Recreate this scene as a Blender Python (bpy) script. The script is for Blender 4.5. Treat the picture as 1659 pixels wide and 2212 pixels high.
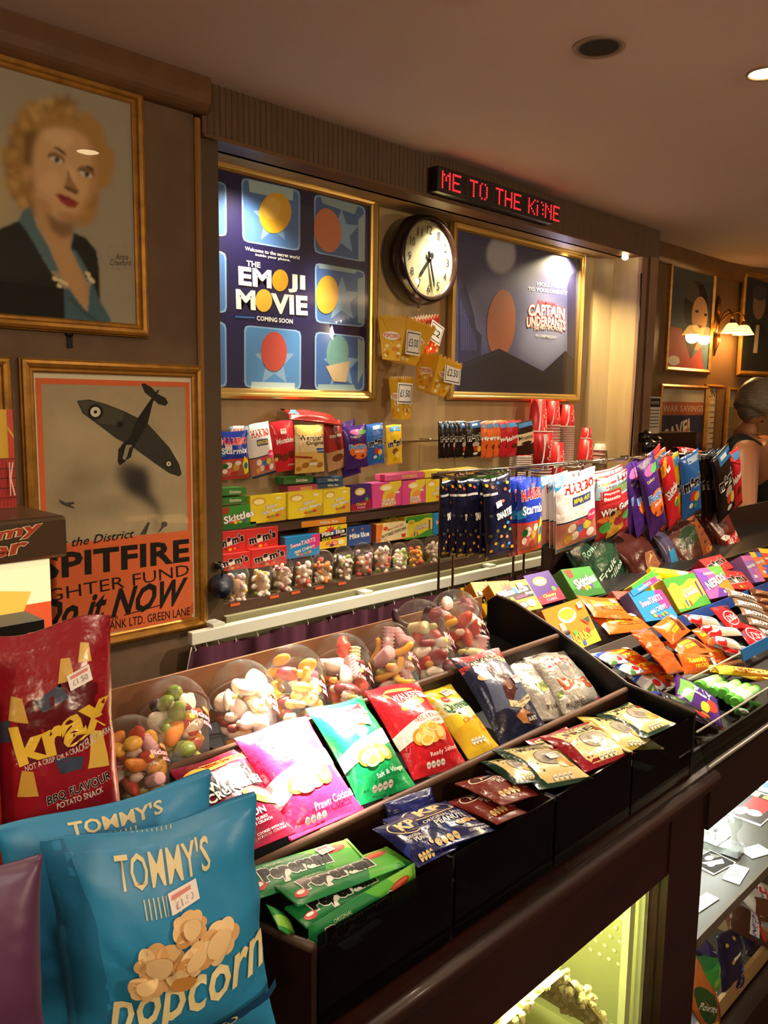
import bpy, bmesh, math, random
import numpy as np
from mathutils import Vector, Matrix, noise
rnd = random.Random(7)
for o in list(bpy.data.objects): bpy.data.objects.remove(o)
SC = bpy.context.scene
COL = SC.collection
# ------------------------------------------------------------------ camera
F, CX, CY = 1790.0, 829.5, 1106.0
_X = np.array([2615-CX, 890-CY, F]); _X /= np.linalg.norm(_X)
_D = np.array([-179.0, 0, F]); _D[1] = -(_D[0]*_X[0]+_D[2]*_X[2])/_X[1]; _D /= np.linalg.norm(_D)
_Y = np.cross(_D, _X)
if _Y[2] < 0: _Y = -_Y
RM = np.array([_X, _Y, -_D])
EYE = np.array([0, 0, 1.57])
cam = bpy.data.cameras.new('camera'); co = bpy.data.objects.new('camera', cam); COL.objects.link(co)
cam.sensor_fit = 'HORIZONTAL'; cam.sensor_width = 36.0; cam.lens = F/1659*36; cam.clip_start = 0.02; cam.clip_end = 60
m = Matrix.Identity(4)
for i in range(3):
    m[i][0] = RM[i, 0]; m[i][1] = -RM[i, 1]; m[i][2] = -RM[i, 2]; m[i][3] = EYE[i]
co.matrix_world = m; SC.camera = co
def at(px, py, y=None, z=None, x=None):
    d = RM @ np.array([px-CX, py-CY, F])
    t = (y-EYE[1])/d[1] if y is not None else (z-EYE[2])/d[2] if z is not None else (x-EYE[0])/d[0]
    return EYE + t*d
# ------------------------------------------------------------------ world, lights, exposure
SC.view_settings.view_transform = 'Standard'; SC.view_settings.look = 'None'
SC.view_settings.gamma = 1.0; SC.view_settings.use_curve_mapping = False
SC.view_settings.exposure = 0.0
w = bpy.data.worlds.new('room_air'); SC.world = w; w.use_nodes = True
w.node_tree.nodes['Background'].inputs[0].default_value = (1.0, 0.66, 0.36, 1)
w.node_tree.nodes['Background'].inputs[1].default_value = 0.10
CEIL = 2.425
def spot(name, loc, tgt, power, deg, blend=0.5, col=(1, 0.80, 0.55), rad=0.03):
    l = bpy.data.lights.new(name, 'SPOT'); l.energy = power; l.spot_size = math.radians(deg); l.spot_blend = blend
    l.color = col; l.shadow_soft_size = rad
    o = bpy.data.objects.new(name, l); COL.objects.link(o); o.location = loc
    o.rotation_euler = (Vector(tgt)-Vector(loc)).to_track_quat('-Z', 'Y').to_euler(); return o
def bulb(name, loc, power, col=(1, 0.72, 0.4), rad=0.03):
    l = bpy.data.lights.new(name, 'POINT'); l.energy = power; l.color = col; l.shadow_soft_size = rad
    o = bpy.data.objects.new(name, l); COL.objects.link(o); o.location = loc; return o
WARM = (1, 0.78, 0.52)
spot('spot_light', (1.43, 1.18, CEIL-0.03), (0.84, 1.02, 1.09), 330, 21, 1.0, (1, 0.88, 0.72))       # pool on the crisp trays
spot('spot_light', (1.43, 1.18, CEIL-0.03), (0.765, 0.925, 1.05), 5000, 10, 1.0, (1, 0.90, 0.76))    # its bright core
spot('spot_light', (1.43, 1.18, CEIL-0.03), (1.05, 1.2, 0.9), 50, 110, 1.0, WARM)
spot('spot_light', (2.42, 0.96, CEIL-0.03), (2.0, 1.15, 1.15), 260, 75, 0.9, (1, 0.88, 0.70))        # over the sweet stand
spot('spot_light', (2.42, 0.96, CEIL-0.03), (1.80, 1.26, 1.30), 260, 20, 1.0, (1, 0.88, 0.70))
spot('spot_light', (3.6, 0.96, CEIL-0.03), (3.0, 1.1, 1.1), 130, 110, 0.9, WARM)
spot('spot_light', (0.0, 0.1, CEIL-0.03), (0.2, 1.0, 1.0), 18, 140, 1.0, (1, 0.86, 0.70), 0.05)
spot('spot_light', (1.95, 2.14, 2.27), (1.85, 2.12, 1.0), 90, 50, 0.8, (1, 0.88, 0.7))               # niche downlights
spot('spot_light', (1.60, 2.12, 2.27), (1.60, 2.2, 1.2), 30, 120, 0.9, (1, 0.86, 0.66))
spot('spot_light', (2.50, 2.10, 2.27), (2.44, 2.14, 1.5), 60, 110, 0.8, (1, 0.88, 0.7))
spot('spot_light', (3.46, 2.19, 2.275), (3.38, 2.25, 1.4), 90, 140, 0.9, (1, 0.80, 0.5), 0.012)
bulb('fill_bulb', (-0.9, -0.9, 2.15), 48, (1, 0.74, 0.46), 0.10)                                     # unseen bulbs added to fill the room and ceiling with light
bulb('fill_bulb', (1.2, -1.9, 2.15), 90, (1, 0.78, 0.54), 0.10)
bulb('fill_bulb', (4.9, -0.9, 2.15), 50, (1, 0.74, 0.46), 0.10)

# ------------------------------------------------------------------ materials
def lin(h):
    if not isinstance(h, str): return tuple(h)
    h = h.lstrip('#')
    if len(h) == 3: h = ''.join(c*2 for c in h)
    return tuple((c/12.92 if c <= 0.04045 else ((c+0.055)/1.055)**2.4) for c in (int(h[i:i+2], 16)/255 for i in (0, 2, 4)))
MATS = {}
def mat(name, col=None, rough=0.5, metal=0.0, bump=0, bscale=60, bdist=0.002, spec=0.5, emit=0, ecol=None, coat=0, trans=0, var=0, vscale=8, stretch=None, attr=False, col2=None, sub=0, wave=None):
    if name in MATS: return MATS[name]
    m = bpy.data.materials.new(name); m.use_nodes = True; nt = m.node_tree; N = nt.nodes; L = nt.links
    b = N['Principled BSDF']; I = b.inputs
    I['Roughness'].default_value = rough; I['Metallic'].default_value = metal; I['Specular IOR Level'].default_value = spec
    I['Coat Weight'].default_value = coat; I['Coat Roughness'].default_value = 0.08
    if sub: I['Subsurface Weight'].default_value = sub; I['Subsurface Scale'].default_value = 0.01
    if trans: I['Transmission Weight'].default_value = trans
    src = None
    if attr:
        a = N.new('ShaderNodeAttribute'); a.attribute_name = 'Col'; src = a.outputs['Color']
    else:
        I['Base Color'].default_value = (*lin(col), 1)
    tc = N.new('ShaderNodeTexCoord'); mp = N.new('ShaderNodeMapping'); L.new(tc.outputs['Object'], mp.inputs[0])
    if stretch: mp.inputs['Scale'].default_value = stretch
    if var:
        n = N.new('ShaderNodeTexNoise'); n.inputs['Scale'].default_value = vscale; n.inputs['Detail'].default_value = 6; L.new(mp.outputs[0], n.inputs['Vector'])
        r = N.new('ShaderNodeMapRange'); r.inputs['From Min'].default_value = 0.3; r.inputs['From Max'].default_value = 0.7
        L.new(n.outputs['Fac'], r.inputs['Value'])
        mx = N.new('ShaderNodeMix'); mx.data_type = 'RGBA'
        L.new(r.outputs[0], mx.inputs['Factor'])
        c = lin(col) if col is not None else (0.5,)*3; c2 = lin(col2) if col2 else tuple(x*(1-var) for x in c)
        mx.inputs['A'].default_value = (*c, 1); mx.inputs['B'].default_value = (*c2, 1)
        src = mx.outputs['Result']
    if src is not None: L.new(src, I['Base Color'])
    if emit:
        I['Emission Strength'].default_value = emit
        if attr: L.new(src, I['Emission Color'])
        else: I['Emission Color'].default_value = (*lin(ecol or col), 1)
    if bump:
        if wave:
            n2 = N.new('ShaderNodeTexWave'); n2.inputs['Scale'].default_value = wave; n2.inputs['Distortion'].default_value = 0.5; h = n2.outputs['Fac']
        else:
            n2 = N.new('ShaderNodeTexNoise'); n2.inputs['Scale'].default_value = bscale; n2.inputs['Detail'].default_value = 3; h = n2.outputs['Fac']
        L.new(mp.outputs[0], n2.inputs['Vector'])
        bp = N.new('ShaderNodeBump'); bp.inputs['Strength'].default_value = bump; bp.inputs['Distance'].default_value = bdist
        L.new(h, bp.inputs['Height']); L.new(bp.outputs[0], I['Normal'])
    MATS[name] = m; return m
def clear(name, tint=(1, 1, 1), rough=0.02, ior=1.45, gain=1.0, bump=0):
    if name in MATS: return MATS[name]
    m = bpy.data.materials.new(name); m.use_nodes = True; nt = m.node_tree; N = nt.nodes; L = nt.links
    N.remove(N['Principled BSDF']); out = N['Material Output']
    t = N.new('ShaderNodeBsdfTransparent'); t.inputs[0].default_value = (*tint, 1)
    g = N.new('ShaderNodeBsdfGlossy'); g.inputs['Roughness'].default_value = rough
    f = N.new('ShaderNodeFresnel'); f.inputs[0].default_value = ior
    mu = N.new('ShaderNodeMath'); mu.operation = 'MULTIPLY'; mu.inputs[1].default_value = gain; mu.use_clamp = True
    ge = N.new('ShaderNodeNewGeometry'); iv = N.new('ShaderNodeMath'); iv.operation = 'SUBTRACT'; iv.inputs[0].default_value = 1.0; L.new(ge.outputs['Backfacing'], iv.inputs[1])
    m3 = N.new('ShaderNodeMath'); m3.operation = 'MULTIPLY'; L.new(f.outputs[0], m3.inputs[0]); L.new(iv.outputs[0], m3.inputs[1])
    L.new(m3.outputs[0], mu.inputs[0]); x = N.new('ShaderNodeMixShader')
    L.new(mu.outputs[0], x.inputs[0]); L.new(t.outputs[0], x.inputs[1]); L.new(g.outputs[0], x.inputs[2]); L.new(x.outputs[0], out.inputs[0])
    if bump:
        n2 = N.new('ShaderNodeTexNoise'); n2.inputs['Scale'].default_value = 90
        bp = N.new('ShaderNodeBump'); bp.inputs['Strength'].default_value = bump; bp.inputs['Distance'].default_value = 0.003
        L.new(n2.outputs['Fac'], bp.inputs['Height']); L.new(bp.outputs[0], g.inputs['Normal'])
    MATS[name] = m; return m
FILM = mat('printed_film', attr=True, rough=0.24, bump=0.35, bscale=38, bdist=0.006)
FOIL = mat('printed_foil', attr=True, rough=0.33, metal=0.5, bump=0.7, bscale=30, bdist=0.01)
SATIN = mat('printed_satin_film', attr=True, rough=0.42, bump=0.3, bscale=22, bdist=0.006)
CARD = mat('printed_card', attr=True, rough=0.38, spec=0.4)
PAPER = mat('printed_paper', attr=True, rough=0.7, spec=0.2)
GLOSSP = mat('glazed_print', attr=True, rough=0.45, coat=0.25)
LIT = mat('backlit_print', attr=True, rough=0.4, emit=0.6)
WALL = mat('wall_paint', '#6a523a', 0.75, bump=0.5, bscale=25, bdist=0.004, var=0.25, vscale=9, col2='#5c4630')
NICHE = mat('niche_wallpaper', '#b39a6c', 0.42, bump=0.25, bscale=60, bdist=0.002, var=0.2, vscale=14, stretch=(1, 1, 0.15), col2='#a08a60', spec=0.6)
CEILM = mat('ceiling_paint', '#d3c3bb', 0.85, bump=0.1, bscale=15, var=0.05, vscale=1.5)
FASC = mat('ribbed_fascia_wood', '#5e4120', 0.55, var=0.3, vscale=20, stretch=(6, 1, 0.5))
BROWN = mat('brown_moulding_wood', '#6b4722', 0.5, var=0.3, vscale=12)
GOLD = mat('gilt_frame', '#b5802e', 0.38, metal=0.55, var=0.3, vscale=30, col2='#8d6224')
BRASS = mat('brushed_brass_frame', '#c9a75e', 0.3, metal=0.85)
MAHOG = mat('mahogany', '#2c0f08', 0.42, var=0.5, vscale=10, stretch=(0.3, 2, 2), coat=0.1)
DARKW = mat('dark_stained_wood', '#2b1810', 0.4, var=0.4, vscale=14, stretch=(0.3, 2, 2))
SHELFW = mat('shelf_board', '#4a2f1e', 0.55, var=0.4, vscale=12, stretch=(0.4, 3, 3))
BLACKP = mat('black_plastic', '#0d0c0b', 0.28)
EDGE = mat('worn_black_edge', '#4b3a2c', 0.45)
BLACKM = mat('black_metal', '#101010', 0.35, metal=0.3)
WHITEP = mat('white_plastic', '#d8d8c6', 0.4)
CREAM = mat('cream_green_paint', '#8f8c66', 0.55, bump=0.4, bscale=30, var=0.15)
CARDB = mat('brown_cardboard', '#9a6a48', 0.8, var=0.1)
CHROME = mat('chrome', '#c8c0b0', 0.15, metal=1.0)
GLASS = clear('pane_glass', (0.96, 0.97, 0.95), 0.01, 1.45)
TUB = clear('clear_tub_plastic', (0.95, 0.93, 0.91), 0.06, 1.6, 2.6, 0.9)
ACRY = clear('smoked_acrylic', (0.25, 0.27, 0.26), 0.05, 1.45)
ACRC = clear('clear_acrylic', (0.75, 0.76, 0.75), 0.05, 1.45)

# ------------------------------------------------------------------ mesh helpers
class MB:
    """collects shapes; build() links them as ONE mesh object"""
    def __init__(s): s.v = []; s.f = []; s.c = []; s.col = (0.5, 0.5, 0.5); s.sm = []; s.mi = []; s.cm = 0
    def add(s, vs, fs, col=None, smooth=False):
        k = len(s.v); s.v += [tuple(map(float, v)) for v in vs]; c = lin(col) if col is not None else s.col
        for f in fs: s.f.append(tuple(i+k for i in f)); s.c.append(c); s.sm.append(smooth); s.mi.append(s.cm)
        return s
    def box(s, x0, x1, y0, y1, z0, z1, col=None, M=None):
        vs = [(x, y, z) for x in (x0, x1) for y in (y0, y1) for z in (z0, z1)]
        if M is not None: vs = [tuple(M @ Vector(v)) for v in vs]
        return s.add(vs, [(0, 1, 3, 2), (4, 6, 7, 5), (0, 4, 5, 1), (2, 3, 7, 6), (0, 2, 6, 4), (1, 5, 7, 3)], col)
    def prism(s, pts, axis, a, b, col=None):
        """pts: 2-D outline in the other two axes (in xyz order); extruded along axis from a to b"""
        n = len(pts)
        def mk(p, t): q = list(p); q.insert(axis, t); return q
        vs = [mk(p, a) for p in pts]+[mk(p, b) for p in pts]
        return s.add(vs, [tuple(range(n))[::-1], tuple(range(n, 2*n))]+[(i, (i+1) % n, (i+1) % n+n, i+n) for i in range(n)], col)
    def tube(s, pts, r, n=8, col=None, cap=True, smooth=True):
        pts = [Vector(p) for p in pts]; rs = r if isinstance(r, (list, tuple)) else [r]*len(pts)
        vs = []; fs = []; up = None
        for i, p in enumerate(pts):
            d = (pts[min(i+1, len(pts)-1)]-pts[max(i-1, 0)]).normalized()
            if up is None: up = d.orthogonal().normalized()
            u = (up-d*up.dot(d)).normalized(); v = d.cross(u); up = u
            for k in range(n):
                a = 2*math.pi*k/n; vs.append(p+(u*math.cos(a)+v*math.sin(a))*rs[i])
        for i in range(len(pts)-1):
            for k in range(n): fs.append((i*n+k, i*n+(k+1) % n, (i+1)*n+(k+1) % n, (i+1)*n+k))
        if cap: fs.append(tuple(range(n))[::-1]); fs.append(tuple((len(pts)-1)*n+k for k in range(n)))
        return s.add(vs, fs, col, smooth)
    def lathe(s, prof, n=24, col=None, M=None, smooth=True, axis=2):
        vs = []; fs = []
        for r, z in prof:
            for k in range(n):
                a = 2*math.pi*k/n; p = (r*math.cos(a), r*math.sin(a), z)
                if axis == 1: p = (p[0], -p[2], p[1])
                vs.append(tuple(M @ Vector(p)) if M is not None else p)
        for i in range(len(prof)-1):
            for k in range(n): fs.append((i*n+k, i*n+(k+1) % n, (i+1)*n+(k+1) % n, (i+1)*n+k))
        return s.add(vs, fs, col, smooth)
    def build(s, name, m, parent=None, loc=None, M=None, bevel=0, kind=None):
        me = bpy.data.meshes.new(name); me.from_pydata(s.v, [], s.f)
        a = me.attributes.new('Col', 'FLOAT_COLOR', 'FACE')
        a.data.foreach_set('color', np.array([(*c, 1) for c in s.c], dtype=np.float32).ravel())
        me.polygons.foreach_set('use_smooth', s.sm)
        for q in (m if isinstance(m, (list, tuple)) else [m]): me.materials.append(q)
        if any(s.mi): me.polygons.foreach_set('material_index', s.mi)
        me.update()
        o = bpy.data.objects.new(name, me); COL.objects.link(o)
        if parent is not None: o.parent = parent
        if loc is not None: o.location = loc
        if M is not None: o.matrix_local = M
        if bevel:
            b = o.modifiers.new('b', 'BEVEL'); b.width = bevel; b.segments = 2; b.limit_method = 'ANGLE'
        if kind: o['kind'] = kind
        return o
def tag(o, label=None, cat=None, group=None, kind=None):
    if label: o['label'] = label
    if cat: o['category'] = cat
    if group: o['group'] = group
    if kind: o['kind'] = kind
    return o
def empty(name, loc, label=None, cat=None, group=None, rz=0, M=None):
    o = bpy.data.objects.new(name, None); COL.objects.link(o); o.empty_display_size = 0.02
    if M is not None: o.matrix_world = M
    else: o.location = loc; o.rotation_euler = (0, 0, rz)
    return tag(o, label, cat, group)
def struct(mb, name, m, parent=None, **k):
    o = mb.build(name, m, parent, **k)
    if parent is None: o['kind'] = 'structure'
    return o

# ------------------------------------------------------------------ flat print: shapes in (u, v), later laid on a surface
_TX = {}
def text2d(s, bold, shear):
    k = (s, bold, shear)
    if k in _TX: return _TX[k]
    cu = bpy.data.curves.new('t', 'FONT'); cu.body = s; cu.size = 1; cu.resolution_u = 2; cu.offset = bold; cu.shear = shear; cu.space_character = 1+bold*1.2
    cu.fill_mode = 'FRONT'
    o = bpy.data.objects.new('t', cu); me = o.to_mesh()
    V = np.array([v.co[:2] for v in me.vertices]).reshape(-1, 2); me.calc_loop_triangles()
    Tn = [tuple(t.vertices) for t in me.loop_triangles]
    o.to_mesh_clear(); bpy.data.objects.remove(o); bpy.data.curves.remove(cu)
    if len(V) == 0: V = np.zeros((1, 2))
    _TX[k] = (V, Tn); return _TX[k]
def R(x0, y0, x1, y1, c): return ('p', [(x0, y0), (x1, y0), (x1, y1), (x0, y1)], c)
def P(c, *a): return ('p', [(a[i], a[i+1]) for i in range(0, len(a), 2)], c)
def E(cx, cy, rx, ry, c, rot=0, n=18, a0=0, a1=360): return ('e', cx, cy, rx, ry, c, rot, n, a0, a1)
def T(s, cx, cy, w, h, c, rot=0, o=None, b=0.03, sh=0, arc=0, ow=0.07): return ('t', s, cx, cy, w, h, c, rot, o, b*0.5, sh, arc, ow*0.5)
def star(cx, cy, r, c, A=1, k=5, inner=0.5, rot=90):
    pts = []
    for i in range(2*k):
        q = r if i % 2 == 0 else r*inner; a = math.radians(rot+180*i/k); pts.append((cx+q*math.cos(a)/A, cy+q*math.sin(a)))
    return ('p', pts, c)
def clip_grid(V, Tr, n):
    """cut the flat shape along an n x n grid so that it can bend with the surface under it"""
    bm = bmesh.new(); vs = [bm.verts.new((a, b, 0)) for a, b in V]
    for t in Tr:
        try: bm.faces.new([vs[i] for i in t])
        except ValueError: pass
    lo = V.min(0); hi = V.max(0)
    for ax in (0, 1):
        for k in range(1, n):
            c = k/n
            if lo[ax]+1e-4 < c < hi[ax]-1e-4:
                no = (1, 0, 0) if ax == 0 else (0, 1, 0); co_ = (c, 0, 0) if ax == 0 else (0, c, 0)
                bmesh.ops.bisect_plane(bm, geom=bm.verts[:]+bm.edges[:]+bm.faces[:], plane_co=co_, plane_no=no)
    bmesh.ops.triangulate(bm, faces=bm.faces[:]); bm.verts.index_update()
    V2 = np.array([v.co[:2] for v in bm.verts]).reshape(-1, 2); T2 = [tuple(v.index for v in f.verts) for f in bm.faces]; bm.free()
    return V2, T2
_DC = {}
def flat(ops, A, grid=0, key=None):
    """-> V (n,2) in uv, tris, colours, layer per vertex.  A = width / height"""
    if key and (key, grid) in _DC: return _DC[(key, grid)]
    Vs, Ts, Cs, Ls = [], [], [], []; base = 0; layer = 0
    def put(V, Tr, c, cut):
        nonlocal base, layer
        if grid and cut:
            V, Tr = clip_grid(V, Tr, grid)
        if not len(V) or not len(Tr): return
        Vs.append(V); Ts.extend([tuple(i+base for i in t) for t in Tr]); Cs.extend([lin(c)]*len(Tr)); Ls.append(np.full(len(V), layer)); base += len(V); layer += 1
    for op in ops:
        if op[0] == 'p':
            V = np.array(op[1], float); put(np.clip(V, 0.0, 1.0) if grid else V, [tuple(range(len(V)))], op[2], True)
        elif op[0] == 'e':
            _, cx, cy, rx, ry, c, rot, n, a0, a1 = op; r = math.radians(rot); full = abs(a1-a0) >= 360
            an = np.radians(np.linspace(a0, a1, n+(0 if full else 1), endpoint=not full))
            x = rx*np.cos(an)*A; y = ry*np.sin(an)
            V = np.stack([cx+(x*math.cos(r)-y*math.sin(r))/A, cy+x*math.sin(r)+y*math.cos(r)], 1)
            put(np.clip(V, 0.0, 1.0) if grid else V, [tuple(range(len(V)))], c, True)
        else:
            _, s, cx, cy, w_, h_, c, rot, oc, b, sh, arc, ow = op; r = math.radians(rot)
            V0, _t = text2d(s, b, sh); lo = V0.min(0); hi = V0.max(0); sc = np.maximum(hi-lo, 1e-6); mid = (lo+hi)/2
            for col, bb in (([(oc, b+ow)] if oc else [])+[(c, b)]):
                V1, Tr = text2d(s, bb, sh); q = (V1-mid)/sc
                if bb != b:                       # keep letter centres of the outline on those of the text
                    l1 = V1.min(0); h1 = V1.max(0); q = (V1-(l1+h1)/2)/(h1-l1)*((sc+2*ow)/sc)
                x = q[:, 0]*w_*A; y = q[:, 1]*h_+arc*(1-4*q[:, 0]**2)
                V = np.stack([cx+(x*math.cos(r)-y*math.sin(r))/A, cy+x*math.sin(r)+y*math.cos(r)], 1)
                if grid: V = np.clip(V, 0.0, 1.0)
                put(V, Tr, col, grid and w_*A/max(1, len(s)) > 0.16)
    if not Vs: res = (np.zeros((0, 2)), [], [], np.zeros(0))
    else: res = (np.concatenate(Vs), Ts, Cs, np.concatenate(Ls))
    if key: _DC[(key, grid)] = res
    return res
def mesh_np(name, V, T_, C_, m, parent=None, smooth=False, M=None):
    me = bpy.data.meshes.new(name); me.from_pydata([tuple(v) for v in V.tolist()], [], T_)
    a = me.attributes.new('Col', 'FLOAT_COLOR', 'FACE')
    a.data.foreach_set('color', np.array([(*c, 1) for c in C_], dtype=np.float32).ravel())
    if smooth: me.polygons.foreach_set('use_smooth', [True]*len(me.polygons))
    me.materials.append(m); me.update()
    o = bpy.data.objects.new(name, me); COL.objects.link(o)
    if parent is not None: o.parent = parent
    if M is not None: o.matrix_world = M
    return o
def flat_print(ops, w_, h_, parent, m=None, z=0.0006, name='print', key=None, dz=0.00012):
    """print on a flat face: local x -w/2..w/2, y 0..h, z out"""
    V, Tn, C_, L_ = flat(ops, w_/h_, 0, key)
    if not len(V): return None
    V3 = np.stack([(V[:, 0]-0.5)*w_, V[:, 1]*h_, z+L_*dz], 1)
    return mesh_np(name, V3, Tn, C_, m or CARD, parent)
def frame_of(q, yb, yt):
    """q: bl, br, tr, tl photo points; the bottom corners lie on the wall-parallel plane(s) yb, the top ones on yt"""
    yb = yb if isinstance(yb, tuple) else (yb, yb); yt = yt if isinstance(yt, tuple) else (yt, yt)
    bl, br, tr, tl = [Vector(at(*p, y=y)) for p, y in zip(q, (yb[0], yb[1], yt[1], yt[0]))]
    r = ((br-bl)+(tr-tl))/2; u = ((tl-bl)+(tr-br))/2; w_ = r.length; h_ = u.length
    r.normalize(); u.normalize(); a_ = (r+u).normalized(); d_ = (r-u).normalized(); r = (a_+d_).normalized(); u = (a_-d_).normalized()
    n = r.cross(u); c = (bl+br+tl+tr)/4-u*h_/2
    M = Matrix(((r.x, u.x, n.x, c.x), (r.y, u.y, n.y, c.y), (r.z, u.z, n.z, c.z), (0, 0, 0, 1)))
    return M, w_, h_
def raster(ops, nx, ny, bg=None):
    '''colour and coverage of flat shapes sampled on a grid of (ny+1) x (nx+1) points'''
    U, V = np.meshgrid(np.linspace(0, 1, nx+1), np.linspace(0, 1, ny+1)); C = np.zeros((ny+1, nx+1, 3)); A = np.zeros((ny+1, nx+1))
    for op in ops:
        if op[0] != 'p': 
            if op[0] != 'e': continue
            _, cx, cy, rx, ry, c, rot, n, a0, a1 = op; an = np.radians(np.linspace(0, 360, 24, endpoint=False)); pts = [(cx+rx*math.cos(t), cy+ry*math.sin(t)) for t in an]
        else: pts, c = op[1], op[2]
        ins = np.zeros(U.shape, bool); n = len(pts)
        for i in range(n):
            (x1, y1), (x2, y2) = pts[i], pts[(i+1) % n]
            if y1 == y2: continue
            ins ^= ((V < y1) != (V < y2)) & (U < (x2-x1)*(V-y1)/(y2-y1)+x1)
        C[ins] = lin(c); A[ins] = 1
    return C, A
def blur(a, s):
    r = int(3*s)+1; k = np.exp(-0.5*(np.arange(-r, r+1)/s)**2); k /= k.sum()
    for ax in (0, 1):
        p = [(0, 0)]*a.ndim; p[ax] = (r, r); b = np.pad(a, p, mode='edge'); a = sum(k[i]*np.take(b, range(i, i+a.shape[ax]), axis=ax) for i in range(2*r+1))
    return a
def soft_print(layers, w_, h_, nx, ny, parent, m, z, grain=0.0, name='artwork'):
    '''a photographic print: coloured grid; layers = [(ops, blur in cells), ...] painted one over the other'''
    C = None
    for ops, sg in layers:
        c, a = raster(ops, nx, ny); cb = blur(c*a[..., None], sg); ab = blur(a, sg)[..., None]
        C = cb/np.maximum(ab, 1e-3) if C is None else C*(1-ab)+cb
    if grain: C = C*(1+grain*blur(np.random.RandomState(3).randn(ny+1, nx+1), 1.0)[..., None])
    V = np.stack(np.meshgrid((np.linspace(0, 1, nx+1)-.5)*w_, np.linspace(0, 1, ny+1)*h_)+[np.full((ny+1, nx+1), z)], 2).reshape(-1, 3)
    i = np.arange((nx+1)*(ny+1)).reshape(ny+1, nx+1); Fc = np.stack([i[:-1, :-1], i[:-1, 1:], i[1:, 1:], i[1:, :-1]], 2).reshape(-1, 4)
    me = bpy.data.meshes.new(name); me.from_pydata(V.tolist(), [], Fc.tolist()); a = me.attributes.new('Col', 'FLOAT_COLOR', 'POINT')
    a.data.foreach_set('color', np.concatenate([np.clip(C.reshape(-1, 3), 0, 1), np.ones(((nx+1)*(ny+1), 1))], 1).astype(np.float32).ravel()); me.materials.append(m); me.update()
    o = bpy.data.objects.new(name, me); COL.objects.link(o); o.parent = parent; return o
STICK = [R(0, 0, 1, 1, '#efe9e4'), R(0.1, 0.66, 0.9, 0.86, '#d88a86'), T('£1.50', 0.5, 0.35, 0.66, 0.34, '#a08e88', b=0)]
GN = 14
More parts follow.
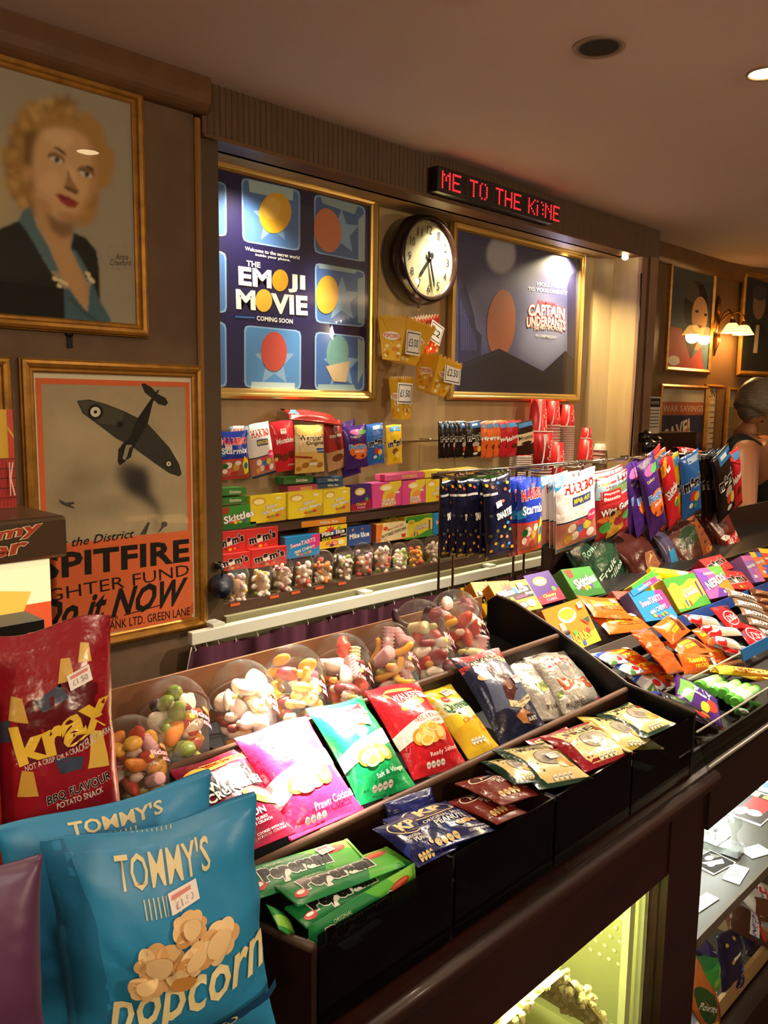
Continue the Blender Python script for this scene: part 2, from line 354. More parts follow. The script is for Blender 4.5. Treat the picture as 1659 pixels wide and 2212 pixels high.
def bag(name, label, cat, q, yb, yt, ops, base, thick=0.03, group=None, m=None, seed=None, seal=0.05, key=None, crk=1.0, sticker=None, back=None, sealcol=None, nu=18, nv=24, grid=GN, pinch=0.07, hang=False):
    M, w_, h_ = frame_of(q, yb, yt); seed = seed if seed is not None else rnd.random()*50; m = m or FILM
    root = None
    us = np.linspace(0, 1, nu+1); vs = np.linspace(0, 1, nv+1)
    # rows close to the seals
    s1 = seal; Pn = np.zeros((nv+1, nu+1, 3))
    for j, v in enumerate(vs):
        t = min(max((v-s1)/(1-2*s1), 0), 1); prof = math.sin(math.pi*t)**0.55 if 0 < t < 1 else 0
        if hang: prof = (math.sin(math.pi*min(1, (1-t)**0.75)))**0.6 if 0 < t < 1 else 0
        for i, u in enumerate(us):
            e = max(0.0, 1-abs(2*u-1)**2.6)**0.6
            zz = thick*0.5*prof*e
            n1 = noise.noise(Vector((u*2.3+seed, v*3.1, seed*1.7))); n2 = noise.noise(Vector((u*6+v*3+seed, v*7-u*2, seed)))
            rad = math.sin((u*5.5+n1*1.2)*math.pi)*math.exp(-min(abs(v-s1), abs(1-s1-v))*9)
            zz += crk*w_*(0.035*n1*e*min(1, prof*2)+0.018*abs(n2)*prof-0.012*abs(rad)*prof)+crk*w_*0.03*math.sin(u*3.1+seed)*(1-prof)*0.5
            xs = (u-0.5)*w_*(1-pinch*prof)+crk*w_*0.012*noise.noise(Vector((v*6, seed, 3+(u > 0.5))))*prof
            yy = v*h_-crk*h_*0.012*math.sin(u*math.pi*2+seed)*(v > 0.5)
            Pn[j, i] = (xs, yy, zz)
    bk = Pn.copy(); bk[:, :, 2] = -Pn[:, :, 2]*0.8+0.0; bk[:, :, 2] = np.minimum(bk[:, :, 2], Pn[:, :, 2]-0.0012)
    idx = np.arange((nv+1)*(nu+1)).reshape(nv+1, nu+1); nn = idx.size
    F_ = []; C_ = []
    bc = lin(base); sc_ = lin(sealcol) if sealcol else bc; kc = lin(back) if back else bc
    for j in range(nv):
        se = vs[j+1] <= s1+1e-6 or vs[j] >= 1-s1-1e-6
        for i in range(nu):
            F_.append((idx[j, i], idx[j, i+1], idx[j+1, i+1], idx[j+1, i])); C_.append(sc_ if se else bc)
            F_.append((nn+idx[j, i], nn+idx[j+1, i], nn+idx[j+1, i+1], nn+idx[j, i+1])); C_.append(kc)
    for i in range(nu):
        F_.append((idx[0, i], nn+idx[0, i], nn+idx[0, i+1], idx[0, i+1])); F_.append((idx[-1, i], idx[-1, i+1], nn+idx[-1, i+1], nn+idx[-1, i])); C_ += [sc_, sc_]
    for j in range(nv):
        F_.append((idx[j, 0], idx[j+1, 0], nn+idx[j+1, 0], nn+idx[j, 0])); F_.append((idx[j, -1], nn+idx[j, -1], nn+idx[j+1, -1], idx[j+1, -1])); C_ += [bc, bc]
    root = mesh_np(name, np.concatenate([Pn.reshape(-1, 3), bk.reshape(-1, 3)]), [tuple(int(x) for x in f) for f in F_], C_, m, None, True, M)
    tag(root, label, cat, group)
    # normals of the front sheet
    du = np.gradient(Pn, axis=1); dv = np.gradient(Pn, axis=0); Nn = np.cross(du, dv); Nn /= np.linalg.norm(Nn, axis=2, keepdims=True)+1e-9
    def lay(V, L_, z0=0.0005, dz=0.0001):
        a = np.clip(V[:, 0], 0, 1)*nu; b = np.clip(V[:, 1], 0, 1)*nv; i = np.minimum(a.astype(int), nu-1); j = np.minimum(b.astype(int), nv-1); fa = (a-i)[:, None]; fb = (b-j)[:, None]
        bl = lambda G: G[j, i]*(1-fa)*(1-fb)+G[j, i+1]*fa*(1-fb)+G[j+1, i]*(1-fa)*fb+G[j+1, i+1]*fa*fb
        return bl(Pn)+bl(Nn)*(z0+L_*dz)[:, None]
    if ops:
        V, Tn, Cc, L_ = flat(ops, w_/h_, grid, key)
        mesh_np('print', lay(V, L_), Tn, Cc, m, root, True)
    if sticker:
        sx, sy, sr = sticker; V, Tn, Cc, L_ = flat(STICK, 1.5, 0, 'stick'); a = math.radians(sr); S = 0.024
        x = (V[:, 0]-0.5)*S; y = (V[:, 1]-0.5)*S*0.66
        V2 = np.stack([sx+(x*math.cos(a)-y*math.sin(a))/w_, sy+(x*math.sin(a)+y*math.cos(a))/h_], 1)
        mesh_np('price_sticker', lay(V2, L_, 0.003), Tn, Cc, PAPER, root)
    return root
def carton(name, label, cat, q, yb, yt, ops, base, depth=0.03, group=None, side=None, top=None, key=None, sideops=None, topops=None, m=None, sticker=None):
    M, w_, h_ = frame_of(q, yb, yt)
    b = MB(); b.box(-w_/2, w_/2, 0, h_, -depth, 0, base)
    b.c = [lin(base)]*len(b.c)
    if side: b.c[0] = lin(side); b.c[1] = lin(side)
    if top: b.c[3] = lin(top)
    # tuck flap seam round the left end
    b.box(-w_/2-0.0006, -w_/2+0.0005, 0.001, h_-0.001, -depth+0.002, -0.002, side or base)
    root = b.build(name, m or CARD, M=M); root.modifiers.new('b', 'BEVEL').width = 0.0012
    tag(root, label, cat, group)
    if ops: flat_print(ops, w_, h_, root, m or CARD, key=key)
    if sideops:
        V, Tn, Cc, L_ = flat(sideops, depth/h_)
        V3 = np.stack([-w_/2-0.0012-L_*0.0001, V[:, 1]*h_, (V[:, 0]-1)*depth], 1); mesh_np('side_print', V3, Tn, Cc, m or CARD, root)
    if topops:
        V, Tn, Cc, L_ = flat(topops, w_/depth)
        V3 = np.stack([(V[:, 0]-0.5)*w_, h_+0.0006+L_*0.0001, -V[:, 1]*depth], 1); mesh_np('top_print', V3, Tn, Cc, m or CARD, root)
    if sticker:
        sx, sy, sr = sticker; V, Tn, Cc, L_ = flat(STICK, 1.5, 0, 'stick'); a = math.radians(sr); S = 0.022
        x = (V[:, 0]-0.5)*S; y = (V[:, 1]-0.5)*S*0.66
        V3 = np.stack([(sx-0.5)*w_+x*math.cos(a)-y*math.sin(a), sy*h_+x*math.sin(a)+y*math.cos(a), 0.004+L_*0.0001], 1); mesh_np('price_sticker', V3, Tn, Cc, PAPER, root)
    return root
# ================================================================== STRUCTURE
YW, YN = 2.05, 2.27          # wall face, back of the niche
b = MB(); b.box(-2.2, 7.5, -2.5, 6, -0.05, 0); struct(b, 'floor', mat('floor_carpet', '#2a1414', 0.9, bump=0.3, bscale=200))
b = MB(); b.box(-2.2, 7.5, -2.5, 6, CEIL, CEIL+0.05); struct(b, 'ceiling', CEILM)
b = MB(); b.box(-2.2, 1.318, YW, YW+0.12, 0, CEIL); struct(b, 'wall_left', WALL)
b = MB(); b.box(-2.3, -2.2, -2.5, 6, 0, CEIL); struct(b, 'wall_west', WALL)
b = MB(); b.box(-2.2, 7.5, -2.6, -2.5, 0, CEIL); struct(b, 'wall_behind', mat('wall_dim', '#4a3626', 0.8))
# niche
b = MB()
plan = [(0.95, YN), (3.66, YN), (3.74, 2.245), (3.81, 2.18), (3.815, YW), (3.9, YW), (3.9, 2.4), (0.95, 2.4)]
b.prism(plan, 2, 0.90, 2.33); struct(b, 'wall_niche', NICHE)
b = MB(); b.box(1.345, 3.82, YW+0.001, 2.30, 2.287, 2.33); struct(b, 'trim_1', NICHE)
b = MB(); b.box(0.94, 0.96, YW+0.12, 2.4, 0.9, 2.33); struct(b, 'wall_niche_end', NICHE)
b = MB(); b.box(1.318, 4.0, YW, YW+0.12, 0, 0.895); struct(b, 'wall_below', CREAM)
b = MB(); b.box(1.393, 3.815, YW-0.018, YN, 0.895, 0.922); struct(b, 'window_sill', CREAM)
b = MB(); b.box(1.393, 3.815, YW+0.002, YW+0.022, 0.922, 0.955); struct(b, 'trim_sill_board', SHELFW)
# pilaster between framed pictures and niche, with its thin gilt edge
b = MB(); b.box(1.336, 1.393, YW-0.004, YN, 0.895, 2.287); struct(b, 'trim_pilaster', mat('pilaster_paint', '#4d3a22', 0.5, var=0.2))
b = MB(); b.box(1.336, 1.393, YW-0.004, YW+0.11, 0, 0.895); struct(b, 'trim_pilaster_foot', CREAM)
b = MB(); b.box(1.316, 1.336, YW-0.012, YW+0.02, 0.0, 2.33); o = struct(b, 'trim_bead', mat('bead_wood', '#8a5f2a', 0.4)); o.modifiers.new('b', 'BEVEL').width = 0.005
# fascia above the niche: ribbed boards
pts = []; x = 1.338; n = 0
while x < 3.99:
    pts.append((x, YW-0.012-(0.006 if n % 2 else 0))); x += 0.010; n += 1
pts += [(3.99, YW+0.1), (1.338, YW+0.1)]
b = MB(); b.prism(pts, 2, 2.287, CEIL+0.005); struct(b, 'wall_fascia', FASC)
b = MB(); b.box(1.336, 3.995, YW-0.022, YW+0.06, 2.279, 2.289); struct(b, 'trim_fascia_edge', BROWN)
# coving on the left wall
pr = [(YW+0.01, 2.335)]+[(YW-0.035*math.sin(math.radians(a))-0.012, 2.335+0.045-0.045*math.cos(math.radians(a))) for a in range(0, 100, 15)]+[(YW-0.047, CEIL+0.003), (YW+0.01, CEIL+0.003)]
b = MB(); b.prism(pr, 0, -2.2, 1.345); struct(b, 'trim_coving', BROWN)
# slatted posts to the right of the niche
PALE = mat('pale_pink_post', '#8d6a50', 0.5, var=0.2)
for i, (x0, x1, y0) in enumerate([(3.815, 3.875, YW-0.02), (3.89, 3.965, YW-0.03), (3.975, 4.02, YW+0.01)]):
    b = MB(); b.box(x0, x1, y0, YW+0.16, 0.0, 2.29); o = struct(b, 'trim_post_%d' % (i+1), PALE if i < 2 else BROWN)
    o.modifiers.new('b', 'BEVEL').width = 0.004
b = MB(); b.box(3.875, 3.89, YW, YW+0.1, 0, 2.29); struct(b, 'trim_post_gap', BLACKP)
# right-hand wall, curving back towards the room
RW = [(3.99, 2.2), (5.1, 2.2), (5.36, 2.165), (5.58, 2.08), (5.78, 1.95), (6.05, 1.65), (6.3, 1.2), (6.5, 0.4), (6.6, -2.5)]
WR = mat('wall_right_panel', '#6d5130', 0.38, bump=0.1, bscale=20, var=0.2, vscale=5)
b = MB()
b.prism(RW+[(6.7, -2.5), (6.7, 2.4), (3.99, 2.4)], 2, 0, CEIL); struct(b, 'wall_right', WR)
b = MB(); vs = []; fs = []
for (x, y) in RW:
    k = len(vs)
    for dy, z in ((0, 2.33), (-0.03, 2.34), (-0.045, 2.38), (-0.05, CEIL)): vs.append((x-(0.03 if x > 5.5 else 0), y+dy-0.002, z))
for i in range(len(RW)-1):
    for k in range(3): fs.append((i*4+k, (i+1)*4+k, (i+1)*4+k+1, i*4+k+1))
b.add(vs, fs, smooth=True); struct(b, 'trim_coving_right', BROWN)
b = MB(); b.tube([(4.12, 2.19, 0.5), (4.12, 2.19, 2.3)], 0.012); struct(b, 'trim_reflection_strip', mat('reflection_metal', '#a8752f', 0.3, metal=0.8))  # metal strip standing in for an upright light reflection on the wall
b = MB(); b.tube([(3.812, 2.03, 2.2), (3.812, 2.026, 1.9), (3.80, 2.022, 1.72), (3.79, 2.02, 1.55), (3.782, 2.02, 1.3)], 0.004, 6)
tag(b.build('cable', BLACKP), 'thin black cable hanging down the edge of the pale post', 'cable')

# ================================================================== CEILING LAMPS
def downlight(loc, r, lit, label):
    t = empty('downlight', (loc[0], loc[1], CEIL), label, 'ceiling light')
    b = MB(); b.lathe([(r*0.84, 0.0), (r*0.86, -0.004), (r, -0.006), (r*1.04, -0.002), (r*1.04, 0.0)], 40); b.build('trim_ring', mat('lamp_ring', '#8b7560' if not lit else '#d8cdb8', 0.4), t)
    if lit:
        b = MB(); b.lathe([(r*0.84, -0.001), (r*0.5, -0.006), (0.0005, -0.008)], 32); b.build('bulb', mat('lamp_glow', '#fff0d8', 0.5, emit=22, ecol='#ffe2b0'), t)
    else:
        b = MB(); b.lathe([(r*0.85, -0.0035), (0.0004, -0.0030)], 40); b.build('recess', mat('lamp_recess', '#0a0806', 0.8), t)
        b = MB(); b.lathe([(r*0.85, -0.0036), (r*0.80, -0.0045), (r*0.76, -0.0036)], 40); b.build('inner_ring', mat('lamp_inner', '#5a4a38', 0.4), t)
p = at(1294, 100, z=CEIL); downlight(p, 0.062, False, 'unlit round recessed downlight with a black opening in the ceiling')
p = at(1652, 157, z=CEIL); downlight(p, 0.045, True, 'small lit recessed downlight in the ceiling, above the curved far wall')
downlight((1.43, 1.18, CEIL), 0.045, True, 'lit downlight mirrored as a bright oval in the portrait glass')
p = at(1366, 543, y=2.08); b = MB(); b.lathe([(0.0004, 0.012), (0.014, 0.006), (0.016, -0.004), (0.012, -0.012), (0.0004, -0.016)], 14)
tag(b.build('niche_lamp', mat('lamp_glow', None), loc=(3.72, 2.07, 2.27)), 'small bright halogen lamp at the right end of the ribbed fascia', 'lamp')

# ================================================================== COUNTER
CT = 0.845
t = empty('serving_counter', (0.5, 0.9, 0), 'dark mahogany counter with a glass front over lit popcorn', 'counter')
b = MB(); b.box(-0.9, 1.605, 0.64, 1.22, CT-0.035, CT); o = b.build('worktop', MAHOG, t, loc=(-0.5, -0.9, 0)); 
b = MB(); b.tube([(-0.9, 0.636, CT-0.018), (1.60, 0.636, CT-0.018)], 0.017, 12); b.build('nosing', MAHOG, t, loc=(-0.5, -0.9, 0))
b = MB(); b.box(-0.9, 1.611, 0.655, 0.685, 0.667, CT-0.035); b.build('top_rail', MAHOG, t, loc=(-0.5, -0.9, 0))
b = MB(); b.box(-0.9, 1.611, 0.655, 0.685, 0.0, 0.20); b.build('bottom_rail', MAHOG, t, loc=(-0.5, -0.9, 0))
for x0, x1 in ((-0.9, -0.62), (1.457, 1.612)):
    b = MB(); b.box(x0, x1, 0.652, 0.69, 0.0, CT-0.036); b.build('stile', MAHOG, t, loc=(-0.5, -0.9, 0))
b = MB(); b.box(-0.9, -0.88, 0.69, 1.2, 0, CT-0.036); b.box(1.59, 1.612, 0.69, 1.2, 0, CT-0.036); b.box(-0.9, 1.6, 1.18, 1.2, 0, CT-0.036); b.build('carcass', DARKW, t, loc=(-0.5, -0.9, 0))
INN = mat('popcorn_bin_panel', '#a3a36a', 0.45)
b = MB(); b.box(-0.6, 1.52, 0.70, 1.15, 0.19, 0.20); b.box(1.50, 1.52, 0.70, 1.15, 0.2, 0.8); b.box(-0.6, 1.52, 1.13, 1.15, 0.2, 0.8)
b.build('inner_lining', INN, t, loc=(-0.5, -0.9, 0))
b = MB(); b.box(1.405, 1.425, 0.70, 0.715, 0.2, 0.8); b.box(1.44, 1.452, 0.688, 0.70, 0.2, 0.8); b.build('inner_frame', mat('bin_frame', '#b9bb86', 0.35), t, loc=(-0.5, -0.9, 0))
b = MB()
for i in range(14):
    for j in range(9): b.lathe([(0.0045, 0), (0.0002, 0.0018)], 8, M=Matrix.Translation((1.498, 0.745+i*0.022+(j % 2)*0.011, 0.40+j*0.026)) @ Matrix.Rotation(-math.pi/2, 4, 'Y'))
b.build('perforations', mat('perf', '#e4e4b4', 0.4), t, loc=(-0.5, -0.9, 0), kind='stuff')
b = MB(); b.box(-0.62, 1.457, 0.666, 0.671, 0.20, 0.667); b.build('glass_pane', GLASS, t, loc=(-0.5, -0.9, 0))
bulb('bin_light', (1.1, 0.73, 0.775), 9.0, (0.97, 1.0, 0.55), 0.05)  # extra bulb near the glass, added to brighten the popcorn
bulb('bin_light', (1.15, 0.95, 0.76), 18.0, (0.97, 1.0, 0.55), 0.06)
bulb('bin_light', (0.7, 0.95, 0.76), 8.0, (0.95, 1.0, 0.50), 0.06)
# popcorn heap: uncountable, one object
ico = bmesh.new(); bmesh.ops.create_icosphere(ico, subdivisions=1, radius=1.0); IV = [v.co.copy() for v in ico.verts]; IF = [tuple(v.index for v in f.verts) for f in ico.faces]; ico.free()
b = MB()
for k in range(3000):
    x = rnd.uniform(0.45, 1.40); y = rnd.uniform(0.70, 1.12)
    hgt = 0.30+0.30*max(0, min(1, (1.42-x)/0.25))+0.03*noise.noise(Vector((x*8, y*8, 0)))
    z = hgt-abs(rnd.gauss(0, 0.012)); r = rnd.uniform(0.006, 0.011)
    for q in range(2):
        c = Vector((x+rnd.uniform(-.008, .008), y+rnd.uniform(-.008, .008), z+rnd.uniform(-.006, .006))); s = Vector((rnd.uniform(.6, 1.1), rnd.uniform(.6, 1.1), rnd.uniform(.6, 1.1)))*r
        b.add([(c.x+v.x*s.x, c.y+v.y*s.y, c.z+v.z*s.z) for v in IV], IF, smooth=False)
# filler under the loose layer
n = 24
vs = [(0.3+1.1*i/n, 0.70+0.42*j/6, 0.285+0.30*max(0, min(1, (1.42-(0.3+1.1*i/n))/0.25))) for i in range(n+1) for j in range(7)]
b.add(vs, [(i*7+j, (i+1)*7+j, (i+1)*7+j+1, i*7+j+1) for i in range(n) for j in range(6)])
tag(b.build('popcorn_heap', mat('popcorn', '#efe6a0', 0.7, sub=0.1)), 'heap of loose popcorn behind the glass of the counter', 'popcorn', kind='stuff')

# display case right of the counter
t = empty('display_case', (2.4, 0.9, 0), 'low glass fronted display case lit white inside, right of the popcorn counter', 'display case')
off = (-2.4, -0.9, 0)
b = MB(); b.box(1.606, 4.2, 0.64, 1.22, CT-0.035, CT); b.build('worktop', DARKW, t, loc=off)
b = MB(); b.box(1.612, 4.2, 0.645, 0.685, 0.705, CT-0.035); b.build('top_rail', DARKW, t, loc=off)
b = MB(); b.box(1.612, 4.2, 0.645, 0.685, 0.0, 0.10); b.build('plinth', DARKW, t, loc=off)
b = MB(); b.box(1.612, 4.2, 1.12, 1.14, 0.0, CT-0.035); b.build('back_panel', mat('case_back', '#c9c6b4', 0.5), t, loc=off)
b = MB(); b.box(1.612, 1.62, 0.69, 1.12, 0.0, CT-0.035); b.build('side_panel', DARKW, t, loc=off)
LINO = mat('case_shelf', '#4c4536', 0.4)
b = MB(); b.box(1.62, 4.2, 0.70, 1.12, 0.37, 0.385); b.build('shelf', LINO, t, loc=off)
b = MB(); b.box(1.62, 4.2, 0.70, 1.12, 0.10, 0.115); b.build('bottom_shelf', LINO, t, loc=off)
TAN = mat('tan_wood_strip', '#b08c58', 0.5)
b = MB(); b.box(1.62, 4.2, 0.692, 0.702, 0.365, 0.39); b.build('shelf_edge', mat('shelf_edge_dark', '#5d4c34', 0.5), t, loc=off)
b = MB(); b.box(1.62, 4.2, 0.692, 0.702, 0.10, 0.15); b.build('shelf_edge', TAN, t, loc=off)
for x in (1.86, 2.2, 2.6):
    b = MB(); b.box(x, x+0.012, 0.70, 1.1, 0.115, 0.17); b.build('divider', TAN, t, loc=off)
b = MB(); b.box(1.612, 4.2, 0.662, 0.667, 0.10, 0.705); b.build('glass_pane', GLASS, t, loc=off)
b = MB(); b.tube([(1.64, 1.10, 0.69), (4.2, 1.10, 0.69)], 0.010, 10); b.build('light_tube', mat('tube_glow', '#eef6ff', 0.5, emit=8, ecol='#e8f4ff'), t, loc=off)
for x in (1.8, 2.2, 2.7): bulb('case_light', (x, 1.06, 0.66), 13.0, (0.95, 1.0, 0.95), 0.05)
bulb('case_light', (1.95, 0.82, 0.34), 2.4, (0.95, 1.0, 0.95), 0.05)

# ================================================================== TIERED STAND ON THE COUNTER (crisps)
RIMS = [(0.66, 0.965), (0.80, 0.985), (0.97, 1.063), (1.15, 1.115)]
X0, X1 = 0.565, 1.535
t = empty('snack_stand', (1.05, 0.9, CT), 'black tiered stand holding crisps, nuts and dome tubs on the counter', 'display stand'); off = (-1.05, -0.9, -CT)
prof = [(0.655, CT), (0.655, 0.974), (0.80, 0.995), (0.97, 1.072), (1.09, 1.115), (1.14, 1.122), (1.165, 1.105), (1.165, CT)]
b = MB(); b.prism(prof, 0, X1-0.004, X1+0.006); b.build('side_panel', BLACKM, t, loc=off)
b = MB()
e = [Vector((X1+0.001, y, z)) for y, z in prof[1:7]]
b.tube(e, 0.004, 6); b.build('side_edge', EDGE, t, loc=off)
b = MB(); b.prism([(0.655, CT), (0.655, 0.955), (0.80, 0.93), (0.80, CT)], 0, X0-0.008, X0); b.build('end_panel', DARKW, t, loc=off)
b = MB(); b.tube([(X0-0.004, 0.657, 0.958), (X0-0.004, 0.80, 0.925)], 0.006, 6); b.build('end_edge', EDGE, t, loc=off)
FRONT = mat('black_gloss_board', '#0b0c0c', 0.12)
b = MB(); b.box(X0, X1, 0.664, 0.668, CT, 0.90); b.build('front_board', FRONT, t, loc=off)
for i in range(4):
    x0 = X0+i*(X1-X0)/4
    b = MB(); b.box(x0+0.004, x0+(X1-X0)/4-0.004, 0.656, 0.659, CT+0.004, 0.968); b.build('front_pane', ACRY, t, loc=off)
for i in range(1, 4):
    x = X0+i*(X1-X0)/4
    b = MB(); b.box(x-0.002, x+0.002, 0.66, 0.80, CT, 0.965); b.build('divider', DARKW, t, loc=off)
b = MB(); b.box(X0, X1, 0.66, 0.80, 0.868, 0.874); b.build('tray_floor', BLACKM, t, loc=off)
for (y, z), (yn, zf) in zip(RIMS[1:3], ((0.97, 0.955), (1.15, 1.02))):
    b = MB(); b.box(X0, X1, y-0.004, y+0.004, CT, z); b.build('riser', DARKW, t, loc=off)
    b = MB(); b.tube([(X0, y, z), (X1+(0.04 if z > 1 else 0), y, z)], 0.006, 8); b.build('rim', mat('rim_wood', '#6b4a36', 0.5, var=0.3, vscale=30), t, loc=off)
    b = MB(); b.prism([(y, zf-0.03), (yn, zf+0.01), (yn, zf), (y, zf-0.04)], 0, X0, X1); b.build('tray_floor', BLACKM, t, loc=off)
b = MB(); b.box(X0-0.3, X1-0.05, 1.145, 1.15, 0.90, 1.128); b.build('cardboard_back', CARDB, t, loc=off)
# a second, lower board under the tubs left of the stand
b = MB(); b.box(0.0, X0-0.02, 0.80, 1.14, CT, 0.93)
tag(b.build('plinth_box', DARKW), 'dark wooden box under the large bags at the counter end', 'box')

# ================================================================== TIERED STAND (sweets) TO THE RIGHT
t = empty('sweet_stand', (2.4, 0.9, CT), 'long tiered sweet stand with clear fronts and price strips, right of the black snack stand', 'display stand'); off = (-2.4, -0.9, -CT)
XR = 4.0; XL = 1.55
b = MB(); b.prism([(0.662, CT), (0.658, 0.925), (0.80, 0.93), (0.97, 0.99), (1.15, 1.04), (1.25, 1.05), (1.25, CT)], 0, XL-0.008, XL-0.002); b.build('side_panel', BLACKM, t, loc=off)
b = MB(); b.prism([(0.655, 0.93), (0.625, CT+0.01), (0.628, CT+0.01), (0.658, 0.93)], 0, XL, XR); b.build('front_pane', ACRC, t, loc=off)
b = MB(); b.box(XL, XR, 0.662, 0.668, CT, 0.885); b.build('front_board', BLACKM, t, loc=off)
b = MB(); b.tube([(XL, 0.655, 0.931), (XR, 0.655, 0.931)], 0.002, 6); b.tube([(XL, 0.626, 0.868), (XR, 0.626, 0.868)], 0.002, 6); b.build('pane_edge', mat('acrylic_edge', '#c8c4b8', 0.15), t, loc=off)
b = MB(); b.prism([(0.802, 0.985-0.05), (0.798, 0.935-0.05), (0.80, 0.885), (0.804, 0.935)], 0, XL, XR); b.build('second_pane', ACRC, t, loc=off)
b = MB(); b.tube([(XL, 0.80, 0.936), (XR, 0.80, 0.936)], 0.002, 6); b.build('pane_edge', mat('acrylic_edge'), t, loc=off)
for (y0, z0, y1, z1, nm) in ((0.66, 0.875, 0.80, 0.89, 'tray_floor'), (0.80, 0.89, 0.97, 0.94, 'tray_floor'), (0.97, 0.965, 1.15, 1.0, 'tray_floor'), (1.15, 1.03, 1.36, 1.06, 'tray_floor')):
    b = MB(); b.prism([(y0, z0), (y1, z1), (y1, z1-0.006), (y0, z0-0.006)], 0, XL, XR); b.build(nm, BLACKM, t, loc=off)
b = MB(); b.prism([(0.962, 0.968), (0.972, 0.998), (0.976, 0.997), (0.966, 0.967)], 0, XL, 2.0); b.build('shelf_lip', mat('grey_lip', '#6f6a62', 0.35), t, loc=off)
BLUE = mat('blue_strip', '#2a4f9a', 0.3)
b = MB(); b.prism([(0.962, 0.968), (0.972, 0.998), (0.976, 0.997), (0.966, 0.967)], 0, 2.0, XR); o = b.build('price_strip', BLUE, t, loc=off)
b = MB(); b.prism([(0.79, 0.915), (0.797, 0.945), (0.801, 0.944), (0.794, 0.914)], 0, 2.13, XR); b.build('price_strip', mat('blue_strip2', '#2a72b8', 0.3), t, loc=off)
b = MB(); b.box(XL, XR, 1.148, 1.154, CT, 1.042); b.build('riser', DARKW, t, loc=off)
b = MB(); b.box(2.05, XR, 1.36, 1.366, CT, 1.15); b.build('back_panel', DARKW, t, loc=off)
for x in (1.545, 1.60, 1.86, 1.91, 2.2, 2.26):
    b = MB(); b.tube([(x, 1.33, 1.05), (x, 1.33, 1.39), (x, 1.30, 1.40)], 0.0035, 6); b.build('rod', mat('rod_metal', '#8a6a50', 0.3, metal=0.7), t, loc=off)
b = MB(); b.tube([(1.50, 1.30, 1.40), (3.15, 1.30, 1.40)], 0.004, 8); b.build('hanging_rail', CHROME, t, loc=off)
# ================================================================== FRAMED PICTURES, CLOCK, SIGN
def wall_M(x, y, z, tilt=0, rz=0):
    M = Matrix(((1, 0, 0, x), (0, 0, -1, y), (0, 1, 0, z), (0, 0, 0, 1)))
    return Matrix.Translation((x, y, z)) @ Matrix.Rotation(rz, 4, 'Z') @ Matrix.Translation((-x, -y, -z)) @ M @ Matrix.Rotation(tilt, 4, 'X')
class PP:
    """a picture on a wall-parallel plane; photo points (zoom crop: origin org, scale s) become points of the picture"""
    def __init__(s, y, x0, x1, z0, z1, org=(0, 0), sc=1.0): s.y, s.x0, s.x1, s.z0, s.z1, s.org, s.sc = y, x0, x1, z0, z1, org, sc; s.ops = []
    def uv(s, X, Y):
        q = at(s.org[0]+X/s.sc, s.org[1]+Y/s.sc, y=s.y); return (q[0]-s.x0)/(s.x1-s.x0), (q[2]-s.z0)/(s.z1-s.z0)
    def cl(s, u, v): return min(max(u, 0), 1), min(max(v, 0), 1)
    def p(s, c, *a): s.ops.append(('p', [s.cl(*s.uv(a[i], a[i+1])) for i in range(0, len(a), 2)], c)); return s
    def e(s, c, cx, cy, rx, ry, rot=0, n=16):
        pts = []
        for k in range(n):
            a = 2*math.pi*k/n; x = rx*math.cos(a); y = ry*math.sin(a); r = math.radians(rot)
            pts.append(s.cl(*s.uv(cx+x*math.cos(r)-y*math.sin(r), cy+x*math.sin(r)+y*math.cos(r))))
        s.ops.append(('p', pts, c)); return s
    def t(s, txt, xl, yl, xr, yr, h, c, **k):
        a = s.uv(xl, yl); b = s.uv(xr, yr); hv = (s.uv((xl+xr)/2, (yl+yr)/2-h/2)[1]-s.uv((xl+xr)/2, (yl+yr)/2+h/2)[1])
        W = (s.x1-s.x0); H = (s.z1-s.z0); rot = math.degrees(math.atan2((b[1]-a[1])*H, (b[0]-a[0])*W))
        s.ops.append(T(txt, (a[0]+b[0])/2, (a[1]+b[1])/2, math.hypot(b[0]-a[0], (b[1]-a[1])*H/W), hv, c, rot=rot, **k)); return s
def frame_part(parent, w_, h_, prof, m, name='frame'):
    """prof: list of (outward distance from picture edge, height out of the wall); mitred sweep round the picture"""
    b = MB(); n = len(prof); vs = []
    for (sx, sy) in ((-1, 0), (1, 0), (1, 1), (-1, 1)):
        for d, hh in prof: vs.append((sx*(w_/2+d), (h_+d) if sy else -d, hh))
    fs = [(i*n+k, ((i+1) % 4)*n+k, ((i+1) % 4)*n+(k+1) % n, i*n+(k+1) % n) for i in range(4) for k in range(n)]
    b.add(vs, fs); return b.build(name, m, parent)
FP = [(-0.004, 0.0), (-0.004, 0.009), (0.0, 0.012), (0.006, 0.012), (0.010, 0.018), (0.018, 0.021), (0.025, 0.018), (0.027, 0.012), (0.030, 0.010), (0.030, 0.0)]
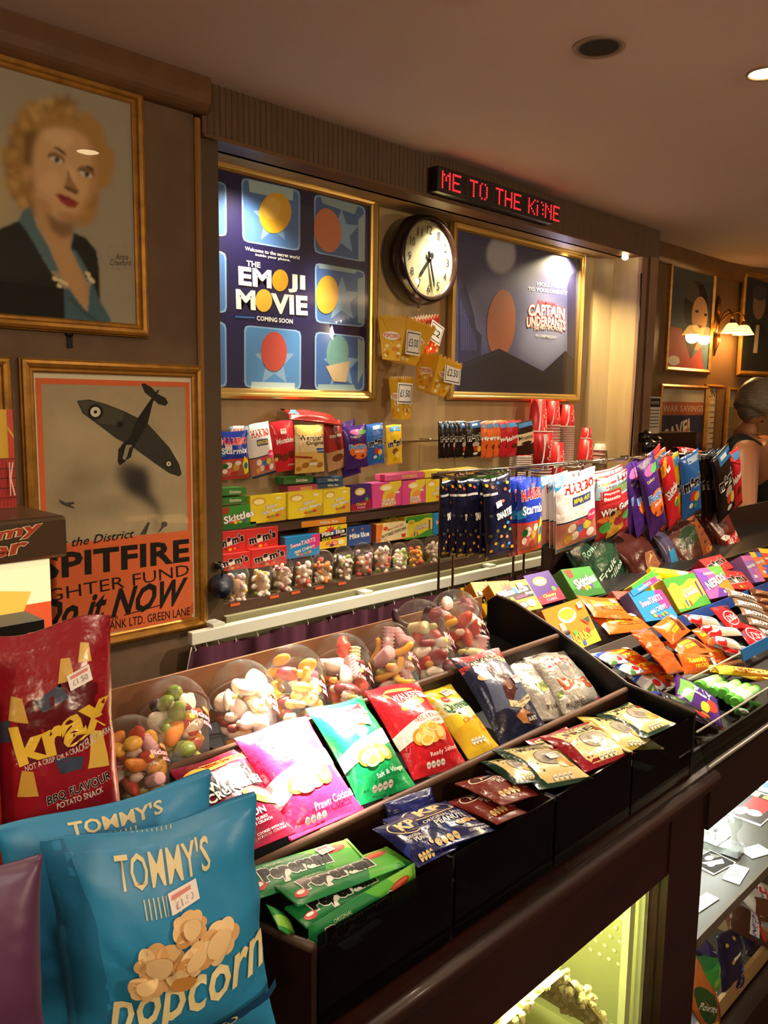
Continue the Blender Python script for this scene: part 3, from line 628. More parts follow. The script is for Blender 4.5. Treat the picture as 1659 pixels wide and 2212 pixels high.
def picture(x0, x1, z0, z1, y, ops, base, label, cat='picture', prof=FP, fm=None, glass=True, pm=None, glabel=None, rz=0, soft=None):
    w_, h_ = x1-x0, z1-z0
    t = empty('framed_picture', None, label, cat, M=wall_M((x0+x1)/2, y, z0, rz=rz))
    b = MB(); b.box(-w_/2, w_/2, 0, h_, 0.002, 0.004, base); b.c = [lin(base)]*6; pr = b.build('print', pm or PAPER, t)
    V, Tn, C_, L_ = flat(ops, w_/h_)
    V3 = np.stack([(V[:, 0]-0.5)*w_, V[:, 1]*h_, 0.0045+L_*0.00004], 1); mesh_np('artwork', V3, Tn, C_, pm or PAPER, pr)
    if soft: soft_print(soft[0], w_, h_, soft[1], soft[2], pr, pm or PAPER, 0.0042, soft[3])
    if glass:
        b = MB(); b.add([(-w_/2, 0, 0.0105), (w_/2, 0, 0.0105), (w_/2, h_, 0.0105), (-w_/2, h_, 0.0105)], [(0, 1, 2, 3)]); b.build('glass', GLASS, t)
    frame_part(t, w_, h_, prof, fm or GOLD)
    return t
# --- colour portrait
pp = PP(YW, 0.70, 1.132, 1.758, 2.318, (0, 100), 3.252)
pp.p('#a39a86', -300, 60, 960, 300, 1000, 2010, -300, 1960)
pp.p('#b8a87c', -300, 620, 20, 640, 110, 1150, -20, 1300, -300, 1340)
hair = [110, 480, 200, 380, 330, 400, 400, 350, 500, 390, 540, 470, 620, 470, 710, 560, 740, 690, 800, 750, 790, 860, 770, 990, 690, 1000, 690, 1090, 670, 1170, 640, 1240, 570, 1270, 500, 1240, 300, 1100, 200, 1130, 150, 1160, 70, 1050, 25, 950, 50, 880, 10, 800, 0, 720, 60, 690, 45, 590, 100, 540]
pp.p('#b08648', *hair)
for k in range(150):
    a = -0.9+k*4.7/150; r = rnd.uniform(0.74, 1.04); x = 400+365*math.cos(a+math.pi*0.62)*r; y = 810-430*math.sin(a+math.pi*0.62)*r
    pp.e(rnd.choice(['#c79f5c', '#8f6a36', '#d6b272', '#a07840', '#7a5628']), x, y, rnd.uniform(14, 40), rnd.uniform(7, 16), rnd.uniform(0, 180), 10)
pp.p('#7c5c34', 160, 600, 260, 590, 230, 700, 215, 850, 215, 1000, 160, 900)
pp.p('#c79c69', 230, 1010, 300, 1120, 400, 1230, 510, 1250, 490, 1400, 520, 1500, 600, 1650, 620, 1880, 470, 1700, 410, 1590, 330, 1400, 240, 1200)
pp.p('#8d6a45', 300, 1110, 400, 1230, 510, 1240, 500, 1330, 430, 1350, 350, 1290)
pp.p('#d6ac7b', 225, 760, 250, 660, 290, 600, 380, 565, 500, 580, 600, 640, 660, 730, 690, 850, 675, 960, 645, 1060, 590, 1150, 520, 1225, 440, 1235, 350, 1190, 270, 1100, 228, 950)
pp.p('#c0935f', 600, 640, 660, 730, 690, 850, 675, 960, 645, 1060, 590, 1150, 520, 1225, 560, 1130, 610, 1030, 630, 900, 640, 780)
pp.e('#c79a67', 185, 900, 34, 62, 10)
pp.e('#e2bd8c', 400, 650, 110, 60, 20); pp.e('#e0b886', 350, 960, 70, 90, 20); pp.e('#dcb280', 560, 1010, 40, 50); pp.e('#c4966a', 300, 1120, 70, 40, 35); pp.e('#b98a5c', 480, 1200, 90, 26, 10); pp.e('#e6c494', 490, 900, 26, 70, -14)
n_feat = len(pp.ops)
pp.p('#4a3320', 350, 712, 400, 712, 440, 742, 470, 782, 440, 765, 395, 728); pp.p('#4a3320', 555, 862, 605, 838, 640, 855, 664, 892, 635, 872, 600, 852)
for (x, y) in ((388, 800), (598, 900)):
    pp.e('#8c6840', x, y-12, 66, 34, 26); pp.e('#e6d8c0', x, y, 48, 21, 26); pp.e('#3c4038', x+6, y+2, 19, 21); pp.e('#120d08', x+6, y+2, 9, 10); pp.p('#2e2014', x-56, y-26, x-10, y-30, x+50, y+6, x+10, y-16)
pp.p('#a87c50', 470, 860, 500, 940, 548, 1015, 530, 1045, 440, 985, 455, 960); pp.p('#6d4629', 440, 985, 480, 992, 530, 1015, 548, 1020, 530, 1045, 500, 1030, 460, 1010)
pp.p('#a03c34', 383, 1040, 425, 1040, 455, 1052, 480, 1060, 548, 1105, 520, 1140, 470, 1130, 420, 1095); pp.p('#6d201c', 390, 1044, 455, 1066, 540, 1108, 480, 1090, 430, 1074)
pp.p('#1f211d', -300, 1330, 0, 1280, 130, 1225, 200, 1330, 340, 1570, 440, 1700, 452, 1985, -300, 1945); pp.p('#1f211d', 510, 1310, 600, 1350, 670, 1440, 690, 1560, 700, 1800, 640, 1660, 560, 1500, 490, 1420)
pp.p('#54737b', 150, 1165, 205, 1125, 250, 1270, 330, 1400, 410, 1590, 345, 1575, 200, 1330, 125, 1225); pp.p('#54737b', 490, 1420, 530, 1440, 600, 1560, 640, 1660, 600, 1650, 540, 1520)
pp.p('#4a6a76', 440, 1700, 480, 1705, 610, 1885, 625, 1680, 645, 1660, 700, 1800, 775, 1920, 760, 2000, 450, 1985)
for k in range(6): pp.p('#33505c', 455+k*18, 1740+k*34, 462+k*18, 1738+k*34, 700+k*8, 1990, 680+k*8, 1990)
n_jack = len(pp.ops)
for (x, y) in ((380, 1635), (420, 1650), (455, 1668), (410, 1685), (610, 1600), (628, 1635), (640, 1650)): pp.e('#e8d8a8', x, y, 24, 14, 30, 8)
for k in range(12):
    a = k*math.pi/6; pp.e('#8c8474', 838+100*math.cos(a), 1487+62*math.sin(a), 36, 24); 
for k in range(12):
    a = k*math.pi/6; pp.e('#a39a86', 838+99*math.cos(a), 1487+61*math.sin(a), 34, 22)
pp.e('#a39a86', 838, 1487, 110, 62)
pp.t('Anne', 800, 1478, 895, 1482, 44, '#4a4036', sh=0.4, b=0.01); pp.t('Crawford', 765, 1518, 918, 1524, 44, '#4a4036', sh=0.4, b=0.01)
base_, feat_, jack_ = pp.ops[:n_feat], pp.ops[n_feat:n_jack], pp.ops[n_jack:]
pt = picture(0.70, 1.132, 1.758, 2.318, YW-0.001, [o for o in jack_ if o[0] == 't'], '#a39a86', 'large framed colour portrait of a blonde woman in a dark jacket, above the aeroplane poster', glass=True, soft=([(base_[:2], 9), (base_[2:], 2.2), (feat_, 0.9), (jack_, 0.6)], 170, 220, 0.02))
b = MB(); b.lathe([(0.0004, 0.008), (0.009, 0.006), (0.011, 0)], 12); b.box(-0.007, 0.007, -0.035, 0, 0, 0.004); b.build('mirror_plate', BLACKM, pt, loc=(0.03, -0.032, 0))
b = MB(); b.lathe([(0.0004, 0.008), (0.009, 0.006), (0.011, 0)], 12); b.build('mirror_plate', BLACKM, pt, loc=(-0.02, 0.60, 0))
# --- aeroplane poster
pp = PP(YW, 0.845, 1.296, 0.935, 1.632, (0, 740), 3.352)
pp.ops += [R(0, 0, 1, 1, '#d9cfb2'), R(0.02, 0.02, 0.98, 0.975, '#d8693c'), R(0.052, 0.30, 0.95, 0.955, '#a8977a')]
for k in range(26):
    x = rnd.uniform(0.15, 0.85); y = rnd.uniform(0.36, 0.9)
    pp.ops.append(E(x, y, rnd.uniform(0.05, 0.1), rnd.uniform(0.015, 0.04), rnd.choice(['#b3a283', '#9d8d72', '#b0a080', '#a29277']), rnd.uniform(-20, 20)))
n_sky = len(pp.ops)

pp.p('#3e3a33', 855, 880, 900, 860, 1050, 900, 1095, 1090, 1150, 1180, 1160, 1240, 1130, 1300, 1150, 1340, 1125, 1375, 1120, 1290, 1130, 1220, 1040, 1160, 880, 1060, 835, 980)
pp.p('#5c564b', 840, 890, 830, 990, 900, 1080, 960, 1050, 900, 930); pp.e('#332f2a', 990, 1010, 90, 110, 20)
n_pl = len(pp.ops)
pp.p('#37352f', 550, 420, 640, 412, 760, 445, 900, 500, 990, 545, 1060, 585, 1120, 650, 1220, 760, 1290, 880, 1308, 950, 1290, 968, 1220, 945, 1110, 870, 960, 760, 830, 690, 700, 590, 590, 510)
pp.p('#4a463d', 560, 425, 640, 418, 760, 452, 890, 505, 870, 600, 720, 585, 600, 505)
pp.p('#211f1c', 990, 545, 1130, 345, 1147, 340, 1100, 430, 1062, 585, 960, 760, 900, 860, 862, 888, 845, 860, 850, 780, 880, 730, 930, 690)
pp.p('#2a2723', 1015, 300, 1040, 295, 1090, 325, 1130, 370, 1190, 400, 1210, 435, 1190, 458, 1140, 445, 1095, 405, 1040, 360)
pp.p('#8f8672', 905, 740, 950, 740, 900, 850, 878, 840); pp.p('#2a2723', 850, 770, 880, 740, 870, 830, 850, 850); pp.p('#2a2723', 930, 760, 960, 750, 940, 830, 905, 850)
for (x, y, r) in ((683, 502, 56), (1213, 877, 27)): pp.e('#22211f', x, y, r, r).e('#d8cdb4', x, y, r*0.66, r*0.66).e('#22211f', x, y, r*0.22, r*0.22)
pp.e('#1d1b18', 862, 592, 24, 24)
pp.p('#4a463d', 415, 1132, 470, 1158, 525, 1150, 535, 1165, 500, 1172, 540, 1200, 470, 1180, 440, 1165)
pp.p('#4a463d', 1005, 1390, 1060, 1300, 1078, 1298, 1050, 1385); pp.p('#4a463d', 1135, 1370, 1175, 1310, 1190, 1320, 1150, 1365); pp.e('#4a463d', 1182, 1312, 22, 20)
D_ = '#1f1a17'
n_tx = len(pp.ops); pp.p('#d8693c', 200, 1484, 1375, 1354, 1385, 2200, 200, 2200)
n_sk2 = len(pp.ops)
pp.t('Support the District', 130, 1510, 965, 1388, 84, D_, sh=0.35, b=0.02)
pp.t('SPITFIRE', 270, 1630, 1362, 1500, 180, D_, b=0.07)
pp.t('FIGHTER FUND', 190, 1860, 1360, 1640, 88, D_, b=0.0)
pp.t('Do it NOW', 250, 1985, 1355, 1790, 210, D_, sh=0.45, b=0.07)
pp.p(D_, 888, 1968, 1150, 1895, 1150, 1903, 888, 1975)
pp.t('OLIVER', 700, 2018, 850, 1985, 34, D_, b=0.01); pp.t('BANK LTD. GREEN LANE', 755, 2052, 1365, 1940, 62, D_, b=0.02)
sk = [pp.ops[2]]+[E(.3, .62, .14, .035, '#85785f', 15), E(.22, .55, .14, .03, '#8f8268'), E(.3, .80, .2, .05, '#b9a886'), E(.6, .78, .16, .04, '#93866c'), E(.75, .42, .16, .04, '#b4a382'), E(.35, .50, .25, .03, '#887b62'), E(.3, .42, .2, .03, '#b8a684'), E(.85, .66, .08, .08, '#b5a484')]+pp.ops[3:n_pl]
frame_ = [pp.ops[0], pp.ops[1]]
edge_ = [R(0, 0, 1, 1, '#d9cfb2')]
def ring_(x0, y0, x1, y1, a0, b0, a1, b1, c): return [R(x0, y0, x1, b0, c), R(x0, b1, x1, y1, c), R(x0, b0, a0, b1, c), R(a1, b0, x1, b1, c)]
over = ring_(0, 0, 1, 1, .02, .02, .98, .975, '#d9cfb2')+ring_(.02, .02, .98, .975, .052, .30, .95, .955, '#d8693c')+pp.ops[n_pl:]
picture(0.845, 1.296, 0.935, 1.632, YW-0.001, over, '#d9cfb2', 'framed orange and sepia wartime poster of a diving fighter aeroplane', 'poster', soft=([(sk[:35], 5.0), (sk[35:], 2.5)], 110, 160, 0.05))
# --- a slice of another frame at the far left edge
picture(0.45, 0.765, 1.30, 1.632, YW-0.001, [R(0, 0, 1, 1, '#b7a88a'), R(0.1, 0.1, 0.9, 0.6, '#8f8272')], '#b7a88a', 'framed print cut by the photo edge, left of the aeroplane poster')
# --- blue film poster in brass frame
y = 2.250
pp = PP(y, 1.17, 2.182, 1.602, 2.272, (460, 290), 3.75)
NAVY = '#171145'; pp.ops.append(R(0, 0, 1, 1, NAVY))
def tile(x0, y0, x1, y1, sh_, bg='#4f78b8', hi='#a9c6dc'):
    # corners in crop pixels: TL x0,y0  TR x1,y1  then heights
    (xa, ya), (xb, yb), (xc, yc), (xd, yd) = x0, y0, x1, y1
    def cut(P, Q, t): return P[0]+(Q[0]-P[0])*t, P[1]+(Q[1]-P[1])*t
    C_ = [(xa, ya), (xb, yb), (xc, yc), (xd, yd)]; pts = []
    for i in range(4):
        p0, p1, p2 = C_[i-1], C_[i], C_[(i+1) % 4]; a = cut(p1, p0, 0.09); c = cut(p1, p2, 0.09); md = ((a[0]+c[0]+2*p1[0])/4, (a[1]+c[1]+2*p1[1])/4); pts += [*a, *md, *c]
    pp.p('#86a9d0', *pts)
    cx = sum(p[0] for p in C_)/4; cy = sum(p[1] for p in C_)/4
    ins = []
    for i in range(0, len(pts), 2): ins += [cx+(pts[i]-cx)*0.94, cy+(pts[i+1]-cy)*0.95]
    pp.p(bg, *ins)
    pp.p('#7fa6cc', *[v for k in range(10) for v in (cx+15+(sh_ if k % 2 == 0 else sh_*0.45)*0.8*math.cos(math.radians(-90+36*k)), cy+30+(sh_ if k % 2 == 0 else sh_*0.45)*math.sin(math.radians(-90+36*k)))])
    return C_, cx, cy
tile((222, 350), (700, 455), (700, 950), (232, 870), 210)
pp.p('#a9c6cf', 280, 365, 645, 450, 640, 540, 290, 470)
tile((812, 485), (1228, 590), (1222, 1040), (812, 960), 190, '#41639f'); pp.p('#8fa9b4', 860, 495, 1170, 575, 1140, 650, 880, 560); pp.p('#8fa9b4', 1170, 690, 1225, 640, 1222, 1030, 1170, 1030)
tile((818, 1040), (1225, 1110), (1222, 1565), (822, 1525), 190, '#4267a6'); pp.p('#93aeb8', 850, 1050, 1165, 1100, 1140, 1130, 850, 1085); pp.p('#93aeb8', 1165, 1175, 1222, 1150, 1222, 1540, 1165, 1525)
tile((245, 1545), (708, 1590), (705, 2070), (245, 2050), 210, '#4f88c4'); pp.p('#b6d0d8', 305, 2005, 655, 2015, 655, 2068, 300, 2060)
tile((818, 1598), (1222, 1640), (1218, 2080), (815, 2070), 190, '#3f66a6'); pp.p('#93aeb8', 845, 2025, 1135, 2030, 1150, 2078, 840, 2070); pp.p('#93aeb8', 1165, 1650, 1222, 1690, 1220, 1900, 1165, 2020)
for (ya, yb) in ((400, 830), (960, 1450), (1530, 2050)): tile((-330, ya-95), (100, ya), (105, yb), (-330, yb-30), 190)
# plain soft colour shapes stand in for the pictured figures
pp.e('#e6b02c', 495, 640, 130, 165, 8, 28); pp.e('#efc255', 470, 600, 70, 90, 8, 22)
pp.e('#c9744a', 920, 780, 110, 180, -8, 28); pp.e('#d0a02c', 915, 1300, 92, 155, 4, 28); pp.e('#b8473c', 485, 1760, 105, 160, 0, 28); pp.e('#6f9f9c', 1000, 1770, 90, 140, 6, 28); pp.p('#c8b088', 905, 1880, 1105, 1835, 1070, 2010, 965, 2000)
WT = '#f4f0ea'
pp.t('Welcome to the secret world', 250, 925, 692, 1002, 30, WT, b=0.04); pp.t('inside your phone.', 335, 978, 618, 1026, 28, WT, b=0.04)
pp.t('THE', 262, 1045, 375, 1062, 46, WT, b=0.07)
pp.t('EM', 197, 1145, 465, 1178, 150, WT, b=0.09); pp.t('JI', 600, 1205, 738, 1222, 150, WT, b=0.09); pp.e('#d99a20', 535, 1185, 66, 88, 0, 24)
pp.t('M', 177, 1335, 335, 1348, 160, WT, b=0.09); pp.t('VIE', 462, 1370, 757, 1392, 160, WT, b=0.09); pp.e('#dcae38', 402, 1348, 68, 92, 0, 24)
pp.t('COMING SOON', 345, 1490, 637, 1518, 38, WT, b=0.06); pp.p('#2c6cc0', 170, 1472, 330, 1482, 330, 1492, 170, 1484)
BFP = [(-0.003, 0.0), (-0.003, 0.014), (0.004, 0.018), (0.012, 0.020), (0.015, 0.024), (0.022, 0.026), (0.030, 0.022), (0.032, 0.0)]
picture(1.17, 2.182, 1.602, 2.272, y, pp.ops, NAVY, 'brass framed dark blue film poster with pale blue square tiles, left in the niche', 'poster', BFP, BRASS, True, GLOSSP)
# --- night blue film poster
pp = PP(y, 2.668, 3.60, 1.610, 2.262, (780, 340), 2.592)
pp.ops.append(R(0, 0, 1, 1, '#3d3f6b'))
pp.p('#5c5f8a', 545, 900, 700, 640, 860, 600, 1150, 1000, 1150, 1100, 1010, 1190, 700, 1100)
pp.p('#767aa4', 700, 640, 745, 700, 640, 800, 570, 850, 600, 760); pp.p('#767aa4', 860, 650, 900, 620, 1150, 900, 1150, 1080, 1060, 1090)
pp.p('#8b90b8', 900, 900, 1140, 900, 1150, 1095, 1020, 1190, 880, 1100)
pp.e('#a6a8b8', 780, 545, 84, 106, 0, 30).e('#b4b6c4', 780, 545, 74, 96, 0, 30)
n_bg = len(pp.ops)
pp.p('#26264a', 540, 710, 560, 740, 575, 710, 600, 780, 625, 870, 640, 960, 670, 1000, 665, 1115, 540, 1160); pp.p('#26264a', 1150, 720, 1170, 660, 1200, 640, 1195, 1120, 1150, 1090)
for k in range(9): pp.p('#4a4a78', 552+10*k, 800+26*k, 557+10*k, 800+26*k, 560+10*k, 1080, 555+10*k, 1080)
pp.e('#b06a50', 780, 930, 80, 190, 4, 28)          # plain stand-in shape
pp.p('#141227', 540, 1180, 570, 1150, 768, 1070, 1015, 1198, 1140, 1082, 1190, 1130, 1185, 1325, 530, 1310); pp.p('#1d1b38', 560, 1160, 768, 1078, 772, 1092, 575, 1175); pp.p('#0f0d20', 1020, 1200, 1140, 1086, 1190, 1134, 1185, 1150, 1140, 1110, 1040, 1210)
pp.t('HOLD ON', 980, 708, 1120, 726, 22, WT, b=0.05); pp.t('TO YOUR DIGNITY', 930, 735, 1150, 762, 20, WT, b=0.05)
RD = '#c8342a'
pp.t('CAPTAIN', 932, 858, 1135, 880, 66, WT, o=RD, b=0.07, arc=0.015, ow=0.1); pp.t('UNDERPANTS', 922, 925, 1140, 945, 56, WT, o=RD, b=0.07, arc=0.02, ow=0.1)
pp.t('THE FIRST EPIC MOVIE', 960, 958, 1120, 968, 20, WT, o=RD, b=0.03, arc=0.012, ow=0.1); pp.t('IN CINEMAS JULY', 973, 998, 1090, 1010, 20, WT, b=0.02); pp.t('DREAMWORKS', 985, 808, 1090, 826, 22, RD, b=0.02)
picture(2.668, 3.60, 1.610, 2.262, y, pp.ops[n_bg:], '#3d3f6b', 'brass framed night blue film poster with a pale round spotlight, right of the clock', 'poster', BFP, BRASS, True, GLOSSP, soft=([(pp.ops[:1], 3), (pp.ops[1:n_bg-2], 5), (pp.ops[n_bg-2:n_bg], 1)], 130, 92, 0.02))

# --- wall clock
c = at(929, 560, y=2.165); t = empty('wall_clock', None, 'round wall clock with cream dial and thick dark brown case between the two film posters', 'clock', M=wall_M(c[0], YN, c[2]))
cy = YN-2.165
b = MB(); b.lathe([(0.150, 0.0), (0.166, 0.012), (0.168, cy*0.7), (0.160, cy+0.004), (0.152, cy+0.010), (0.142, cy+0.006), (0.136, cy-0.004)], 56); b.build('case', mat('bakelite', '#1f120c', 0.18, coat=0.4), t)
b = MB(); b.lathe([(0.140, cy-0.006), (0.0004, cy-0.005)], 48, '#9c926c'); dial = b.build('dial', PAPER, t)
ops = []
DS = 0.28
for k in range(12):
    a = math.radians(90-30*(k+1)); ops.append(T(str(k+1), 0.5+0.385*math.cos(a), 0.5+0.385*math.sin(a), 0.10 if k > 8 else 0.06, 0.11, '#1c1814', b=0.0))
for k in range(60):
    a = math.radians(6*k); ca, sa = math.cos(a), math.sin(a); r0 = 0.462 if k % 5 else 0.452; r1 = 0.476; dx, dy = -sa*0.003, ca*0.003
    ops.append(P('#1c1814', 0.5+r0*ca+dx, 0.5+r0*sa+dy, 0.5+r1*ca+dx, 0.5+r1*sa+dy, 0.5+r1*ca-dx, 0.5+r1*sa-dy, 0.5+r0*ca-dx, 0.5+r0*sa-dy))
ops += [T('SMITHS', 0.5, 0.72, 0.17, 0.045, '#3a342a', b=0), T('SEALED', 0.5, 0.67, 0.10, 0.03, '#3a342a', b=0)]
V, Tn, C_, L_ = flat(ops, 1.0); V3 = np.stack([(V[:, 0]-0.5)*DS, (V[:, 1]-0.5)*DS, cy-0.0042+0*L_], 1); mesh_np('numerals', V3, Tn, C_, PAPER, dial)
def hand(ang, L, wd, zz, name, tail=0.03):
    a = math.radians(90-ang); d = Vector((math.cos(a), math.sin(a), 0)); n_ = Vector((-d.y, d.x, 0)); b = MB()
    pts = [-d*tail-n_*wd*0.9, -d*tail*0.6-n_*wd*1.6, -n_*wd*0.8, d*L*0.75-n_*wd, d*L, d*L*0.75+n_*wd, n_*wd*0.8, -d*tail*0.6+n_*wd*1.6, -d*tail+n_*wd*0.9]
    vs = [(p.x, p.y, zz) for p in pts]+[(p.x, p.y, zz+0.001) for p in pts]; m_ = len(pts)
    b.add(vs, [tuple(range(m_))[::-1], tuple(range(m_, 2*m_))]+[(i, (i+1) % m_, (i+1) % m_+m_, i+m_) for i in range(m_)]); b.build(name, BLACKM, t)
hand(219, 0.082, 0.0075, cy-0.002, 'hour_hand'); hand(164, 0.110, 0.0055, cy, 'minute_hand'); hand(168, 0.118, 0.001, cy+0.002, 'second_hand')
b = MB(); b.lathe([(0.006, cy-0.003), (0.006, cy+0.003), (0.0004, cy+0.004)], 14); b.build('hub', BLACKM, t)
b = MB(); b.lathe([(0.140, cy+0.002), (0.10, cy+0.007), (0.0004, cy+0.009)], 40); b.build('glass', GLASS, t)
b = MB(); b.tube([(0, -0.168, 0.05), (0, -0.18, 0.05), (0, -0.186, 0.05)], [0.004, 0.004, 0.007], 10); b.build('set_knob', BRASS, t)

# --- red LED sign
yl = 1.985; a = at(946, 361, y=yl); z1 = a[2]; x0 = a[0]; q = at(1196, 480, y=yl); x1 = q[0]; z0 = q[2]; z0 = (z0+at(945, 417, y=yl)[2])/2; z1 = (z1+at(1196, 432, y=yl)[2])/2
t = empty('led_sign', None, 'long black scrolling sign with red dot letters on the ribbed fascia', 'sign', M=wall_M((x0+x1)/2, yl, z0))
wl, hl = x1-x0, z1-z0
b = MB(); b.box(-wl/2, wl/2, 0, hl, -0.045, 0.0); b.build('housing', mat('sign_black', '#160e0c', 0.35), t, bevel=0.004)
G5 = {'M': '10001 11011 10101 10101 10001 10001 10001', 'E': '11111 10000 10000 11110 10000 10000 11111', 'T': '11111 00100 00100 00100 00100 00100 00100', 'O': '01010 10001 10001 10001 10001 10001 01010', 'H': '10001 10001 10001 11111 10001 10001 10001', 'K': '10001 10010 10100 11000 10100 10010 10001', 'I': '10000 00000 10000 10000 10000 10000 10000', ':': '10000 01000 00000 01000 00000 01000 00000', 'N': '10001 11001 10101 10011 10001 10001 10001', ' ': '000 000 000 000 000 000 000'}
b = MB(); b2 = MB(); cxp = 0; step = wl*0.92/69; LETS = 'ME TO THE KI:NE'
for ch in LETS:
    rows = G5[ch].split()
    wc = {'I': 2, ':': 2}.get(ch, len(rows[0]))
    for r, row in enumerate(rows):
        for k in range(wc):
            x = -wl*0.465+(cxp+k)*step; yv = hl*0.80-r*hl*0.60/6; on = row[k] == '1'
            (b if on else b2).box(x-step*0.29, x+step*0.29, yv-step*0.31, yv+step*0.31, 0.0005, 0.0015)
    cxp += wc+1
b.build('lit_dots', mat('led_red', '#ff1a20', 0.5, emit=3.2, ecol='#ff2028'), t, kind='stuff'); b2.build('unlit_dots', mat('led_off', '#2a0a08', 0.5), t, kind='stuff')

# --- popcorn cartons fixed to the wall, with price cards
def popcorn_box(cpx, w1, w0, h_, depth, ty, rz, tx, base, label, price, cardpos, word=True, cardpx=1.0):
    c = at(*cpx, y=ty)
    M = Matrix.Translation(c) @ Matrix.Rotation(rz, 4, 'Y') @ Matrix.Rotation(tx, 4, 'X')
    t = empty('popcorn_box', None, label, 'popcorn box', M=M)
    d1 = depth; d0 = depth*w0/w1*1.1
    def ring(z, wx, dy): return [(-wx/2, -dy/2, z), (wx/2, -dy/2, z), (wx/2, dy/2, z), (-wx/2, dy/2, z)]
    b = MB(); lo = ring(0, w0, d0); hi = ring(h_, w1, d1); n = 6
    for i in range(4):
        a0, a1 = Vector(lo[i]), Vector(lo[(i+1) % 4]); h0, h1 = Vector(hi[i]), Vector(hi[(i+1) % 4]); vs = [a0, a1]; top = []
        for k in range(n*4+1):
            u = k/(n*4); top.append(h0.lerp(h1, u)+Vector((0, 0, 0.012*abs(math.sin(u*n*math.pi)))))
        vs += top[::-1]; cc = Vector((0, 0, h_/2)); 
        b.add(vs, [tuple(range(len(vs)))], base)
        nrm = (a1-a0).cross(h0-a0).normalized(); b.add([v-nrm*0.0008 for v in vs], [tuple(range(len(vs)))[::-1]], '#f2ead6')
    b.add(lo, [(3, 2, 1, 0)], base); body = b.build('carton', CARD, t)
    for side in (0, 1):      # print on front and left face
        ops = [E(rnd.uniform(.1, .9), rnd.uniform(.05, .6), .09, .05, rnd.choice(['#f7e9a0', '#e09a20', '#fff6d0', '#d88a18'])) for _ in range(14)]
        if word: ops += [E(0.5, 0.62, 0.36, 0.11, '#fdf3d8'), T('POPCORN', 0.5, 0.62, 0.62, 0.11, '#d0342a', b=0.05)]
        V, Tn, C_, L_ = flat(ops, 1.0)
        u = V[:, 0]-0.5; v = V[:, 1]*0.93; wv = w0+(w1-w0)*v; dv = d0+(d1-d0)*v
        if side == 0: V3 = np.stack([u*wv*0.98, -dv/2-0.0006-L_*0.0001, v*h_], 1)
        else: V3 = np.stack([-wv/2-0.0006-L_*0.0001, -u*dv*0.98, v*h_], 1)
        mesh_np('print', V3, Tn, C_, CARD, body)
    return t
YEL = '#e8b32c'
def card(px, py, wd, ht, y, rot, txt, label):
    c = at(px, py, y=y); t = empty('price_card', None, label, 'price card', 'price cards on the popcorn boxes', M=wall_M(c[0], y, c[2]) @ Matrix.Rotation(math.radians(rot), 4, 'Z'))
    b = MB(); b.box(-wd/2, wd/2, -ht/2, ht/2, -0.0008, 0, '#efece4'); b.build('card', PAPER, t)
    V, Tn, C_, L_ = flat([R(0.06, 0.08, 0.94, 0.92, '#1c1c1c'), R(0.09, 0.12, 0.91, 0.88, '#efece4'), T(txt, 0.5, 0.5, 0.66, 0.34, '#222', b=0.02)], wd/ht)
    mesh_np('lettering', np.stack([(V[:, 0]-.5)*wd, (V[:, 1]-.5)*ht, 0.0004+L_*0.0001], 1), Tn, C_, PAPER, t)
popcorn_box((862, 783), 0.155, 0.085, 0.145, 0.15, 2.13, 0.16, 0.10, YEL, 'largest yellow popcorn carton, top left of the four on the wall', None, None)
popcorn_box((921, 763), 0.10, 0.065, 0.13, 0.09, 2.19, -0.25, 0.05, '#cf4428', 'red popcorn carton partly behind the largest yellow one', None, None, False)
popcorn_box((930, 850), 0.14, 0.08, 0.13, 0.12, 2.12, 0.22, 0.12, YEL, 'yellow popcorn carton below the clock beside the poster frame', None, None)
popcorn_box((867, 905), 0.075, 0.05, 0.15, 0.065, 2.20, -0.05, 0.04, YEL, 'narrow yellow popcorn carton, lowest of the four on the wall', None, None)
card(893, 741, 0.075, 0.085, 2.045, -4, '£3.00', 'price card reading 3.00 pounds on the largest carton')
card(942, 719, 0.075, 0.075, 2.125, -22, '£2', 'tilted price card reading 2 pounds on the red carton')
card(978, 806, 0.095, 0.080, 2.05, -6, '£2.50', 'price card reading 2.50 pounds beside the dark film poster')
card(875, 850, 0.080, 0.078, 2.155, -2, '£1.50', 'price card reading 1.50 pounds on the narrow carton')

# ================================================================== FAR WALL: pictures, sconce, leaflets
def rpic(pxy, y, ops, base, label, cat='picture', rz=0, fm=None, W=None):
    a = at(*pxy[0], y=y); c = at(*pxy[1], y=y); return picture(a[0], c[0], c[2], a[2], y-0.001, ops, base, label, cat, [(-0.003, 0), (-0.003, 0.01), (0.012, 0.02), (0.022, 0.014), (0.024, 0)], fm, True, rz=rz)
rpic([(1450, 572), (1526, 800)], 2.2, [R(0, 0, 1, 1, '#3b4244'), R(0.6, 0, 1, .3, '#4a6470'), E(.62, .64, .30, .27, '#20160f'), E(.5, .78, .18, .10, '#4a4038'), E(.72, .56, .20, .20, '#b8895e'), P('#b8895e', .5, .2, .8, .2, .85, .42, .6, .42), P('#b04334', 0, 0, .9, 0, .8, .24, .55, .10, .32, .4, .05, .4), P('#3a2a22', .3, .4, .55, .1, .75, .36, .6, .4), E(.64, .60, .05, .015, '#20160f'), E(.86, .58, .04, .015, '#20160f'), E(.74, .45, .06, .015, '#8c3a30'), E(.16, .07, .14, .05, '#d8cdb8')], '#3b4244', 'framed portrait of a dark haired woman in red, between the niche and the wall lamp')
c0 = at(1575, 590, y=2.16); c1 = at(1640, 805, y=2.13)
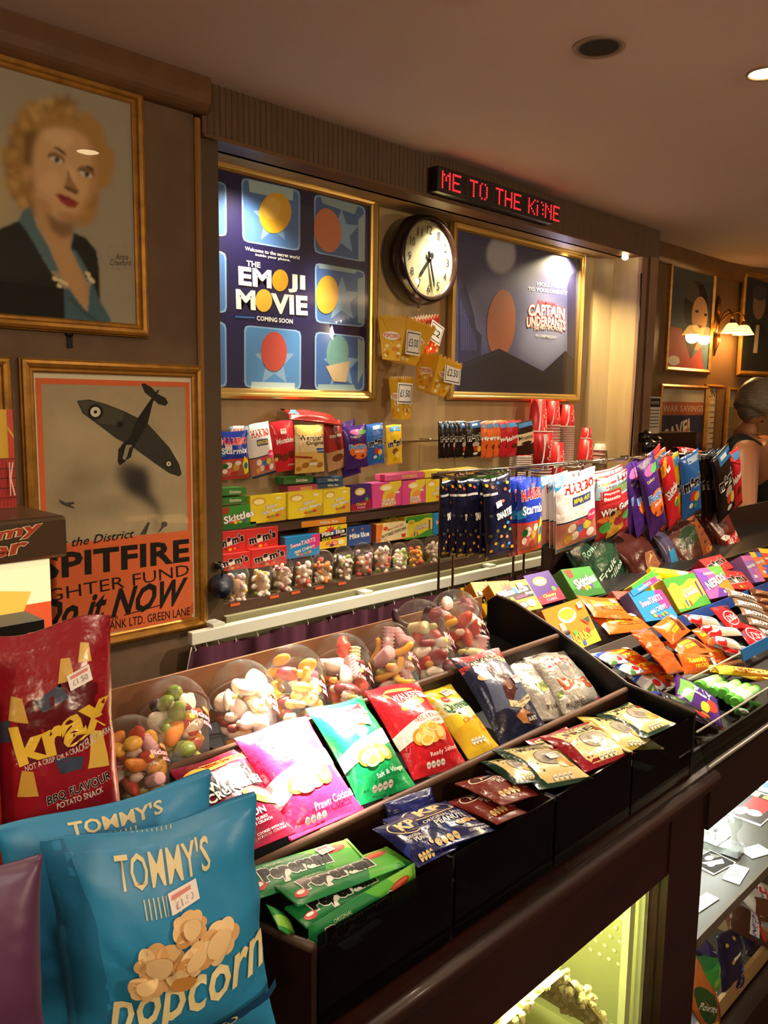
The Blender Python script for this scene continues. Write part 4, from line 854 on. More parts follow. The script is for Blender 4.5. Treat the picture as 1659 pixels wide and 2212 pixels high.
picture(5.33, 5.58, c1[2], c0[2], 2.092, [R(0, 0, 1, 1, '#22201c'), E(.5, .72, .22, .16, '#6f5136'), E(.5, .84, .24, .08, '#35302a'), P('#15130f', 0, 0, 1, 0, .95, .42, .6, .52, .35, .52, .05, .4), P('#8a7a60', .4, .2, .55, .2, .56, .5, .44, .5)], '#22201c', 'dark framed portrait of a man in a cap, right of the wall lamp', prof=[(-0.003, 0), (-0.003, 0.01), (0.014, 0.02), (0.026, 0.014), (0.028, 0)], rz=-0.36)
rpic([(1428, 838), (1514, 1010)], 2.2, [R(0, 0, 1, 1, '#232a4c'), R(0, .84, 1, 1, '#b8aa92'), R(0, .68, 1, .84, '#a8563a'), T('WAR SAVINGS', .5, .76, .9, .08, '#c9b79a', b=.03), P('#c0663c', .05, .28, .35, .34, .62, .62, .62, .45, .1, .05), T('SAVE!', .38, .48, .56, .2, '#d8cbb0', rot=12, b=.06), E(.42, .12, .1, .12, '#9a6a48')], '#232a4c', 'framed blue and orange savings poster behind the counter, under the dark haired portrait', 'poster')
rpic([(1524, 838), (1556, 1010)], 2.2, [R(0, 0, 1, 1, '#bfae90'), T('KINEMA', .5, .93, .8, .09, '#3b2f26', b=.05), T('IN THE WOODS', .5, .86, .5, .02, '#3b2f26'), T('WOODHALL SPA', .5, .79, .7, .035, '#3b2f26', b=.05)]+[R(.2+.05*(k % 3), .70-k*.065, .8-.04*(k % 2), .715-k*.065, '#6a5a48') for k in range(10)], '#bfae90', 'tall narrow framed playbill headed Kinema, beside the savings poster', 'poster')
rpic([(1572, 845), (1604, 1010)], 2.17, [R(0, 0, 1, 1, '#8f8268'), R(.1, .1, .9, .8, '#6a5c46')], '#8f8268', 'small framed print half hidden behind the head of the person')
t = empty('wall_lamp', None, 'gilt double wall lamp with glowing flower shaped glass shades', 'wall lamp', M=wall_M(5.08, 2.198, 2.06)); WB = mat('antique_brass', '#7a5020', 0.35, metal=0.8)
b = MB(); b.lathe([(0.0004, 0.02), (0.03, 0.016), (0.042, 0)], 16, M=Matrix.Scale(1.7, 4, (0, 1, 0))); b.tube([(0, 0.06, 0.01), (-0.01, 0.10, 0.014), (0.004, 0.14, 0.012), (0, 0.17, 0.008)], [0.018, 0.012, 0.014, 0.003], 8); b.tube([(0, -0.06, 0.01), (0.006, -0.10, 0.014), (-0.004, -0.14, 0.012), (0, -0.19, 0.004)], [0.020, 0.024, 0.012, 0.003], 8); b.build('backplate', WB, t)
for s_ in (-1, 1):
    ex = 0.085*s_+0.02
    b = MB(); b.tube([(0, 0.0, 0.02), (ex*0.4, 0.06, 0.06), (ex*0.8, 0.075, 0.10), (ex, 0.05, 0.125), (ex, 0.02, 0.13)], 0.006, 8); b.build('arm', WB, t)
    b = MB(); b.lathe([(0.012, 0.02), (0.018, 0.0), (0.03, -0.02)], 14, M=Matrix.Translation((ex, 0.0, 0.13)) @ Matrix.Rotation(-math.pi/2, 4, 'X')); b.build('cup', WB, t)
    b = MB(); vs = []; n = 40
    for (r, z, wv) in ((0.014, 0.0, 0), (0.032, -0.015, 0.001), (0.046, -0.04, 0.003), (0.056, -0.062, 0.008)):
        for k in range(n): a = 2*math.pi*k/n; rr = r+wv*math.cos(7*a); vs.append((ex+rr*math.cos(a), z, 0.13+rr*math.sin(a)))
    b.add(vs, [(i*n+k, i*n+(k+1) % n, (i+1)*n+(k+1) % n, (i+1)*n+k) for i in range(3) for k in range(n)], smooth=True); b.build('shade', mat('shade_glow', '#ffc060', 0.3, emit=7, ecol='#ffb24a'), t)
    b = MB(); b.lathe([(0.0004, 0.02), (0.014, 0.012), (0.018, 0), (0.012, -0.014), (0.0004, -0.02)], 12, M=Matrix.Translation((ex, -0.035, 0.13))); b.build('bulb', mat('bulb_glow', '#fff2c8', 0.5, emit=60, ecol='#ffdc9a'), t)
    bulb('lamp_light', (5.08+ex, 2.198-0.13, 1.985), 5, (1, 0.66, 0.28), 0.04)
# leaflet, black kit on a far ledge beside the posts
c = at(1392, 940, y=2.1)
b = MB(); b.box(4.02, 4.60, 2.06, 2.19, 1.10, 1.42); tag(b.build('back_shelf_unit', DARKW), 'dark shelf unit against the far wall behind the hanging bags', 'shelf unit')
a = at(1388, 905, y=2.08); c = at(1412, 1000, y=2.08)
t = empty('notice', None, 'small black and white notice beside the pale posts', 'notice', M=wall_M((a[0]+c[0])/2, 2.055, 1.42)); b = MB(); b.box(-0.06, 0.06, 0, 0.19, 0, 0.002, '#c9c2b0'); n_ = b.build('sheet', PAPER, t)
flat_print([R(0.05, .72, .95, .96, '#2a2622'), T('NOTICE', .5, .84, .7, .08, '#c9c2b0')]+[R(.1, .62-k*.09, .9, .65-k*.09, '#6a6258') for k in range(6)], 0.12, 0.19, n_, PAPER, z=0.0026)
for k, (px, py, r) in enumerate(((1395, 945, 0.05), (1420, 955, 0.04), (1405, 965, 0.05))):
    c = at(px, py, y=2.02-k*0.02); b = MB(); vs = [(c[0]+v.x*r*1.3*(1+.3*noise.noise(v*3)), c[1]+v.y*r*.8, c[2]+v.z*r*.8*(1+.4*noise.noise(v*2.5))) for v in IV]; b.add(vs, IF, smooth=True); tag(b.build('black_case', BLACKP), ['rounded black case on the far ledge, leftmost', 'smaller black case on the far ledge, right one', 'black case lying lowest on the far ledge'][k], 'case')

# ================================================================== CURTAIN under the niche
t = empty('curtain_rail', (2.2, 2.0, 0.89), 'long white plastic curtain rail under the niche', 'curtain rail')
b = MB(); b.box(-0.955, 1.10, -0.012, 0.012, -0.018, 0.020); b.build('rail', WHITEP, t, bevel=0.003)
for x in (-0.86, -0.25, 0.45, 0.95): b = MB(); b.box(x-0.02, x+0.02, -0.008, 0.05, 0.018, 0.030); b.build('bracket', WHITEP, t)
b = MB(); b.tube([(-0.958, -0.014, -0.02), (-0.965, -0.016, -0.04), (-0.99, -0.018, -0.14), (-1.0, -0.018, -0.16)], 0.0015, 5); b.build('cord', mat('cord_white', '#d8d0c0', 0.6), t)
gx = [-0.94, -0.90, -0.86, -0.80]+[-0.72+0.1*k for k in range(18)]
for x in gx:
    b = MB(); b.tube([(x, 0, -0.018), (x, -0.002, -0.028), (x+0.004, -0.002, -0.034), (x, -0.002, -0.040)], 0.0022, 5); b.build('glider', WHITEP, t)
b = MB(); nx = 420; nz = 10; vs = []
for i in range(nx+1):
    u = i/nx; x = 1.245+u*2.05
    for j in range(nz+1):
        v = j/nz; z = 0.858-v*0.66; am = 0.008+0.016*min(1, v*4)
        ph = u*95+2.2*noise.noise(Vector((u*14, v*0.7, 3)))*2.4
        yy = 1.995+am*math.sin(ph)+0.006*noise.noise(Vector((u*60, v*2, 1))); xx = x-(0.035*max(0, 1-u*9)*v*2.2)+0.004*math.sin(ph*1.7)
        vs.append((xx, min(yy, 2.03), z+0.004*math.sin(ph*0.5)*(j == 0)))
b.add(vs, [(i*(nz+1)+j, (i+1)*(nz+1)+j, (i+1)*(nz+1)+j+1, i*(nz+1)+j+1) for i in range(nx) for j in range(nz)], smooth=True)
tag(b.build('curtain', mat('plum_cloth', '#4e1e34', 0.85, bump=0.2, bscale=300)), 'gathered plum curtain hanging from the white rail under the niche', 'curtain')
# torch on its hook
c = at(479, 1270, y=2.0); t = empty('torch', None, 'dark blue rubber torch hanging from a hook at the corner of the niche', 'torch', M=Matrix.Translation(c) @ Matrix.Rotation(-0.6, 4, 'Z'))
b = MB(); b.lathe([(0.0004, 0.05), (0.022, 0.045), (0.026, 0.02), (0.033, 0.0), (0.037, -0.03), (0.035, -0.04), (0.030, -0.041)], 28, axis=1); b.build('body', mat('torch_rubber', '#101828', 0.45), t)
b = MB(); b.lathe([(0.030, -0.037), (0.020, -0.032), (0.0004, -0.028)], 24, axis=1, smooth=False); b.build('reflector', mat('torch_lens', '#b8b8c0', 0.15, metal=0.9, bump=1, bscale=120, bdist=0.004), t)
b = MB(); b.tube([(0, 0, 0.035), (0.004, 0, 0.05), (0, 0, 0.062), (-0.01, 0.005, 0.064)], 0.004, 8); b.build('loop', mat('torch_rubber'), t)
c = at(478, 1224, y=2.02); b = MB(); b.tube([(0, 0.02, 0.006), (0, -0.005, 0.006), (0, -0.012, -0.006), (0.0, -0.004, -0.014)], 0.003, 8); b.box(-0.012, 0.012, 0.018, 0.022, -0.01, 0.012); tag(b.build('hook', CHROME, loc=c), 'small metal hook above the blue torch', 'hook')
# ================================================================== CRISP STAND CONTENTS
WH = '#f2efe8'
def gda(x, y, w_, h_, col=WH, n=4):
    o = []
    for k in range(n): o.append(E(x+(k-(n-1)/2)*w_/n, y, w_/n*0.46, h_/2, col)); o.append(R(x+(k-(n-1)/2)*w_/n-w_/n*.3, y-h_*.08, x+(k-(n-1)/2)*w_/n+w_/n*.3, y+h_*.08, '#8a8880'))
    return o
def crisps(cx, cy, s, c1='#f0b04a', c2='#d98d2e', c3='#f7cf80'):
    o = []
    for (dx, dy, rx, ry, r, c) in ((-.75, .05, .5, .30, 20, c2), (-.1, .1, .62, .34, -30, c1), (.62, .05, .42, .30, 40, c2), (.25, .32, .4, .2, -10, c3), (-.4, -.1, .5, .22, 10, c3)):
        o.append(E(cx+dx*s, cy+dy*s, rx*s, ry*s, c, r)); o.append(E(cx+dx*s, cy+dy*s, rx*s*.7, ry*s*.6, c3 if c != c3 else c1, r))
    return o
def walkers(body, flav, taste='#7a8a7a', extra=()):
    return [E(.5, .86, .34, .085, '#f3c860'), P('#d0202a', .20, .90, .26, .80, .36, .70, .52, .68, .72, .74, .82, .84, .84, .92, .6, .87, .4, .88), E(.52, .70, .27, .055, '#f4b83c', 12), E(.54, .715, .2, .035, '#fbd987', 12), T('WALKERS', .52, .80, .60, .085, WH, rot=4, o='#d0202a', b=.05),
            P('#dcdcd6', 0, .44, .25, .50, .6, .56, 1, .60, 1, .46, .7, .40, .35, .36, 0, .30), T('FRESH TASTE', .60, .515, .52, .042, taste, rot=4, b=.02), T('GUARANTEED', .60, .46, .42, .028, taste, rot=4, b=0)]+crisps(.5, .33, .26)+[T(flav, .62, .17, .52, .05, WH, rot=3, b=.01)]+gda(.42, .085, .36, .055)+list(extra)
D = {}
D['wheat'] = [R(0, 0, 1, 1, '#6d1026'), P('#f3cd56', .3, .94, .95, .96, .97, .86, .32, .82), T('GRAB BAG', .63, .895, .6, .06, '#c2571c', rot=2, b=.06), E(.16, .80, .2, .09, '#f0b24a', 20), P('#b01a38', .34, .80, .9, .84, .85, .74, .55, .68, .36, .74), P('#f2e8e8', .6, .80, .64, .72, .66, .78), P('#f2e8e8', .72, .80, .78, .73, .80, .8),
    P('#17100f', .12, .70, .95, .78, 1, .62, .9, .50, .1, .56), T('WHEAT', .5, .66, .66, .10, WH, rot=6, o='#17100f', b=.07), T('CRUNCHIES', .55, .555, .86, .10, WH, rot=6, o='#17100f', b=.07), E(.78, .40, .26, .075, '#f0b040', -20), E(.8, .41, .2, .035, '#f8d070', -20), T('CRISPY', .44, .33, .4, .05, WH, rot=4, b=.05), T('BACON', .5, .26, .46, .06, WH, rot=4, b=.05), T('MEATY TUBES', .52, .20, .4, .022, WH, rot=3, b=0), T('OF SERIOUS CRUNCH', .52, .17, .5, .022, WH, rot=3, b=0), T('COOKED WITH NO', .7, .10, .4, .018, WH, rot=3, b=0), T('ARTIFICIAL COLOURS', .7, .075, .42, .018, WH, rot=3, b=0)]
D['prawn'] = [P('#d02450', 0, 0, 1, 0, 1, 1, 0, 1), E(.5, .84, .34, .085, '#f3c860'), P('#d0202a', .20, .90, .36, .70, .72, .72, .84, .90), E(.52, .70, .27, .055, '#f4b83c', 12), T('WALKERS', .52, .80, .6, .085, WH, o='#d0202a', b=.05), P('#efe4e2', 0, .48, .3, .54, .6, .58, 1, .62, 1, .46, .7, .42, .3, .36, 0, .24), T('FRESH TASTE', .6, .53, .5, .04, '#a08a90', rot=4), T('GUARANTEED', .6, .48, .4, .028, '#a08a90', rot=4, b=0)]+crisps(.5, .36, .27)+[R(0, 0, 1, .03, '#a01840'), T('Prawn Cocktail', .66, .165, .58, .06, WH, rot=2, b=.015)]+gda(.36, .085, .3, .055)
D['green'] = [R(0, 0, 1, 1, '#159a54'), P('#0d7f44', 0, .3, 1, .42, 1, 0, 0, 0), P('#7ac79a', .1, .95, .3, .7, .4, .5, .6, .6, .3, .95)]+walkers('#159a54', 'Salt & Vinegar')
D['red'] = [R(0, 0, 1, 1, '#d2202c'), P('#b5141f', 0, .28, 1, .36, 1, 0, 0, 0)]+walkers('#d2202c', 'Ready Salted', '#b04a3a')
D['quav'] = [R(0, 0, 1, 1, '#e8d234'), P('#efe9b4', 0, .76, .4, .8, 1, .7, 1, .46, .5, .48, 0, .55), E(.2, .9, .12, .06, '#f5efb0'), E(.75, .86, .14, .06, '#f5efb0'), E(.34, .76, .11, .05, '#c8342a'), T('WALKERS', .34, .76, .16, .03, WH, b=.02), T('Quavers', .54, .62, .86, .16, '#1e6a38', rot=6, b=.06, arc=.02), T('Cheese', .56, .42, .5, .06, '#e07a1e', rot=8, b=.06), T('FLAVOUR', .6, .375, .2, .02, '#b08a2a', rot=8, b=0), P('#d9b428', 0, .34, 1, .44, 1, 0, 0, 0), E(.8, .3, .12, .06, '#e8962a', 30), E(.8, .3, .06, .03, '#d9b428', 30)]+gda(.45, .16, .4, .07)
D['hob'] = [R(0, 0, 1, 1, '#232946'), P('#b3342e', 0, 1, 1, 1, 1, .86, .8, .90, .62, .84, .5, .88, .38, .82, .2, .85, 0, .78), P('#5a6078', .1, .3, .5, .25, .95, .4, .95, .8, .6, .84, .2, .78), P('#d8c79e', .14, .76, .2, .88, .5, .955, .8, .92, .94, .84, .9, .78, .7, .86, .5, .88, .3, .82, .22, .74), T('HOBGOBLIN', .52, .85, .74, .085, '#151010', b=.05, arc=.05, rot=3),
    P('#4a2018', .4, .8, .56, .82, .66, .76, .6, .7, .72, .62, .7, .5, .6, .42, .45, .34, .36, .4, .42, .55, .38, .68), E(.55, .74, .1, .04, '#8c2c22', 20), E(.56, .7, .07, .04, '#a8735a'), P('#8a5a44', .48, .55, .62, .6, .6, .48, .5, .46), E(.2, .68, .09, .04, '#d8b890'), P('#dcc79a', .36, .30, .6, .26, .9, .33, .93, .40, .6, .33, .38, .37), T('Spit Roast Steak', .65, .325, .48, .042, '#3a201a', rot=8, b=.02, sh=.3), T('Flavour Potato Crisps', .65, .285, .36, .02, '#3a201a', rot=8, b=0), P('#b0743c', .4, .2, .5, .12, .66, .1, .72, .2, .6, .26), R(.62, .09, .84, .19, '#2a1a20'), T('BURTS', .73, .14, .18, .04, WH, b=.02), E(.2, .2, .2, .1, '#1a1c34')]
D['dog'] = [T('Salty', .5, .72, .62, .2, '#c0472c', rot=6, b=.05), T('Dog', .55, .38, .7, .24, '#c8522c', rot=4, b=.05), P('#b9b4ac', .36, .78, .5, .8, .6, .62, .62, .48, .52, .44, .42, .54, .38, .66), E(.40, .76, .05, .02, '#3a3430'), P('#d86a98', .78, .12, .96, .16, .96, .08, .80, .05), T('hand cooked', .4, .93, .5, .04, '#4a4038', rot=4), T('BITE BACK!', .3, .12, .4, .04, '#4a4038', rot=3, b=.02), P('#8a9a54', .05, .3, .16, .32, .14, .24, .06, .22)]
D['dog2'] = [T('hand', .3, .9, .3, .05, '#4a4038', rot=4), T('CRISPS', .62, .86, .4, .05, '#4a4038', rot=4, b=.02), P('#8a9a54', .3, .5, .8, .6, .7, .42, .4, .36), T('BITE BACK!', .6, .18, .5, .05, '#4a4038', rot=3, b=.02)]
D['kp'] = [R(0, 0, 1, 1, '#181d56'), P('#2a3a8c', .5, .55, 1, .9, 1, .75), P('#2a3a8c', .5, .5, 1, .3, 1, .15), P('#2a3a8c', .4, .4, .5, 0, .35, 0), P('#2a3a8c', .3, .45, 0, .2, 0, .35), E(.5, .74, .40, .22, '#f0d9a0', 0, 30), E(.5, .74, .375, .195, '#181d56', 0, 30), P('#2f7ac4', .44, .64, .6, .64, .52, .78), T('KP', .5, .75, .46, .24, '#f3dca2', b=.10, sh=.15), T('QUALITY ASSURED SINCE 1953', .5, .585, .4, .02, '#c8b88a', b=0), T('ORIGINAL SALT', .5, .46, .62, .065, WH, b=.03), T('PEANUTS', .55, .37, .5, .09, WH, b=.04), E(.72, .26, .09, .04, '#d8a25a', 10), E(.62, .25, .07, .04, '#c88c44', -20), E(.86, .27, .05, .03, '#d8a25a')]+gda(.3, .10, .36, .12, '#e3c77c')+[T('HIGH IN FIBRE', .8, .14, .3, .03, WH, b=0), T('SOURCE OF PROTEIN', .8, .09, .34, .03, WH, b=0)]
D['dr'] = [R(0, 0, 1, 1, '#6e2218'), E(.42, .78, .34, .16, '#e8dcc8', 0, 28), E(.42, .78, .315, .135, '#4e1812', 0, 28), T('KP', .42, .79, .36, .17, '#e8dcc8', b=.10, sh=.15), P('#2f7ac4', .40, .70, .52, .70, .46, .80), T('DRY ROASTED', .60, .57, .5, .06, WH, b=.02), T('PEANUTS', .62, .49, .42, .08, WH, b=.03), E(.75, .36, .08, .04, '#b0703c')]+gda(.36, .20, .46, .14, '#d8a862')+[T('HIGH IN FIBRE', .82, .28, .28, .04, '#d8b890', b=0), T('PROTEIN', .82, .2, .2, .03, '#d8b890', b=0)]
def smiths(side, l1, l2):
    return [R(0, 0, 1, 1, side), P('#d8c486', .10, .90, .22, .98, 1, .98, 1, .02, .24, .02, .12, .16), P(side, .10, .90, .22, .98, .13, .98), T(l1, .58, .88, .5, .06, '#26221c', b=.03, arc=.01), T(l2, .56, .76, .70, .12, '#26221c', b=.07, arc=.015), E(.56, .50, .27, .19, '#6f6a5c', 0, 26), E(.56, .50, .25, .175, '#a9a08a', 0, 26), P('#857c70', .4, .48, .5, .6, .62, .56, .72, .44, .6, .36, .44, .38), E(.72, .36, .14, .08, '#dd9a3c', 20), E(.66, .30, .1, .06, '#e8ae50', -10), E(.78, .30, .1, .05, '#d08a30'), R(.78, .66, .98, .74, '#8c2c22')]+gda(.5, .12, .36, .09, '#efe6c8')
D['moments'] = smiths('#163322', 'CHEESE', 'MOMENTS')
D['fries'] = smiths('#8c1220', 'BACON', 'FRIES')
D['scampi'] = smiths('#a8962c', 'SCAMPI', 'FRIES')
D['pep'] = [R(0, 0, 1, 1, '#1a8044'), P('#57b83c', .5, 1, 1, 1, 1, 0, .6, 0, .68, .5), P('#8ccf48', .72, 1, 1, 1, 1, .6, .8, .7), P('#0f7a40', 0, 0, .5, 0, .3, .35, 0, .3), E(.80, .70, .12, .14, '#b8402c', 6), E(.80, .73, .10, .07, '#d86a48', 6), T('ORIGINAL', .27, .78, .16, .12, '#cfe8c0', b=.03), T('Peperami', .42, .45, .60, .56, '#141412', b=.16, o=WH, ow=.12), E(.08, .26, .05, .13, '#c8342a'), E(.08, .3, .03, .06, WH), R(0, 0, .03, 1, '#187a40'), R(.97, 0, 1, 1, '#79c04a')]
PK = 'crisp packets in the middle tray'; PN = 'small packets in the front tray'
bag('crisp_packet', 'maroon wheat snack packet half behind the tall blue bag, first in the middle tray', 'crisp packet', [(478, 1868), (630, 1800), (528, 1612), (372, 1668)], .825, .955, D['wheat'], '#6d1026', .045, PK, key='wheat')
bag('crisp_packet', 'bright pink prawn cocktail crisp packet under the strongest light', 'crisp packet', [(630, 1818), (777, 1752), (667, 1540), (504, 1600)], .825, .96, D['prawn'], '#c41e48', .05, PK, key='prawn')
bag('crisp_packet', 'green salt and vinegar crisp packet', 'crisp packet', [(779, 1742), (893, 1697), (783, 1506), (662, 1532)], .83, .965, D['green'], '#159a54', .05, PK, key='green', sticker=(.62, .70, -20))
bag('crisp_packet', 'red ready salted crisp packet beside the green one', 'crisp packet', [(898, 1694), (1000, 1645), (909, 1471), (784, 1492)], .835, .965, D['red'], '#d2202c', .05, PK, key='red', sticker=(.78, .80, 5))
bag('crisp_packet', 'yellow cheese curls packet between the red and the goblin packets', 'crisp packet', [(1000, 1649), (1081, 1616), (969, 1477), (925, 1495)], .835, .965, D['quav'], '#e8d234', .04, PK, key='quav', sticker=(.55, .86, 10))
bag('crisp_packet', 'dark blue packet with a red top and a goblin name banner', 'crisp packet', [(1079, 1612), (1173, 1576), (1079, 1390), (987, 1434)], .835, .965, D['hob'], '#232946', .05, PK, key='hob', sticker=(.78, .56, 5))
bag('crisp_packet', 'crumpled silver foil crisp packet behind the one with orange letters', 'crisp packet', [(1150, 1570), (1222, 1540), (1162, 1412), (1112, 1430)], .86, .97, D['dog2'], '#b9b2a6', .03, PK, FOIL, key='dog2', crk=2.0)
bag('crisp_packet', 'silver foil crisp packet with big orange letters, last in the middle tray', 'crisp packet', [(1208, 1563), (1305, 1512), (1212, 1395), (1150, 1423)], .84, .96, D['dog'], '#c4bdb0', .04, PK, FOIL, key='dog', crk=1.8)
# front tray
def pep(q, yb, yt, lab, s, **k): bag('meat_stick_packet', lab, 'snack packet', q, yb, yt, D['pep'], '#1f9a50', .014, 'green meat stick packets', SATIN, seed=s, seal=.0, key='pep', crk=.25, pinch=0.0, nu=20, nv=8, **k)
pep([(674, 2058), (903, 1941), (890, 1893), (663, 1975)], .672, .676, 'green meat stick packet standing against the front pane', 3)
pep([(664, 2002), (885, 1897), (842, 1864), (607, 1958)], .685, .725, 'green meat stick packet lying third down in the front tray', 4)
pep([(653, 1960), (877, 1864), (835, 1826), (594, 1920)], .695, .745, 'green meat stick packet lying across the middle of its pile', 5)
pep([(556, 1965), (776, 1850), (742, 1803), (532, 1893)], .735, .785, 'green meat stick packet at the back and top of its pile', 6, sticker=(.72, .72, 12))
bag('meat_stick_packet', 'green meat stick packet lying front to back, only its end showing low at the left', 'snack packet', [(596, 2006), (640, 2022), (612, 1972), (585, 1958)], .70, .74, [R(0, .1, 1, .5, '#8ccf48')], '#2f9a48', .012, 'green meat stick packets', SATIN, seed=8, crk=.3, nu=8, nv=8)
bag('nut_packet', 'blue salted peanut packet standing at the back of the front tray', 'nut packet', [(840, 1790), (945, 1745), (935, 1697), (826, 1738)], .775, .79, [R(.2, .3, .8, .7, '#232a6e')], '#181d56', .02, PN)
bag('nut_packet', 'blue salted peanut packet tucked under its twin beside the green sticks', 'nut packet', [(905, 1872), (985, 1835), (890, 1760), (803, 1790)], .67, .755, D['kp'], '#181d56', .02, PN, key='kp')
bag('nut_packet', 'blue salted peanut packet lying on top, its oval name badge in view', 'nut packet', [(938, 1848), (1058, 1790), (966, 1728), (826, 1772)], .672, .77, D['kp'], '#181d56', .028, PN, key='kp')
bag('nut_packet', 'lower brown roasted peanut packet', 'nut packet', [(1080, 1783), (1135, 1752), (1040, 1712), (956, 1732)], .672, .765, D['dr'], '#6e2218', .02, PN, key='dr')
bag('nut_packet', 'upper brown roasted peanut packet lying on the lower one', 'nut packet', [(1086, 1740), (1176, 1712), (1076, 1672), (975, 1692)], .685, .775, D['dr'], '#6e2218', .024, PN, key='dr')
bag('snack_packet', 'cream and green cheese snack packet mostly behind the brown nut packets', 'snack packet', [(1105, 1702), (1165, 1680), (1110, 1630), (1062, 1650)], .70, .775, D['moments'], '#163322', .02, PN, key='moments')
bag('snack_packet', 'cream and green cheese snack packet right of the brown nut packets', 'snack packet', [(1173, 1712), (1258, 1680), (1185, 1598), (1077, 1627)], .672, .775, D['moments'], '#163322', .03, PN, key='moments', sticker=(.6, .5, 6))
bag('snack_packet', 'cream and dark red bacon snack packet, the rear one of the two', 'snack packet', [(1225, 1690), (1300, 1655), (1225, 1568), (1137, 1604)], .70, .785, D['fries'], '#8c1220', .022, PN, key='fries')
bag('snack_packet', 'cream and dark red bacon snack packet lying in front', 'snack packet', [(1267, 1674), (1362, 1625), (1272, 1556), (1180, 1594)], .672, .77, D['fries'], '#8c1220', .03, PN, key='fries')
bag('snack_packet', 'olive yellow snack packet lying sideways between bacon and cheese packets', 'snack packet', [(1335, 1634), (1394, 1600), (1350, 1545), (1274, 1556)], .68, .77, D['scampi'], '#a8962c', .022, PN, key='scampi')
bag('snack_packet', 'cream and green cheese snack packet in the corner by the black side panel', 'snack packet', [(1398, 1600), (1447, 1562), (1362, 1515), (1290, 1545)], .675, .78, D['moments'], '#163322', .026, PN, key='moments')

# ------------------------------------------------------------------ dome tubs of mixed sweets
def ell(n1=10, n2=7, f=None):
    vs = []; fs = []
    for j in range(n2+1):
        t = math.pi*j/n2
        for k in range(n1):
            a = 2*math.pi*k/n1; vs.append(Vector((math.sin(t)*math.cos(a), math.sin(t)*math.sin(a), math.cos(t))))
    for j in range(n2):
        for k in range(n1): fs.append((j*n1+k, j*n1+(k+1) % n1, (j+1)*n1+(k+1) % n1, (j+1)*n1+k))
    return [f(v) if f else v for v in vs], fs
def tubeshape(pts, r, n=9):
    b = MB(); b.tube(pts, r, n); return [Vector(v) for v in b.v], b.f
SHAPES = {
 'jelly_bean': ell(12, 8, lambda v: Vector((v.x*1.5, v.y*.8+0.35*(v.x*v.x), v.z*.75))),
 'jelly_bear': ell(12, 9, lambda v: Vector((v.x*.85*(1+.25*math.cos(v.z*7)), v.y*.7, v.z*1.45))),
 'jelly_heart': ell(14, 8, lambda v: Vector((v.x*1.15, v.y*.5, v.z*1.05+.45*abs(v.x)-.2))),
 'jelly_worm': tubeshape([(math.cos(a)*1.2, math.sin(a*1.6)*.6, a-1.4) for a in [k*.35 for k in range(9)]], [.3]+[.42]*7+[.3]),
 'twist_marshmallow': tubeshape([(0, 0, -1.3+.2*k) for k in range(14)], [.5+.28*(k % 2) for k in range(14)], 8),
 'jelly_egg': ell(12, 8, lambda v: Vector((v.x*1.2, v.y*.9, v.z*.55))),
}
SME = {}
def sweet_mesh(kind, colr):
    k = (kind, colr)
    if k not in SME:
        vs, fs = SHAPES[kind]; me = bpy.data.meshes.new(kind); me.from_pydata([tuple(v) for v in vs], [], fs); me.polygons.foreach_set('use_smooth', [True]*len(fs))
        me.materials.append(mat('sweet_'+colr, colr, 0.42 if 'marsh' not in kind else 0.75, sub=0.4)); SME[k] = me
    return SME[k]
SK = [('jelly_bean', '#efe6d8'), ('jelly_bear', '#8fa84a'), ('jelly_heart', '#f3ead8'), ('jelly_worm', '#3a1420'), ('twist_marshmallow', '#e3b2b8'), ('jelly_egg', '#e8b43a'), ('jelly_bear', '#c8442e'), ('jelly_bean', '#e08a2a'), ('jelly_worm', '#dba82c'), ('jelly_egg', '#f2dcd0'), ('jelly_bean', '#8c3038'), ('twist_marshmallow', '#efe2b0')]
CN = {'#efe6d8': 'white', '#8fa84a': 'green', '#f3ead8': 'cream', '#3a1420': 'dark', '#e3b2b8': 'pink', '#e8b43a': 'yellow', '#c8442e': 'red', '#e08a2a': 'orange', '#dba82c': 'amber', '#f2dcd0': 'pale', '#8c3038': 'wine red', '#efe2b0': 'buttery'}
def tub_axes(base, top):
    a = Vector(top)-Vector(base); L = a.length; z = a.normalized(); x = Vector((1, 0, 0)); x = (x-z*x.dot(z)).normalized(); y = z.cross(x)
    return Matrix(((x.x, y.x, z.x, base[0]), (x.y, y.y, z.y, base[1]), (x.z, y.z, z.z, base[2]), (0, 0, 0, 1))), L
